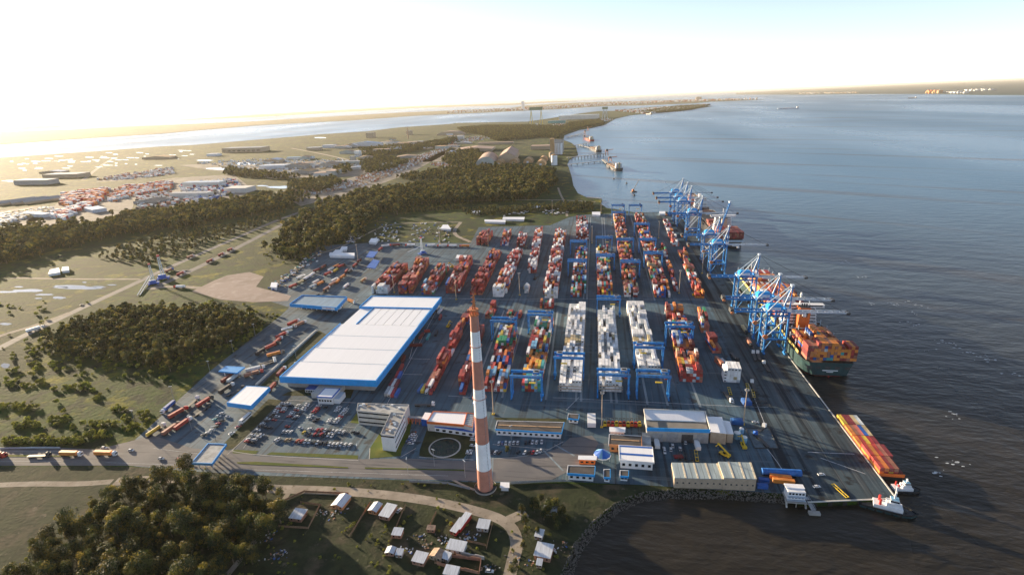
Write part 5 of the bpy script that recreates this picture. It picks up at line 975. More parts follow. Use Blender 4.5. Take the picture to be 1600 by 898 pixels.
q = quad([(968, 718), (1022, 722), (1019.5, 698), (967, 695)], 6.5)
for u in (.12, .94):
    u2 = {.12: .42, .94: .96}[u]; p, r = q[0].lerp(q[3], u2)-c, q[1].lerp(q[2], u2)-c; b = MB(); b.beam((p.x, p.y, 6.6), (r.x, r.y, 6.6), 1.6, .14, DBLUE); b.build('stripe', t)
# maintenance building
t = thing('maintenance_shed', (57, 338, 0), 0, 'maintenance building with sunken roof, blue front fascia and white annexes', 'building'); c0 = Vector((57, 338, 0))
q = quad([(1011, 668), (1110, 671), (1102, 642), (1006, 638.5)], 11); b = MB(); b.prism([(p.x-c0.x, p.y-c0.y) for p in shrink(q, .7)], 0, 8.6, CONC, mat('ochre_grey_roof', (.20, .185, .16), .9, .12, .15)); b.build('wall', t)
qi = [p-c0 for p in q]; b = MB(); m1, m2 = qi[0].lerp(qi[3], .55), qi[1].lerp(qi[2], .55); b.add([(m1.x+.6, m1.y, 9.2), (m2.x-.6, m2.y, 9.2), (qi[2].x-.6, qi[2].y, 10.6), (qi[3].x+.6, qi[3].y, 10.6), (m1.x+.6, m1.y, 8.5), (m2.x-.6, m2.y, 8.5)], [(0, 1, 2, 3), (4, 5, 1, 0)], ROOFW); b.build('roof', t)
for i in range(4):
    p, r = qi[i], qi[(i+1) % 4]; b = MB(); hh = 2.6 if i == 0 else 1.0; b.beam((p.x, p.y, 11.2-hh/2), (r.x, r.y, 11.2-hh/2), .5, hh+.01*i, BLUE if i == 0 else CONCL); b.build('fascia', t)
for qq, h in ((quad([(1110.5, 674), (1136, 677), (1128, 651), (1103.5, 650)], 9), 9), (quad([(1136.5, 677), (1146.5, 677.5), (1140.5, 658), (1129.5, 656)], 7.5), 7.5)):
    b = MB(); b.prism([(p.x-c0.x, p.y-c0.y) for p in shrink(qq, .4)], 0, h-.3, TANW); b.build('annex_wall', t); b = MB(); b.prism([(p.x-c0.x, p.y-c0.y) for p in qq], h-.3, h, ROOFW); b.build('annex_roof', t)
for i in range(4): b = MB(); u = .08+i*.24; p = qi[0].lerp(qi[1], u); b.box(p.x, p.x+7.5, p.y+.2, p.y+.62, 0, 6.4, DGREY if i == 2 else GREY); b.build('door', t)
# translucent long shed
t = thing('long_shed', (72, 286, 0), 0, 'long shed with weathered translucent sheet roof and pale walls above the rocks', 'shed'); c0 = Vector((72, 286, 0))
SR = mat('translucent_sheet', (.30, .36, .37), .5, .25, .35, stretch=(1, .1, 1)); SR2 = mat('yellowed_skylight', (.58, .50, .36), .5, .25, .5)
for (fl, fr, br, bl_, h, n) in ((1054, 1130.5, 1121.5, 1049, 7.4, 8), (1131, 1182, 1173.5, 1122, 8.6, 6)):
    yb = 722 if n == 8 else 720.5; q = quad([(fl, 746), (fr, 748), (br, yb+1.5), (bl_, yb)], h); b = MB(); b.prism([(p.x-c0.x, p.y-c0.y) for p in q], 0, h-.35, TANW); b.build('wall', t)
    for i in range(n):
        u0, u1 = i/n+.004, (i+1)/n-.004; A = [q[0].lerp(q[1], u0)-c0, q[0].lerp(q[1], u1)-c0, q[3].lerp(q[2], u1)-c0, q[3].lerp(q[2], u0)-c0]; b = MB(); b.prism([(p.x, p.y) for p in A], h-.35, h, SR); b.build('roof_panel', t)
        if i % 2 == 1: w = 1.0; p, r = A[0].lerp(A[1], .9), A[3].lerp(A[2], .9); b = MB(); b.beam((p.x, p.y, h+.06), (r.x, r.y, h+.06), w, .16, SR2); b.build('skylight', t)
        b = MB(); p = A[0].lerp(A[1], .5); b.box(p.x-.5, p.x+.5, p.y-.1, p.y-.02, 3.4, 4.4, DGREY); b.build('vent', t)
# round blue and white tent
p = G(941, 716); t = thing('round_tent', p.to_tuple(), 0, 'round tent with striped blue top and white valance beside the curved road', 'tent')
for i in range(12):
    a0, a1 = i*pi/6, (i+1)*pi/6; b = MB(); r = 5.6; b.add([(0, 0, 7.2), (r*cos(a0), r*sin(a0), 3.6), (r*cos(a1), r*sin(a1), 3.6)], [(0, 1, 2)], DBLUE if i % 4 else CM['light blue']); b.build('top_panel', t)
    b = MB(); b.add([(r*cos(a0), r*sin(a0), 3.6), (r*cos(a1), r*sin(a1), 3.6), (r*cos(a1), r*sin(a1), 2.6), (r*cos(a0), r*sin(a0), 2.6)], [(0, 1, 2, 3)], WHITE); b.build('valance', t)
    if i % 2: b = MB(); b.cyl((r*cos(a0)*.95, r*sin(a0)*.95, 0), (r*cos(a0)*.95, r*sin(a0)*.95, 3.6), .1, .1, 6, WHITE); b.build('pole', t)
# long blue tank, pier house
a, c = GP([(1190, 740), (1251, 743)]); t = tag((lambda b: (b.cyl(a+Vector((0, 0, 2.1)), c+Vector((0, 0, 2.1)), 2.1, 2.1, 16, mat('blue_tarpaulin', (.02, .13, .42), .6, .25, .5)), b.box(a.x+2, a.x+3, a.y-1.6, a.y+1.6, 0, .6, DGREY), b.box(c.x-3, c.x-2, c.y-1.6, c.y+1.6, 0, .6, DGREY), b.build('storage_tank'))[-1])(MB()), 'long horizontal blue tank lying on the quay right of the long shed', 'tank')
p = G(1240, 776); t = thing('pier_house', (p.x, p.y, 0), 0, 'white three level house on piles at the rocky shore by the quay', 'building')
for x in (-5, 0, 5):
    for y in (-5, -1): b = MB(); b.beam((x, y, -4), (x, y, .4), .4, .4, CONC); b.build('pile', t)
b = MB(); b.box(-5.5, 5.5, -6, 3, .4, .9, CONC); b.build('deck', t); b = MB(); b.box(-4.8, 4.8, -3.5, 2.6, .9, 6.4, WHITE); b.build('wall', t); b = MB(); b.box(-5.2, 5.2, -.5, 3.2, 6.4, 6.8, ROOFW); b.build('roof', t)
for z in (2.0, 4.4):
    for i in range(5): b = MB(); b.box(-4.2+i*1.8, -3.0+i*1.8, -3.58, -3.5, z, z+1.2, GLASS); b.build('window', t)
    b = MB(); b.box(-5, 5, -5, -3.6, z-.9, z-.75, PALE); b.build('balcony', t)
for s in (-5.2, 5.2): b = MB(); b.beam((s, -6, -3.5), (s, -3, .6), .9, .3, CONCL); b.build('stair', t)
a, c = G(1259, 776), G(1272, 794); t = tag((lambda b: (b.beam(Vector((a.x, a.y, .3)), Vector((c.x, c.y, -1.2)), 2.4, .3, GREY), b.beam(Vector((a.x-1.2, a.y, 1.3)), Vector((c.x-1.2, c.y, -.2)), .1, .1, PALE), b.beam(Vector((a.x+1.2, a.y, 1.3)), Vector((c.x+1.2, c.y, -.2)), .1, .1, PALE), b.box(c.x-3, c.x+3, c.y-2.4, c.y, -2.9, -1.4, CONC), b.build('landing_ramp'))[-1])(MB()), 'steel gangway sloping from the quay corner down to a small pontoon', 'gangway')
# chimney
p = G(757, 767); CX, CY = p.x, p.y+3; t = thing('chimney', (CX, CY, 0), 0, 'towering red and white banded chimney in the centre of the photograph', 'chimney')
zz = [0, 15.2, 34, 52, 70.4, 88, 106, 115.3]
def cr_(z): return 4.75-(4.75-2.35)*z/115
for i in range(7):
    b = MB(); b.cyl((0, 0, zz[i]+.02), (0, 0, zz[i+1]), cr_(zz[i]), cr_(zz[i+1]), 40, CHR if i % 2 == 0 else CHW, cap=True); o = b.build('band', t)
b = MB(); b.cyl((0, 0, 0), (0, 0, 1.2), 6.8, 6.8, 36, CONC, cap=False); b.cyl((0, 0, .6), (0, 0, .61), 6.8, 6.8, 36, DGREY); b.build('base_ring', t)
b = MB()
for i in range(8): a = i*pi/4; b.beam((2.3*cos(a), 2.3*sin(a), 115.3), (2.3*cos(a+.3), 2.3*sin(a+.3), 118.5), .3, .3, RUSTO)
b.cyl((0, 0, 115.3), (0, 0, 115.9), 2.8, 2.8, 24, RUSTO); b.beam((.9, 0, 115), (.4, 0, 127), .7, .7, RUSTO); b.beam((-.9, 0, 115), (.2, 0, 125), .6, .6, RUSTO); b.cyl((0, 0, 118.5), (0, 0, 118.9), 2.6, 2.6, 16, RUSTO)
for z in (118, 120.5, 123, 125.5): b.beam((-1.2, 0, z), (1.4, 0, z+.6), .3, .3, RUSTO)
b.build('top_lattice', t)
b = MB()
for k in range(113): z = k+.5; b.box(cr_(z)*.72, cr_(z)*.72+.5, -cr_(z)*.72-.5, -cr_(z)*.72, z, z+.08, GREY)
b.build('ladder', t)
for z in (64, 97): 
    b = MB()
    for i in range(20): a = i*pi/10; r = cr_(z)+.5; b.beam((r*cos(a), r*sin(a), z), (r*cos(a+pi/10), r*sin(a+pi/10), z), .5, .12, CHR)
    b.build('collar', t)
lowbuild('small_shed', quad([(781, 761), (796, 761.5), (796, 753), (782, 752.5)], 3), 3, 'tiny white roofed shed beside the chimney foot', roofm=ROOFW, fascia=None)
# retaining wall beside the warehouse lane
a, c = GP([(400, 602), (494, 517)]); d = (c-a); ln = d.length; t = thing('boundary_wall', a.to_tuple(), atan2(d.y, d.x), 'long straight white wall along the lane left of the warehouse', 'wall')
me = None
for i in range(30):
    if me is None: b = MB(); b.box(0, ln/30-.12, -.7, .7, 0, 1.6, CONCL); me = b.mesh('wall_panel')
    link('wall_panel', me, t, (i*ln/30, 0, 0))
sheet('bare_ground', [(405, 604), (498, 516), (510, 522), (470, 560), (425, 604)], .05, DG); 
# fences of the port edge
def fence(pts, h, m, label, n=None, world=False, slat=False, name='fence'):
    q = [Vector((p[0], p[1], 0)) for p in (pts if world else GP(pts))]; t = thing(name, q[0].to_tuple(), 0, label, 'fence')
    for p, r in zip(q, q[1:]):
        L = (r-p).length; k = max(1, int(L/(n or 4)))
        for i in range(k):
            a = p.lerp(r, i/k)-q[0]; c = p.lerp(r, (i+1)/k)-q[0]; b = MB(); b.beam(a+Vector((0, 0, 0)), a+Vector((0, 0, h+.2)), .14, .14, m); b.build('post', t)
            b = MB(); g = (c-a)*.02; b.beam(a+g+Vector((0, 0, h*.5)), c-g+Vector((0, 0, h*.5)), .06, h*.85, m); b.build('panel', t)
    return t
VF = [([(435, 787), (477, 768)], 'wooden fence on the left side of the walled plot'), ([(436, 823), (482, 826), (500, 790)], 'wooden fence round the near end of the walled plot'), ([(470, 786), (503, 790)], 'wooden cross fence behind the left house'), ([(547, 838), (580, 784)], 'long leaning wooden fence left of the gabled house'), ([(609, 848), (634, 789)], 'wooden fence right of the white car'), ([(672, 821), (682, 800)], 'short fence behind the brown shack'), ([(477, 769), (545, 772)], 'low fence along the dirt road beside the first house'), ([(760, 858), (770, 817)], 'fence at the right edge of the village'), ([(679, 880), (700, 884)], 'fence by the lower brick plot'), ([(730, 846), (760, 853)], 'fence between two right hand plots')]
for a, l in VF: fence(a, 1.7, WOOD, l)
fence([(640, 753), (700, 756), (735, 765)], 1.8, GREY, 'wire fence left of the chimney foot', n=6); fence([(797, 756), (850, 753), (885, 752)], 1.8, GREY, 'wire fence between chimney and curved road', n=5); fence([(0, 701), (50, 700), (95, 700)], 1.4, PALE, 'pale guard rail along the lower road', n=8)
for a, h, l in [([(690, 868), (752, 876)], 2.4, 'red brick wall across the lowest plot'), ([(683, 882), (748, 896)], 2.2, 'red brick wall in front of the lowest plot'), ([(752, 876), (749, 896)], 2.2, 'brick wall closing the right end of the lowest plot'), ([(700, 862), (757, 874)], 2.6, 'white topped wall behind the lowest plot')]:
    p, r = GP(a); d = r-p; t = thing('brick_wall', p.to_tuple(), atan2(d.y, d.x), l, 'wall'); k = max(2, int(d.length/2.5)); m_ = CONCL if 'white' in l else BRICK
    for i in range(k): b = MB(); x = i*d.length/k; b.box(x, x+d.length/k-.08, -.12, .12, 0, h-(i % 3)*.25, m_); b.build('wall_panel', t)
# ------------------------------------------------------------------ village houses
def house(px, w, l, h, rz, wallm, roofm, label, gable=True, z=0, chim=False):
    p = G(*px); t = thing('house', (p.x, p.y, 0), rz, label, 'house'); b = MB()
    b.box(-w/2, w/2, -l/2, l/2, 0, h, wallm); b.build('wall', t)
    if gable:
        for s in (-1, 1):
            b = MB(); e = w/2+.4; rr = h+w*.18; b.add([(s*e, -l/2-.4, h-.1), (0, -l/2-.4, rr), (0, l/2+.4, rr), (s*e, l/2+.4, h-.1), (s*e, -l/2-.4, h-.22), (0, -l/2-.4, rr-.12), (0, l/2+.4, rr-.12), (s*e, l/2+.4, h-.22)], [(0, 1, 2, 3), (7, 6, 5, 4), (0, 4, 5, 1), (2, 6, 7, 3), (0, 3, 7, 4)], roofm); b.build('roof_slope', t)
        b = MB(); b.add([(-w/2, -l/2, h), (w/2, -l/2, h), (0, -l/2, h+w*.16), (-w/2, l/2, h), (w/2, l/2, h), (0, l/2, h+w*.16)], [(0, 1, 2), (4, 3, 5)], wallm); b.build('gable', t)
    else: b = MB(); b.add([(-w/2-.3, -l/2-.3, h+.05), (w/2+.3, -l/2-.3, h+.05), (w/2+.3, l/2+.3, h+.7), (-w/2-.3, l/2+.3, h+.7), (-w/2-.3, -l/2-.3, h-.08), (w/2+.3, -l/2-.3, h-.08), (w/2+.3, l/2+.3, h+.55), (-w/2-.3, l/2+.3, h+.55)], [(0, 1, 2, 3), (7, 6, 5, 4), (0, 4, 5, 1), (1, 5, 6, 2), (2, 6, 7, 3), (3, 7, 4, 0)], roofm); b.build('roof', t)
    b = MB(); b.box(-.4, .5, -l/2-.06, -l/2, 0, 2, WOOD); b.build('door', t)
    for x in (-w*.3, w*.3): b = MB(); b.box(x-.45, x+.45, -l/2-.05, -l/2, 1, 2, GLASS); b.build('window', t)
    if chim: b = MB(); b.box(w*.2, w*.2+.6, l*.1, l*.1+.6, h, h+1.8, BRICK); b.build('chimney', t)
    return t
for a in [((534, 787), 7.2, 9.5, 2.7, -.12, ORWALL, TIN, 'gabled tin roofed house with orange walls nearest the dirt road'), ((467, 808), 7.5, 7, 2.6, -.05, BRICK, TIN, 'tin roofed house inside the fenced plot at left', False), ((587, 797), 5.2, 6.6, 2.7, -.15, ORWALL, TIN, 'small gabled house right of the long leaning fence'), ((607, 803), 6.4, 9.5, 2.8, -.18, BRICK, TIN, 'white roofed house with the car beside it', False), ((622, 836), 5.2, 4.6, 2.6, 0, BRICK, TIN, 'small red walled house with white roof in the middle of the village', False), ((611, 864), 4.4, 3.8, 2.4, 0, BRICK, TIN, 'little hut left of a smaller one near the bushes'), ((625, 867), 3.4, 3.4, 2.2, 0, CONC, TIN, 'tiny hut right of another near the bushes', False), ((674, 829), 4.2, 2.6, 2.2, 0, BRICK, RUST, 'brown roofed shack with dark red walls', False), ((716, 826), 3.6, 10, 2.6, -.32, RED, TIN, 'long narrow red walled shack with white roof, left half', False), ((724, 819), 3.6, 12, 2.8, -.32, RED, TIN, 'longest narrow white roofed shack, right half', False), ((756, 824), 6.4, 6, 2.6, -.05, CONC, TIN, 'white L roofed house at the bend of the dirt road', False), ((714, 858), 9.5, 6, 2.8, -.12, CONCL, TIN, 'wide cream roofed house above the brick plots', False), ((657, 876), 6.6, 6, 2.6, -.15, BRICK, TIN, 'blue white roofed house at the left end of the brick wall', False), ((684, 870), 6.5, 5, 2.6, -.25, TANW, RUST, 'house with patched yellow and grey roof'), ((698, 873), 4, 4, 2.4, -.3, CONC, TIN, 'small pale roof beside the patched roof house', False), ((706, 897), 7, 5, 2.6, -.1, CONC, TIN, 'pale roofed house at the bottom edge of the photograph', False), ((860, 801), 7.4, 4.2, 2.6, -.03, CONC, TIN, 'white roofed house above the small trees near the shore', False), ((850, 866), 8.5, 8.5, 3, -.15, BRICK, TIN, 'large pale flat roofed house near the rocky shore', False), ((843, 838), 4, 5, 2.4, -.2, CONC, TIN, 'narrow pale roofed shed behind the large shore house', False), ((843, 883), 2.6, 3.4, 2.2, -.1, TANW, TIN, 'tiny outhouse below the large shore house', False)]:
    house(*a)
rg = random.Random(21); b = MB()
for x, y in [(420, 835), (405, 822), (412, 845), (432, 868), (440, 866), (425, 872), (655, 838), (690, 842), (665, 850), (740, 838), (730, 842), (500, 802), (515, 806), (800, 870), (830, 880), (866, 858), (880, 850), (760, 885), (640, 862), (700, 846), (720, 838), (530, 800)]:
    p = G(x, y)
    for i in range(14): q = p+Vector((rg.gauss(0, 2), rg.gauss(0, 1.6), 0)); s = rg.uniform(.15, .7); a = rg.random()*3; b.beam(q+Vector((0, 0, s*.3)), q+Vector((cos(a)*s*2, sin(a)*s*2, s*.5)), s, s*.4, rg.choice([CONC, WOOD, TIN, RUST, BRICK, CM['blue'], DGREY, CM['pale grey']]))
tag(b.build('scrap_heaps'), 'heaps of scrap and rubble scattered between the village houses', 'scrap', kind='stuff')
# ------------------------------------------------------------------ machines beside the maintenance yard
rg = random.Random(31)
def forklift(x, y, h, m, label):
    p = G(x, y); t = thing('forklift', p.to_tuple(), h, label, 'forklift'); b = MB(); b.box(-2.4, 1.8, -1.2, 1.2, .6, 1.9, m); b.box(-2.6, -1.2, -1.2, 1.2, 1.9, 2.3, m); b.build('body', t); b = MB(); b.box(-.8, .8, -.9, .9, 1.9, 3.3, GLASS, m); b.build('cab', t)
    b = MB(); b.beam((2, -.7, .3), (2, -.7, 5), .3, .3, DGREY); b.beam((2, .7, .3), (2, .7, 5), .3, .3, DGREY); b.beam((2, -.7, 4.8), (2, .7, 4.8), .3, .3, DGREY); b.build('mast', t); b = MB(); b.beam((2, -.6, .3), (4, -.6, .3), .2, .1, DGREY); b.beam((2, .6, .3), (4, .6, .3), .2, .1, DGREY); b.build('fork', t)
    for xx in (-1.6, 1.3): b = MB(); b.cyl((xx, -1.25, .55), (xx, 1.25, .55), .55, .55, 10, TYRE); b.build('wheel', t)
for i, x in enumerate(range(945, 1004, 6)): forklift(x, 664-(i % 2)*.5+(x-945)*.02, pi/2, [YEL, ORANGE, RED][i % 3], ['yellow', 'orange', 'red'][i % 3]+' forklift, '+ordn(i)+' from the left in the machine row by the cabin')
def reach(x, y, h, label, m=YEL, up=.45):
    p = G(x, y); t = thing('reach_stacker', p.to_tuple(), h, label, 'reach stacker'); t.scale = (.75,)*3; b = MB(); b.box(-5, 4, -1.7, 1.7, .9, 2.4, m); b.box(-5.4, -3, -1.9, 1.9, 1.0, 3.2, m); b.build('body', t); b = MB(); b.box(-1.4, .6, -1, 1, 2.4, 4.4, GLASS, m); b.build('cab', t)
    for xx, r in ((-3.4, .85), (3, .95)): b = MB(); b.cyl((xx, -2.1, r), (xx, 2.1, r), r, r, 12, TYRE); b.build('wheel', t)
    e = Vector((-4+12*cos(up), 0, 3.6+12*sin(up))); b = MB(); b.beam((-4.4, 0, 3.6), e, .9, 1.1, m); b.build('boom', t); b = MB(); b.beam(e, e-Vector((0, 0, 1.6)), .6, .6, m); b.beam(e+Vector((0, -3.2, -1.8)), e+Vector((0, 3.2, -1.8)), .7, .5, m); b.build('spreader', t)
for a in [(1131, 711, 2.4, 'yellow reach stacker parked before the maintenance building', YEL, .5), (1087, 462, .2, 'yellow reach stacker at the near end of the upper quay row', YEL, .3), (706, 418, 2.9, 'yellow reach stacker between the third and fourth upper blocks', YEL, .6), (632, 425, 2.6, 'yellow reach stacker between the first two upper blocks', YEL, .5), (836, 436, 1.4, 'dark reach stacker right of the short grey stack', DGREY, .8), (701, 510, 1.5, 'yellow reach stacker alone in the lane right of the warehouse', YEL, .2), (1020, 388, .3, 'yellow reach stacker in the rear lanes', YEL, .4), (822, 388, .1, 'dark reach stacker behind the sixth upper block', DGREY, .5), (1161, 697, 1.6, 'yellow machine beside the water tanks', YEL, .3), (758, 384, .1, 'dark reach stacker in front of the far corner block', DGREY, .4), (1032, 392, .1, 'olive reach stacker at the rear quay row', YEL, .2)]: reach(*a)
for i, (x, y, r, h) in enumerate([(1151, 684, 2.2, 4.5), (1162, 690, 2.0, 4), (1158, 676, 1.6, 3.6)]):
    p = G(x, y); t = thing('water_tank', p.to_tuple(), 0, ['larger round pale water tank', 'round tank nearer the fuel pad', 'smallest round tank at the back'][i]+' beside the maintenance annex', 'tank'); b = MB(); b.cyl((0, 0, 0), (0, 0, h), r, r, 18, CM['light blue']); b.build('shell', t); b = MB(); b.cyl((0, 0, h), (0, 0, h+.7), r, .3, 18, WHITE); b.build('lid', t)
for i, (x, y, w, l, h, m) in enumerate([(1151, 661, 4, 2.6, 3, 'blue'), (1166, 630, 3, 3.5, 3, 'blue'), (1060, 714, 3, 1.6, 1, 'maroon'), (744, 632, 2.4, 1.6, 2, 'blue')]):
    p = G(x, y); t = thing('covered_skid', p.to_tuple(), .1*i, ['blue covered equipment skid behind the tanks', 'blue tarpaulin heap at the foot of the mast', 'dark red skid in the maintenance yard', 'small blue machine by the chimney in the yard'][i], 'equipment'); b = MB(); b.box(-w, w, -l, l, .25, h, CM[m]); b.build('cover', t); b = MB(); b.add([(-w, -l, h), (w, -l, h), (w, l, h), (-w, l, h), (-w*.6, -l*.6, h+.6), (w*.6, -l*.6, h+.6), (w*.6, l*.6, h+.6), (-w*.6, l*.6, h+.6)], [(0, 1, 5, 4), (1, 2, 6, 5), (2, 3, 7, 6), (3, 0, 4, 7), (4, 5, 6, 7)], CM[m]); b.build('top', t); b = MB(); b.box(-w-.1, w+.1, -l-.1, l+.1, 0, .24, DGREY); b.build('frame', t)
b = MB()   # chassis and spreader clutter by the mast
for x, y, a in [(1140, 612, 1.5), (1160, 618, 1.45), (1168, 606, 1.4), (1172, 622, 0), (1185, 628, 0), (1177, 616, 1.4), (1190, 634, .05), (1312, 768, 1.9), (1062, 712, 1.5), (1070, 712, 1.5), (1080, 713, 1.5), (1088, 713, 1.5)]:
    p = G(x, y); d = Vector((cos(a), sin(a), 0)); n = Vector((-d.y, d.x, 0)); col = rg.choice([YEL, DGREY, RUSTO, DGREY]); t = thing('empty_chassis', p.to_tuple(), a, 'empty skeletal trailer frame '+{0: 'near the tarpaulin heap, left', 1: 'directly behind the mast'}.get(0, '')[:0]+f'at the lower yard edge, {ordn([1140,1160,1168,1172,1185,1177,1190,1312,1062,1070,1080,1088].index(x))} of them', 'trailer', 'empty trailer frames'); b = MB()
    for s in (-.9, .9): b.beam((-6, s, 1), (6, s, 1), .25, .35, col)
    for x_ in (-5.8, -2, 2, 5.8): b.beam((x_, -1.1, 1), (x_, 1.1, 1), .3, .3, col)
    b.build('frame', t); b = MB(); b.cyl((-4.5, -1.1, .5), (-4.5, 1.1, .5), .5, .5, 8, TYRE); b.build('wheels', t)
# gantry spreader frames, rear quay hatch covers
for i, (x, y) in enumerate([(1047, 349), (1051, 357), (1055, 365), (1062, 375)]):
    p = G(x, y); t = thing('hatch_cover', p.to_tuple(), 0, 'pale green ship hatch cover lying on the rear quay, '+ordn(3-i)+' from the front', 'hatch cover'); b = MB(); b.box(-7, 7, -6, 6, .1, 1.2, mat('hatch_green', (.16, .26, .25), .6, .2, .3)); b.build('plate', t); b = MB(); [b.box(-6.8, 6.8, -5+k*3.3, -4.7+k*3.3, 1.2, 1.4, GREY) for k in range(4)]; b.build('rib', t)
# mobile harbour cranes
def mobcrane(x, y, h, s, label, boomaway=None):
    p = G(x, y); t = thing('mobile_crane', p.to_tuple(), h, label, 'mobile crane'); t.scale = (s,)*3; b = MB(); b.box(-6, 6, -2.4, 2.4, 1, 2.4, DBLUE); [b.box(a-.8, a+.8, -6, 6, .8, 1.4, DBLUE) for a in (-5, 5)]; b.build('undercarriage', t)
    for a in (-4.4, -1.5, 1.5, 4.4): b = MB(); b.cyl((a, -1.9, .7), (a, 1.9, .7), .7, .7, 10, TYRE); b.build('wheel', t)
    b = MB(); b.box(-4.5, 2.6, -2, 2, 2.6, 5.6, DBLUE, PALE); b.build('machinery_house', t); b = MB(); L = 26
    for sx in (-1, 1):
        for sy in (-1, 1): b.beam((sx*1.3, sy*1.3, 5.6), (sx*.7, sy*.7, L), .35, .35, PALE)
    for k in range(8): z = 5.6+k*2.5; b.beam((-1.2, -1.2, z), (1.1, 1.1, z+2.3), .2, .2, WHITE); b.beam((-1.2, 1.2, z), (1.1, -1.1, z+2.3), .2, .2, WHITE)
    b.box(-1.2, 1.2, -1.2, 1.2, L, L+1.6, RED); b.build('tower', t)
    if boomaway:
        q = Vector(boomaway); b = MB()
        for s_ in (-1, 1): b.beam((1.5, s_*.9, 13), (q.x, q.y+s_*.5, q.z), .4, .4, PALE)
        for k in range(10): u, v = k/10, (k+1)/10; A = Vector((1.5, -.9, 13)).lerp(Vector((q.x, q.y-.5, q.z)), u); B_ = Vector((1.5, .9, 13)).lerp(Vector((q.x, q.y+.5, q.z)), v); b.beam(A, B_, .2, .2, WHITE)
        b.build('boom', t); b = MB(); b.beam((.5, 0, L), q, .12, .12, DGREY); b.build('stay', t)
    return t
mobcrane(660, 397, 3.9, 1.0, 'blue mobile harbour crane with white lattice tower behind the upper yard blocks', (24, 0, 8))
mobcrane(241, 444, .6, 1.1, 'left of two white and red lattice cranes beside the highway junction'); mobcrane(256, 436, .6, 1.3, 'right and taller of two white lattice cranes beside the highway junction')
a, c = G(217, 462), G(236, 434); t = thing('crane_boom', ((a+c)/2).to_tuple(), atan2((c-a).y, (c-a).x), 'grey lattice crane boom laid on the grass across from the highway cranes', 'crane boom'); ln = (c-a).length/2
for s_ in (-1, 1): b = MB(); b.beam((-ln, s_*1.6, 1), (ln, s_*1.6, 3), .7, .8, PALE); b.build('chord', t)
b = MB(); [b.beam((-ln+k*2*ln/14, -1.6, 1+k*.14), (-ln+(k+1)*2*ln/14, 1.6, 1+k*.14), .3, .3, GREY) for k in range(14)]; b.build('lattice', t)
p = G(284, 424); t = thing('low_loader', p.to_tuple(), .5, 'dark low loader between the highway cranes and carriageway', 'trailer'); b = MB(); b.box(-9, 9, -1.6, 1.6, .8, 1.4, DGREY); b.build('deck', t); b = MB(); [b.cyl((x, -1.5, .5), (x, 1.5, .5), .5, .5, 8, TYRE) for x in (-8, -6, -4, 6)]; b.build('wheels', t)
# upper left sheds and scrapped vehicles
for q, l in (([(514, 399), (554, 400), (554, 395), (515, 394)], 'long white tent at the head of the upper truck park'), ([(520, 394), (533, 394), (536, 390), (524, 390)], 'small pale roof left of the long white tent'), ([(531, 390), (541, 390), (543, 385), (534, 385)], 'small pale roof behind the long white tent'), ([(576, 378), (587, 379), (592, 373), (580, 372)], 'white tent roofed hut at the end of the dirt track'), ([(422, 448), (432, 449), (434, 441), (424, 441)], 'white hut at the left tip of the truck park'), ([(688, 357), (705, 358), (700, 351), (692, 351)], 'white gabled tent beyond the yard by the track'), ([(736, 332), (750, 332.5), (750, 329), (737, 329)], 'long narrow white building behind the yard hedge'), ([(712, 403), (730, 404), (731, 399), (714, 398)], 'pale blue roofed hut behind the fourth upper block'), ([(1030, 334), (1040, 334), (1040, 330), (1030, 330)], 'white shed by the rear waterside'), ([(925, 335), (938, 336), (938, 331), (925, 331)], 'white flat shed at the rear edge of the yard'), ([(757, 346), (790, 347), (790, 343.5), (757, 343)], 'long low dark walled barn behind the yard'), ([(785, 342), (819, 343), (820, 339), (786, 339)], 'farther long white roofed barn behind the yard'), ([(75, 428), (94, 425), (92, 418), (78, 421)], 'white farm building by the marsh'), ([(96, 423), (108, 422), (107, 416), (97, 417)], 'smaller white farm shed by the marsh')):
    lowbuild('shed', quad(q, 4), 4, l, roofm=ROOFW, fascia=None, cat='shed')
b = MB(); rg = random.Random(77)
for i in range(150):
    u = i/150; p = G(432+u*72, 452-u*58); q = p+Vector((rg.gauss(0, 4)-6, rg.gauss(0, 4), 0)); a = rg.uniform(0, 3); s = rg.uniform(1.5, 4.5); b.beam(q+Vector((0, 0, .9)), q+Vector((cos(a)*s, sin(a)*s, .9)), 1.9, 1.4, rg.choice([DGREY, CM['blue'], CM['teal'], TIN, RUST, CM['tan'], WHITE, DGREY]))
for i in range(220):
    p = G(rg.choice([rg.uniform(540, 560), rg.uniform(585, 625), rg.uniform(640, 710)]), 0+rg.uniform(349, 382)); 
    if inpoly(p.x, p.y, yw): continue
    a = rg.uniform(0, 3); s = rg.uniform(1.5, 5); b.beam(p+Vector((0, 0, .9)), p+Vector((cos(a)*s, sin(a)*s, .9)), 1.9, 1.3, rg.choice([DGREY, WHITE, TIN, PALE, CM['blue'], CONC, CM['tan'], WHITE]))
for cx, cy in [(853, 329), (805, 331), (800, 334), (862, 334), (870, 333)]:
    for i in range(12): p = G(cx+rg.gauss(0, 8), cy+rg.gauss(0, 1)); b.beam(p+Vector((0, 0, .9)), p+Vector((4, 1, .9)), 1.9, 1.3, rg.choice([WHITE, DGREY, TIN]))
tag(b.build('scrapped_vehicles'), 'rows of derelict vehicles and scrap along the upper yard edge', 'scrap', kind='stuff')
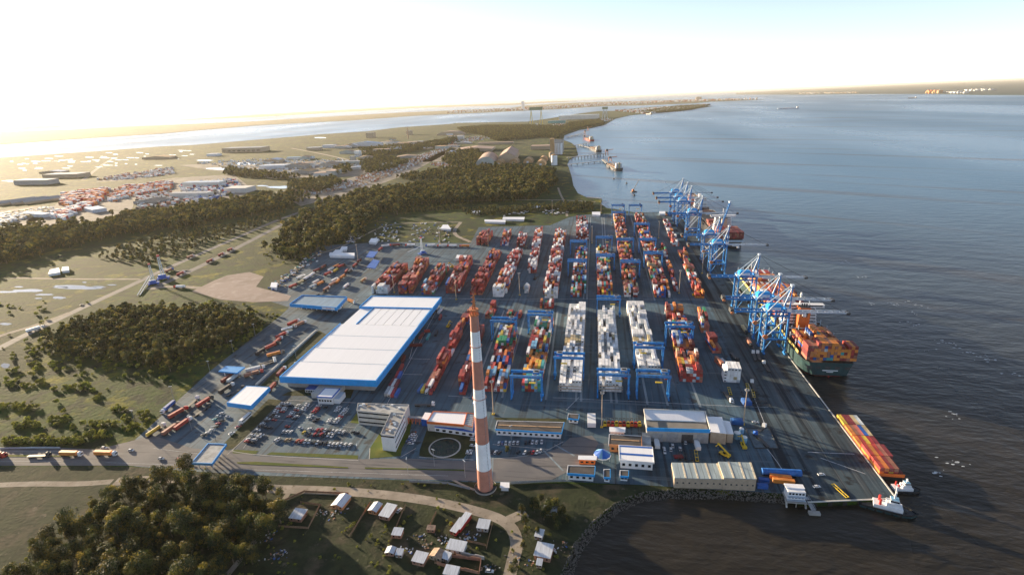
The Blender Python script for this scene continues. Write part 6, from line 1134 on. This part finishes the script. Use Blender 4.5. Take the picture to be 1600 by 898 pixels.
# ------------------------------------------------------------------ ships
def hull(t, L, B, D, m, mlow, mdeck, bow=.14, stern=.06, z0=WZ, flare=.0, x0=0):
    """hull along +y, stern at y=0, deck at height D above water"""
    sec = [0, stern*.5, stern, .3, .6, 1-bow, 1-bow*.5, 1-bow*.18, 1]; wd = [.80, .95, 1, 1, 1, 1, .78, .40, .03]; wl = [.45, .75, .96, 1, 1, .90, .52, .18, .0]
    b = MB(); rows = []
    for k, (zf, ww) in enumerate(((-1.5/D, wl), (.02, wl), (.18, [(a+c)/2 for a, c in zip(wl, wd)]), (1.0, wd))):
        r = []
        for s in (-1, 1):
            for f, w in zip(sec, ww): r.append((x0+s*B/2*w, f*L+(0 if k > 1 or f > 0 else L*.012), z0+zf*D+(D*.18 if (f > .9 and k == 3) else 0)))
        rows.append(r)
    n = len(sec)
    for k in range(3):
        vs = rows[k]+rows[k+1]; fs = []
        for s in (0, 1):
            for i in range(n-1):
                a, c, d, e = s*n+i, s*n+i+1, 2*n+s*n+i+1, 2*n+s*n+i; fs.append((a, c, d, e) if s else (a, e, d, c))
        fs.append((0, n, 3*n, 2*n)); b.add(vs, fs, mlow if k == 0 else m)
    b.build('hull', t); b = MB(); dk = rows[3]; b.add([(v[0], v[1], v[2]-.9) for v in dk], [(i, n+i, n+i+1, i+1) for i in range(n-1)], mdeck); b.build('deck', t)
def decks(t, x0, x1, y0, y1, z, n, h, m, name='superstructure'):
    for i in range(n):
        k = i*.35; b = MB(); b.box(x0+k, x1-k, y0+k, y1-k*.6, z+i*h+(.01 if i else 0), z+(i+1)*h, m); b.build(name if i == 0 else 'deckhouse_level', t)
        b = MB(); b.box(x0+k+.8, x1-k-.8, y0+k-.07, y0+k-.01, z+i*h+h*.45, z+i*h+h*.8, GLASS); b.box(x0+k-.07, x0+k-.01, y0+k+.8, y1-k*.6-.8, z+i*h+h*.45, z+i*h+h*.8, GLASS); b.build('window_band', t)
HG = mat('dark_green_hull', (.018, .05, .055), .5, .25, .2); HK = mat('black_hull', (.02, .022, .026), .5, .25, .2); HR = mat('red_antifouling', (.30, .03, .025), .6, .2, .4); DECKG = mat('ship_deck_brown', (.13, .07, .05), .7, .3, .5); HATCH = mat('hatch_dark', (.04, .045, .05), .7, .3, .4); BUL = mat('bulwark_yellow', (.55, .42, .12), .6, .2, .4)
def shipload(S0, x0, y0, deckz, spec, nm, seed):
    """spec: (y offset, n across, list of tiers per slot, palette)"""
    r = random.Random(seed)
    for bi, (yo, n, tiers, pal) in enumerate(spec):
        for j in range(n):
            tt = tiers[j] if isinstance(tiers, (list, tuple)) else tiers
            for k in range(tt):
                x = x0+(j-(n-1)/2)*2.56; top = k == tt-1; col = pick(r, pal)
                CL.append(dict(p=(x, y0+yo+6.1, deckz+k*2.62), h=pi/2, L=12.2, c=col, vis=(2 if top else 0)+(1 if j == 0 else 0)+(2 if bi == 0 else 0), bay=bi, row=j, tier=k, top=top, nm=nm, k=0, ns=1))
# big loaded ship
SX = 193; t = thing('container_ship', (SX, 432, 0), 0, 'large container ship with dark green hull and orange funnel, loaded with orange containers', 'container ship')
hull(t, 262, 42, 14, HG, HR, DECKG)
b = MB(); b.box(-20.6, -20.1, 16, 225, 11.01, 13.4, BUL); b.build('bulwark', t)
for yo in range(18, 236, 15):
    if 72 < yo < 92: continue
    b = MB(); b.box(-17.5, 17.5, yo, yo+12.6, 10.2, 12.4, HATCH); b.build('hatch_cover', t); b = MB(); [b.box(-18.2+k*6.05, -17.7+k*6.05, yo+12.9, yo+13.5, 10.3, 18, PALE) for k in range(7)]; b.box(-18.2, 18.2, yo+12.8, yo+13.6, 15.2, 15.5, PALE); b.build('lashing_bridge', t)
decks(t, -15, 15, 76, 88, 11, 6, 3.0, WHITE); b = MB(); b.box(-20.8, 20.8, 78.5, 84, 29.1, 31.8, WHITE); b.build('bridge_wing', t); b = MB(); b.box(-19, 19, 78.4, 78.45, 30.1, 31.3, GLASS); b.build('window_band', t)
b = MB(); b.box(-4.8, 4.8, 67, 75.5, 11, 33, ORANGE, DGREY); b.build('funnel', t); b = MB(); b.box(-2.4, 2.4, 66.85, 66.98, 24, 29, DGREY); b.build('funnel_mark', t); b = MB(); [b.cyl((x, 71, 33), (x, 71, 36), .6, .6, 8, DGREY) for x in (-2, 0, 2)]; b.build('exhaust', t)
b = MB(); b.beam((0, 82, 32), (0, 82, 43), 1, 1, WHITE); b.beam((-3.5, 82, 38), (3.5, 82, 38), .5, .4, WHITE); b.cyl((0, 82, 40), (0, 82, 41.4), 1.1, 1.1, 10, WHITE); b.build('radar_mast', t)
for x in (-16, -9.5, -2, 5.5, 13): b = MB(); b.box(x-2, x+2, -.12, 1.0, 5.2, 7.4, DGREY); b.build('mooring_opening', t)
textmesh('lettering', 'SANTA ROSA', 1.6, WHITE, t, (0, -.35, 3.6), (pi/2, 0, 0)) if False else None
b = MB(); b.box(-6, 6, -.2, -.02, 3.5, 4.2, WHITE); b.box(-2.6, 2.6, -.2, -.02, 2.2, 2.8, WHITE); b.build('name_plate', t)
b = MB(); b.box(-.5, .5, .4, 3.5, -6, -1.2, HR); b.build('rudder', t)
b = MB(); b.cyl((0, 250, 14), (0, 250, 24), .5, .3, 8, WHITE); b.build('foremast', t)
for x in (-12, 12): b = MB(); b.cyl((x, 90, 14), (x, 90, 26), .8, .7, 8, PALE); b.beam((x, 90, 26), (x+3, 100, 28), .7, .7, PALE); b.build('deck_crane', t)
shipload(t, SX, 432, 12.5, [(1.0, 15, [5, 5, 5, 6, 6, 6, 6, 6, 6, 5, 5, 4, 5, 5, 5], 'orange'), (18.2, 13, [3, 2, 1, 1, 1, 4, 4, 4, 3, 3, 3, 3, 2], 'orange'), (33.2, 13, [1, 3, 3, 1, 4, 5, 3, 3, 3, 3, 2, 3, 2], 'orange'), (48.2, 13, [0, 0, 1, 0, 0, 1, 1, 3, 3, 2, 2, 2, 2], 'orange'),
    (93, 13, [2, 3, 3, 2, 4, 4, 3, 4, 3, 3, 4, 3, 2], 'orange'), (108, 13, [3, 4, 4, 3, 5, 4, 4, 5, 4, 3, 4, 4, 3], 'redwhite'), (123, 13, [1, 2, 4, 4, 4, 5, 5, 4, 4, 4, 5, 4, 3], 'orange'), (138, 13, [4, 4, 4, 5, 3, 4, 4, 5, 4, 4, 4, 4, 4], 'redwhite'), (153, 13, 4, 'orange'), (168, 13, 3, 'redwhite'), (183, 11, 4, 'orange'), (198, 11, 3, 'orange'), (213, 9, 3, 'redwhite')], 'on large ship', 5)
# second ship
t = thing('container_ship', (203, 836, 0), 0, 'black hulled container ship with dark red containers on its stern beside the raised boom', 'container ship'); hull(t, 225, 38, 15, HK, HK, DECKG)
decks(t, -14, 14, 62, 74, 12, 7, 3.0, WHITE); b = MB(); b.box(-19, 19, 64, 69, 33.1, 36, WHITE); b.build('bridge_wing', t); b = MB(); b.box(-4, 4, 54, 61, 12, 33, TANW, DGREY); b.build('funnel', t); b = MB(); b.beam((0, 68, 36), (0, 68, 46), 1, 1, WHITE); b.build('radar_mast', t)
for yo in list(range(14, 50, 15))+list(range(80, 196, 15)): b = MB(); b.box(-16, 16, yo, yo+12.6, 11.2, 13.4, HATCH); b.build('hatch_cover', t)
b = MB(); b.box(-18.9, 18.9, -.25, -.05, 8.2, 11, PALE); b.build('stern_rail', t)
shipload(t, 203, 836, 12.8, [(1, 14, 4, 'dk'), (15, 13, 4, 'dk'), (30, 13, 4, 'dk'), (80, 13, 2, 'dk'), (95, 13, 3, 'dk'), (110, 12, 2, 'dk')], 'on second ship', 6) if PAL.update(dk=[('maroon', 9), ('rust brown', 3), ('red', 1)]) is None else None
# third ship
t = thing('container_ship', (203, 1085, 0), 0, 'farther white bridged ship beyond the row of quay cranes', 'container ship'); hull(t, 190, 32, 12, HK, HR, DECKG); decks(t, -12, 12, 12, 26, 10, 6, 3.0, WHITE); b = MB(); b.cyl((0, 32, 10), (0, 32, 34), 3.4, 3.0, 14, WHITE); b.build('funnel', t)
shipload(t, 203, 1085, 11, [(50, 10, 3, 'mix'), (80, 10, 3, 'mix'), (110, 10, 2, 'mix')], 'on the third ship', 7)
# container barge and its pusher
t = thing('barge', (180.5, 303, 0), -.012, 'flat river barge loaded with containers three abreast alongside the near quay', 'barge'); b = MB()
b.prism([(-7.3, 0), (7.3, 0), (7.3, 64), (5, 69), (-5, 69), (-7.3, 64)], WZ-1, -.6, HK, DECKG); b.build('hull', t); b = MB(); b.box(-7.3, -7.0, .5, 64, -.6, .4, RUSTO); b.box(7.0, 7.3, .5, 64, -.6, .4, RUSTO); b.build('coaming', t); b = MB(); b.box(-7.2, 7.2, -.3, 0, -.6, 1.6, ORANGE); b.build('stern_plate', t)
bc = [['red', 'orange', 'maroon', 'rust brown', 'orange'], ['red', 'orange', 'red', 'rust brown', 'maroon'], ['orange', 'red', 'yellow', 'red', 'maroon'], ['orange', 'rust brown', 'salmon', 'blue', 'tan'], ['yellow', 'maroon', 'maroon', 'tan', 'pale grey']]
for i, row in enumerate(bc):
    for j, c in enumerate(row[:5]):
        for k in range(2 if i < 2 and (i, j) not in ((0, 4),) else (1 if i else 1)):
            cont(180.5+(j-2)*2.66, 303+.9+i*12.85+6.1, -.5+k*2.62, pi/2, 12.2, c if k or i > 1 else bc[(i+2) % 5][j], f"{c} container on the barge, {ordn(i)} rank from its stern, {['quay side', 'second from the quay', 'middle', 'fourth from the quay', 'river side'][j]}{', upper' if k else ', lower' if i < 2 else ''}", 'containers on the barge')
def tug(x, y, h, label, hullm, s=1.0, mast=9):
    t = thing('tugboat', (x, y, WZ), h, label, 'tugboat'); t.scale = (s,)*3; b = MB(); pts = [(-13, -3.6), (-14, -2), (-14, 2), (-13, 3.6), (6, 4.4), (11, 3), (14, 0), (11, -3), (6, -4.4)]; b.prism(pts, -.8, 1.6, hullm, HATCH); b.build('hull', t); b = MB()
    for p, q in zip(pts, pts[1:]+pts[:1]): b.beam((p[0], p[1], 1.9), (q[0], q[1], 1.9), .5, .7, TYRE)
    b.build('fender', t); b = MB(); b.box(-7, 7, -3, 3, 1.61, 4, WHITE); b.build('deckhouse', t); b = MB(); b.box(-1, 5.4, -2.4, 2.4, 4.01, 6.4, WHITE); b.build('upper_house', t); b = MB(); b.box(.6, 4.6, -1.9, 1.9, 6.41, 8.6, WHITE, CM['light blue']); b.build('wheelhouse', t); b = MB(); b.box(.5, 4.7, -1.95, 1.95, 7.1, 8.0, GLASS); b.build('window_band', t)
    for sy in (-2, 2): b = MB(); b.cyl((-4, sy, 4), (-4, sy, 7.4), .7, .6, 10, RED); b.build('funnel', t)
    b = MB(); b.beam((2.6, 0, 8.6), (2.6, 0, 8.6+mast), .8, .8, WHITE); b.beam((2.6, -1.6, 8.6+mast*.6), (2.6, 1.6, 8.6+mast*.6), .3, .3, WHITE); b.build('mast', t); b = MB(); b.cyl((9, -.9, 2.2), (9, .9, 2.2), .7, .7, 10, DGREY); b.build('winch', t)
    b = MB(); [b.cyl((xx, sy*4.5, .9), (xx, sy*4.8, .9), .6, .6, 10, TYRE) for xx in (-10, -6, -2, 2, 6) for sy in (-1, 1)]; b.build('tyre_fender', t)
tug(182, 293.5, .05, 'white pusher boat behind the loaded barge off the quay corner', HK, .74, 3); tug(166, 276, -.32, 'dark hulled tugboat with tall white mast lying below the quay corner', HG, 1.0, 8)
# far ships, piers, buoys
def farship(x, y, L, B, h, hm, label, frac=.1, s=1):
    p = G(x, y, 0); t = thing('cargo_ship', (p.x, p.y, 0), h, label, 'ship'); hull(t, L, B, 9, hm, HR, DECKG); decks(t, -B*.4, B*.4, L*.04, L*.04+14, 6, 5, 3, WHITE)
    b = MB(); [b.box(-B*.3, B*.3, L*(.22+k*.14), L*(.22+k*.14)+L*.1, 5.2, 7.4, RUST) for k in range(5)]; b.build('hatch_cover', t); b = MB(); [b.cyl((0, L*(.2+k*.14), 6), (0, L*(.2+k*.14), 20), .8, .6, 8, TANW) for k in range(4)]; b.build('deck_crane', t); b = MB(); b.box(-3, 3, L*.02, L*.035, 6, 24, CM['tan']); b.build('funnel', t)
farship(968, 266, 150, 26, .22, HK, 'dark bulk carrier with white bridge at the nearest far pier'); farship(936, 236, 180, 28, .2, HK, 'bulk carrier with pale bridge at the second far pier'); farship(925, 219, 170, 28, .2, HR, 'red hulled bulk carrier behind another at the far terminal'); farship(1248, 172, 230, 34, 1.45, PALE, 'pale tanker under way alone in the middle of the estuary'); farship(1432, 158, 120, 26, 1.5, HK, 'small dark ship near the far right shore'); farship(1018, 178, 140, 24, .4, HK, 'ship with tall white bridge moored at the distant town quay')
def pier(pts, w, z, label, posts=12):
    q = GP(pts); t = thing('pier', q[0].to_tuple(), 0, label, 'pier'); b = MB()
    for p, r in zip(q, q[1:]): b.beam((p.x-q[0].x, p.y-q[0].y, z), (r.x-q[0].x, r.y-q[0].y, z), w, 1.4, CONC)
    b.build('deck', t); p, r = q[0], q[-1]
    for i in range(posts): a = p.lerp(r, (i+.5)/posts)-q[0]; b = MB(); b.box(a.x-1.6, a.x+1.6, a.y-2.5, a.y+2.5, WZ-1, z-.7, CONC); b.build('pile', t)
pier([(886, 249), (945, 243)], 7, 9, 'upper conveyor pier reaching out to the nearest bulk carrier'); pier([(888, 257), (942, 252)], 7, 2, 'low pier on thick piles below the conveyor pier', 6); pier([(897, 229), (922, 225)], 8, 9, 'conveyor pier to the second bulk carrier', 6); pier([(885, 214), (915, 206)], 8, 3, 'pale pier near the far terminal', 6); pier([(893, 212), (912, 211)], 5, 6, 'thin jetty near the far terminal', 5); pier([(942, 250), (960, 266)], 10, 3, 'berth beside the nearest bulk carrier', 6); pier([(905, 226), (932, 234)], 12, 3, 'berth beside the second bulk carrier', 6); pier([(940, 311), (917, 309)], 4, 1, 'small wooden jetty at the point beyond the yard', 4)
for i, (x, y, h) in enumerate([(948, 243, 26), (914, 210, 30), (919, 203, 28), (913, 218, 26), (953, 252, 18)]):
    p = G(x, y); t = thing('ship_loader', p.to_tuple(), .2, ['ship loader at the nearest bulk berth', 'tall ship loader at the far terminal', 'farthest ship loader, near the woods', 'ship loader above the red ship', 'small loader beside the nearest carrier'][i]+', rusty brown', 'ship loader'); b = MB(); [b.beam((sx*5, sy*5, 0), (sx*3, sy*3, h), 1.2, 1.2, RUSTO) for sx in (-1, 1) for sy in (-1, 1)]; b.build('tower', t); b = MB(); b.beam((-6, 0, h*.8), (26, 0, h*.95), 2, 2, RUSTO); b.build('boom', t); b = MB(); b.box(-4, 4, -4, 4, h*.7, h, DGREY); b.build('cabin', t)
for i, (x, y) in enumerate([(959, 280), (979, 287), (991, 306)]):
    p = G(x, y, WZ); t = thing('mooring_dolphin', (p.x, p.y, WZ), 0, ['small dark dolphin standing alone in the water', 'dark post with a light in the water', 'dark dolphin just behind the yard quay'][i], 'dolphin'); b = MB(); b.cyl((0, 0, -1), (0, 0, 3), 2.5, 2.5, 10, DGREY); b.build('base', t); b = MB(); b.cyl((0, 0, 3), (0, 0, 9 if i else 4), .4, .3, 6, DGREY); b.build('post', t)
a = G(990, 300, WZ); t = thing('floating_crane', (a.x, a.y, WZ), .4, 'dark floating crane with slanting jib beyond the end of the quay', 'floating crane'); b = MB(); b.box(-7, 7, -4, 4, -.5, 2, DGREY); b.build('pontoon', t); b = MB(); b.beam((-3, 0, 2), (14, 0, 30), 1, 1, DGREY); b.build('jib', t); b = MB(); b.box(-4, 1, -2, 2, 2, 7, RUSTO); b.build('cabin', t)
# ------------------------------------------------------------------ far industry
def silo(x, y, r, h, m, cap, label):
    p = G(x, y); t = thing('silo', p.to_tuple(), 0, label, 'silo'); b = MB(); b.cyl((0, 0, 0), (0, 0, h), r, r, 20, m); b.build('shell', t); b = MB(); b.cyl((0, 0, h), (0, 0, h+r*.45), r, .6, 20, cap); b.build('roof', t)
def farb(x, y, w, l, h, rz, wallm, roofm, label, kind='gable', nwin=0, name='industrial_building'):
    p = G(x, y); t = thing(name, p.to_tuple(), rz, label, 'building')
    if kind == 'arch':
        b = MB(); n = 12; vs = []
        for yy in (-l/2, l/2):
            for i in range(n+1): a = pi*i/n; vs.append((-cos(a)*w/2, yy, sin(a)*h))
        b.add(vs, [(i, i+n+1, i+n+2, i+1) for i in range(n)], roofm); b.build('roof', t); b = MB(); b.add(vs, [tuple(range(n, -1, -1)), tuple(range(n+1, 2*n+2))], wallm); b.build('end_wall', t); b = MB(); b.box(-w*.12, w*.12, -l/2-.4, -l/2-.05, 0, h*.4, WHITE); b.build('door', t)
    elif kind == 'gable':
        b = MB(); b.box(-w/2, w/2, -l/2, l/2, 0, h*.6, wallm); b.add([(-w/2, -l/2, h*.6), (w/2, -l/2, h*.6), (0, -l/2, h*.97), (-w/2, l/2, h*.6), (w/2, l/2, h*.6), (0, l/2, h*.97)], [(0, 1, 2), (4, 3, 5)], wallm); b.build('wall', t)
        for s in (-1, 1): b = MB(); b.add([(s*(w/2+1), -l/2-1, h*.58), (0, -l/2-1, h), (0, l/2+1, h), (s*(w/2+1), l/2+1, h*.58)], [(0, 1, 2, 3)], roofm); b.build('roof_slope', t)
    else:
        b = MB(); b.box(-w/2, w/2, -l/2, l/2, 0, h, wallm); b.build('wall', t); b = MB(); b.box(-w/2-.3, w/2+.3, -l/2-.3, l/2+.3, h, h+.6, roofm); b.build('roof', t)
    for i in range(nwin): b = MB(); xx = -w/2+(i+.5)*w/nwin; b.box(xx-w/nwin*.3, xx+w/nwin*.3, -l/2-.3, -l/2-.05, h*.3, h*.5, GLASS); b.build('window', t)
    return t
PINK = mat('pink_brown_roof', (.40, .27, .21), .8, .15, .03); OCH = mat('ochre_roof', (.44, .27, .13), .8, .2, .03); PALEG = mat('pale_green_grey_wall', (.38, .42, .40), .8, .12, .05)
for x in (864, 868, 872, 876): silo(x, 240, 8, 46, WHITE, GREY, ['first', 'second', 'third', 'fourth'][(x-864)//4]+' from the left of four tall white silos by the shore')
farb(863, 241, 16, 30, 66, 0, OCH, OCH, 'tall ochre elevator tower beside the white silos', 'flat'); farb(870, 236, 60, 26, 52, 0, GREY, DGREY, 'dark topped silo house behind the white silos', 'flat')
silo(866, 257, 11, 34, WHITE, OCH, 'white silo with ochre dome left of the pier root'); silo(862, 250, 10, 30, TANW, OCH, 'tan silo behind the domed one')
for i, (x, y) in enumerate([(781, 255), (804, 253), (826, 252), (846, 256), (849, 250)]): farb(x, y, 34, 60, 17, 0, OCH, OCH, ['leftmost', 'second', 'third', 'fourth', 'rear'][i]+' of the small ochre arched stores before the silos', 'arch')
farb(762, 254, 75, 200, 34, +.12, PALEG, PINK, 'big arched hangar with white door and pinkish roof', 'arch'); farb(796, 247, 62, 260, 40, .08, TANW, PINK, 'steep tall gabled store with pinkish brown roof'); farb(744, 233, 170, 130, 18, .05, TANW, PINK, 'broad low pink roofed warehouse behind the hangar'); farb(775, 223, 190, 30, 10, 0, TANW, PINK, 'long thin store far behind the hangar', 'flat'); farb(852, 231, 130, 60, 16, 0, TANW, PINK, 'low pinkish store left of the silo house', 'flat')
farb(572, 226, 190, 60, 26, 0, TIN, mat('blue_roof', (.16, .30, .50), .6, .1, .02), 'blue roofed hall in the far industrial area'); farb(628, 227, 130, 60, 22, 0, TANW, OCH, 'tan domed store right of the blue roofed hall', 'arch'); farb(705, 208, 200, 80, 26, 0, TANW, PINK, 'far tan store by the road', 'arch'); farb(560, 243, 22, 30, 26, 0, WHITE, WHITE, 'white tower block below the blue roofed hall', 'flat', 3); farb(545, 256, 120, 30, 14, 0, PALEG, GREY, 'pale green grey factory hall', 'flat', 6); farb(552, 252, 18, 20, 24, 0, CONC, GREY, 'grey factory tower beside the hall', 'flat')
farb(580, 213, 60, 40, 36, 0, TANW, GREY, 'hazy process building behind the blue roofed hall', 'flat'); farb(640, 208, 40, 40, 30, 0, TANW, GREY, 'hazy building beside the thin stack', 'flat'); farb(720, 215, 40, 40, 22, 0, FARW, FARW, 'small white building by the far road', 'flat'); farb(715, 234, 30, 20, 10, 0, FARW, TIN, 'small white shed left of the pink warehouse'); farb(905, 184, 420, 180, 40, 0, FARW, mat('pale_blue_roof', (.45, .52, .56), .6, .08, .01), 'huge pale shipyard hall near the far shore', 'flat'); farb(870, 190, 160, 60, 22, 0, CM['teal'], GREY, 'dark teal shed before the shipyard hall', 'flat')
farb(58, 289, 150, 45, 16, -.05, GREY, GREY, 'long blue grey building in the far left marsh', 'flat'); farb(105, 278, 160, 60, 14, 0, TANW, GREY, 'pale hall left of the long dirt road', 'flat'); farb(85, 272, 110, 40, 12, 0, TANW, TIN, 'hazy shed above the pale hall'); farb(385, 236, 240, 90, 24, 0, TANW, GREY, 'wide grey factory beyond the container depots', 'flat', 8); farb(250, 248, 160, 60, 16, 0, TANW, OCH, 'brownish hall beyond the depots'); farb(335, 243, 60, 40, 12, 0, WHITE, WHITE, 'small bright white hall', 'flat'); farb(430, 262, 110, 50, 13, 0, TIN, TIN, 'pale hall amid bushes', 'flat'); farb(515, 229, 70, 40, 16, 0, TIN, TIN, 'pale hall near the river bank', 'flat'); farb(470, 247, 130, 24, 9, 0, TIN, CM['light blue'], 'row of low teal roofs', 'flat'); farb(605, 258, 60, 40, 13, 0, PALEG, TIN, 'pale shed beside the far trees')
for i in range(4): farb(18+i*19, 318-i*1.2, 30, 110, 10, -.5, TANW, GREY, ['first', 'second', 'third', 'fourth'][i]+' from the left of four parallel grey sheds in the glare')
farb(238, 317, 70, 50, 13, -.1, GREY, DGREY, 'dark roofed hall among the left depots'); farb(320, 290, 130, 36, 13, 0, FARW, PALE, 'long white hall of the right depot', 'flat'); farb(376, 299, 70, 50, 13, 0, FARW, FARW, 'white box hall at the depot end', 'flat'); farb(300, 308, 120, 26, 13, 0, FARW, GREY, 'white hall in front of the trees', 'flat'); farb(150, 330, 60, 30, 8, -.5, TIN, TIN, 'pale roof by the depot road', 'flat'); farb(60, 338, 80, 18, 8, -.3, TIN, TIN, 'row roof in the glare', 'flat')
rg = random.Random(61); il = []
for i in range(46):
    x = rg.uniform(410, 740); y = 262-(x-410)*.10+rg.uniform(-26, 22)
    if 600 < x and y > 250: y -= 25
    il.append((x, y))
for i, (x, y) in enumerate(sorted(il)):
    farb(x, y, rg.uniform(30, 90), rg.uniform(25, 60), rg.uniform(9, 20), rg.uniform(-.3, .3), rg.choice([TANW, CONC, PALEG, FARW]), rg.choice([TIN, PINK, OCH, GREY, TIN, RUST]), f'hazy industrial shed, {ordn(i)} from left in the far factory belt', rg.choice(['gable', 'flat', 'gable']))
# yellow goliath cranes of the shipyard
for x, y, hh, w, l in [(838, 192, 150, 90, 'nearest, yellow with green girder box'), (945, 186, 120, 26, 'farther, thin pale pair of legs')]:
    p = G(x, y); t = thing('shipyard_gantry', p.to_tuple(), 0, 'giant shipyard gantry crane, '+l, 'gantry crane'); b = MB(); b.box(-w/2-14, w/2+14, -9, 9, hh*.82, hh, mat('gantry_green', (.12, .2, .12), .6, .1, .1)); b.build('girder', t)
    for s in (-1, 1):
        for d in (-1, 1): b = MB(); b.beam((s*w/2+d*14, 0, 0), (s*w/2, 0, hh*.83), 4.5, 4.5, YEL if x < 900 else PALE); b.build('leg', t)
p = G(638, 215); t = thing('factory_stack', p.to_tuple(), 0, 'thin dark factory stack in the hazy industry', 'chimney'); b = MB(); b.cyl((0, 0, 0), (0, 0, 75), 4, 3, 12, RUST); b.build('shaft', t)
# ------------------------------------------------------------------ far depots and settlements (beyond telling apart)
rg = random.Random(99); b = MB()
def cluster(poly, n, cols, s, hh):
    n = int(n*2.6); q = GP(poly); xs = [p.x for p in q]; ys = [p.y for p in q]; k = 0
    while k < n:
        x, y = rg.uniform(min(xs), max(xs)), rg.uniform(min(ys), max(ys))
        if not inpoly(x, y, q): continue
        k += 1; a = rg.uniform(s*.25, s*.6); c = rg.uniform(s*.15, s*.36); b.box(x-a, x+a, y-c, y+c, .1, rg.uniform(hh*.5, hh), rg.choice(cols))
cluster([(100, 305), (170, 296), (165, 305), (120, 318), (95, 325)], 90, [CM['red'], CM['orange'], CM['rust brown'], WHITE], 14, 11); cluster([(75, 338), (130, 318), (140, 322), (100, 345)], 60, [WHITE, CM['white'], TIN, CM['red']], 12, 9); cluster([(130, 305), (165, 296), (160, 312), (135, 330)], 60, [CM['red'], CM['orange'], WHITE], 12, 10)
cluster([(165, 310), (190, 292), (270, 284), (270, 296), (210, 306), (170, 318)], 150, [CM['red'], WHITE, TIN, CM['rust brown'], CM['orange'], CM['pale grey']], 10, 8); cluster([(280, 288), (365, 280), (385, 296), (330, 314), (290, 316)], 150, [CM['red'], WHITE, WHITE, TIN, CM['blue'], DGREY], 9, 8); cluster([(215, 308), (270, 300), (280, 318), (215, 330)], 70, [WHITE, TIN, CM['rust brown'], DGREY], 9, 7); cluster([(0, 352), (0, 335), (80, 325), (90, 332)], 90, [TIN, WHITE, CM['tan']], 9, 7)
cluster([(150, 282), (200, 272), (270, 262), (272, 272), (190, 282)], 90, [TIN, WHITE, CM['rust brown'], GREY], 9, 7); cluster([(300, 254), (400, 248), (480, 248), (600, 248), (600, 258), (420, 272)], 150, [TIN, WHITE, CM['tan'], PALE, CM['pale grey']], 9, 7)
tag(b.build('container_depots'), 'hazy depots with rows of red and white boxes at the left', 'depots', kind='stuff'); b = MB()
cluster([(450, 298), (480, 290), (545, 282), (560, 288), (520, 300), (470, 306)], 130, [TILE, WHITE, TIN, RUST, TANW], 5.5, 5); cluster([(530, 288), (600, 262), (660, 240), (700, 225), (706, 228), (640, 262), (560, 294)], 200, [TILE, WHITE, TIN, RUST, TANW], 6, 6); cluster([(660, 222), (720, 214), (800, 205), (780, 212), (700, 226)], 90, [TILE, FARW, TIN], 8, 7); cluster([(780, 200), (900, 190), (950, 184), (960, 186), (880, 200)], 120, [FARW, TIN, TILE], 10, 9); cluster([(670, 256), (700, 252), (740, 262), (700, 262)], 60, [FARW, TIN, TILE], 7, 6)
cluster([(960, 172), (1000, 170), (1110, 164), (1100, 168), (1010, 178)], 300, [FARW, TIN, TILE, WHITE], 22, 20); tag(b.build('settlement'), 'small houses strung along the far road and shore', 'houses', kind='stuff'); b = MB()
cluster([(700, 172), (820, 166), (950, 160), (1060, 158), (1190, 157.3), (1050, 160), (950, 163), (820, 169), (700, 173.5)], 700, [FARW, WHITE, TANW, TILE], 34, 40); cluster([(816, 169), (819, 169), (819, 166), (816, 166)], 4, [WHITE], 40, 200); cluster([(1088, 157.6), (1096, 157.6), (1096, 157), (1088, 157)], 6, [TANW], 60, 110)
cluster([(1250, 150), (1340, 150), (1340, 149), (1250, 149)], 60, [FARW, TANW], 60, 30); cluster([(1448, 151), (1470, 151), (1470, 149), (1450, 149)], 22, [CM['orange'], TANW, SAND], 70, 60); cluster([(1510, 147), (1555, 147), (1555, 145.5), (1510, 145.5)], 16, [FARW], 90, 30); cluster([(1480, 151), (1510, 151), (1510, 149), (1480, 149)], 16, [FARW, TIN], 70, 30)
tag(b.build('distant_town'), 'distant pale town spread along the far shores', 'town', kind='stuff')
b = MB(); rg = random.Random(4)
for i in range(30): p = G(840+rg.gauss(0, 8), 196+rg.gauss(0, 2)); b.box(p.x-9, p.x+9, p.y-7, p.y+7, 0, rg.uniform(4, 14), rg.choice([FARW, TIN, CM['light blue'], DGREY]))
tag(b.build('shipyard_sheds'), 'cluster of small sheds under the yellow shipyard gantry', 'sheds', kind='stuff')
build_containers()
# ------------------------------------------------------------------ air
b = MB(); hz = bpy.data.materials.new('haze_air'); hz.use_nodes = True; n = hz.node_tree; n.nodes.clear(); o_ = n.nodes.new('ShaderNodeOutputMaterial'); v = n.nodes.new('ShaderNodeVolumePrincipled')
v.inputs['Density'].default_value = 0.000014; v.inputs['Color'].default_value = (1, .93, .80, 1); v.inputs['Anisotropy'].default_value = .35; n.links.new(v.outputs[0], o_.inputs['Volume'])
E2 = 180*K; b.box(-E2, E2, -E2, E2, -7.0, 236.0, hz); o = b.build('haze'); tag(o, 'thin golden evening haze over the whole estuary', 'haze', kind='stuff')
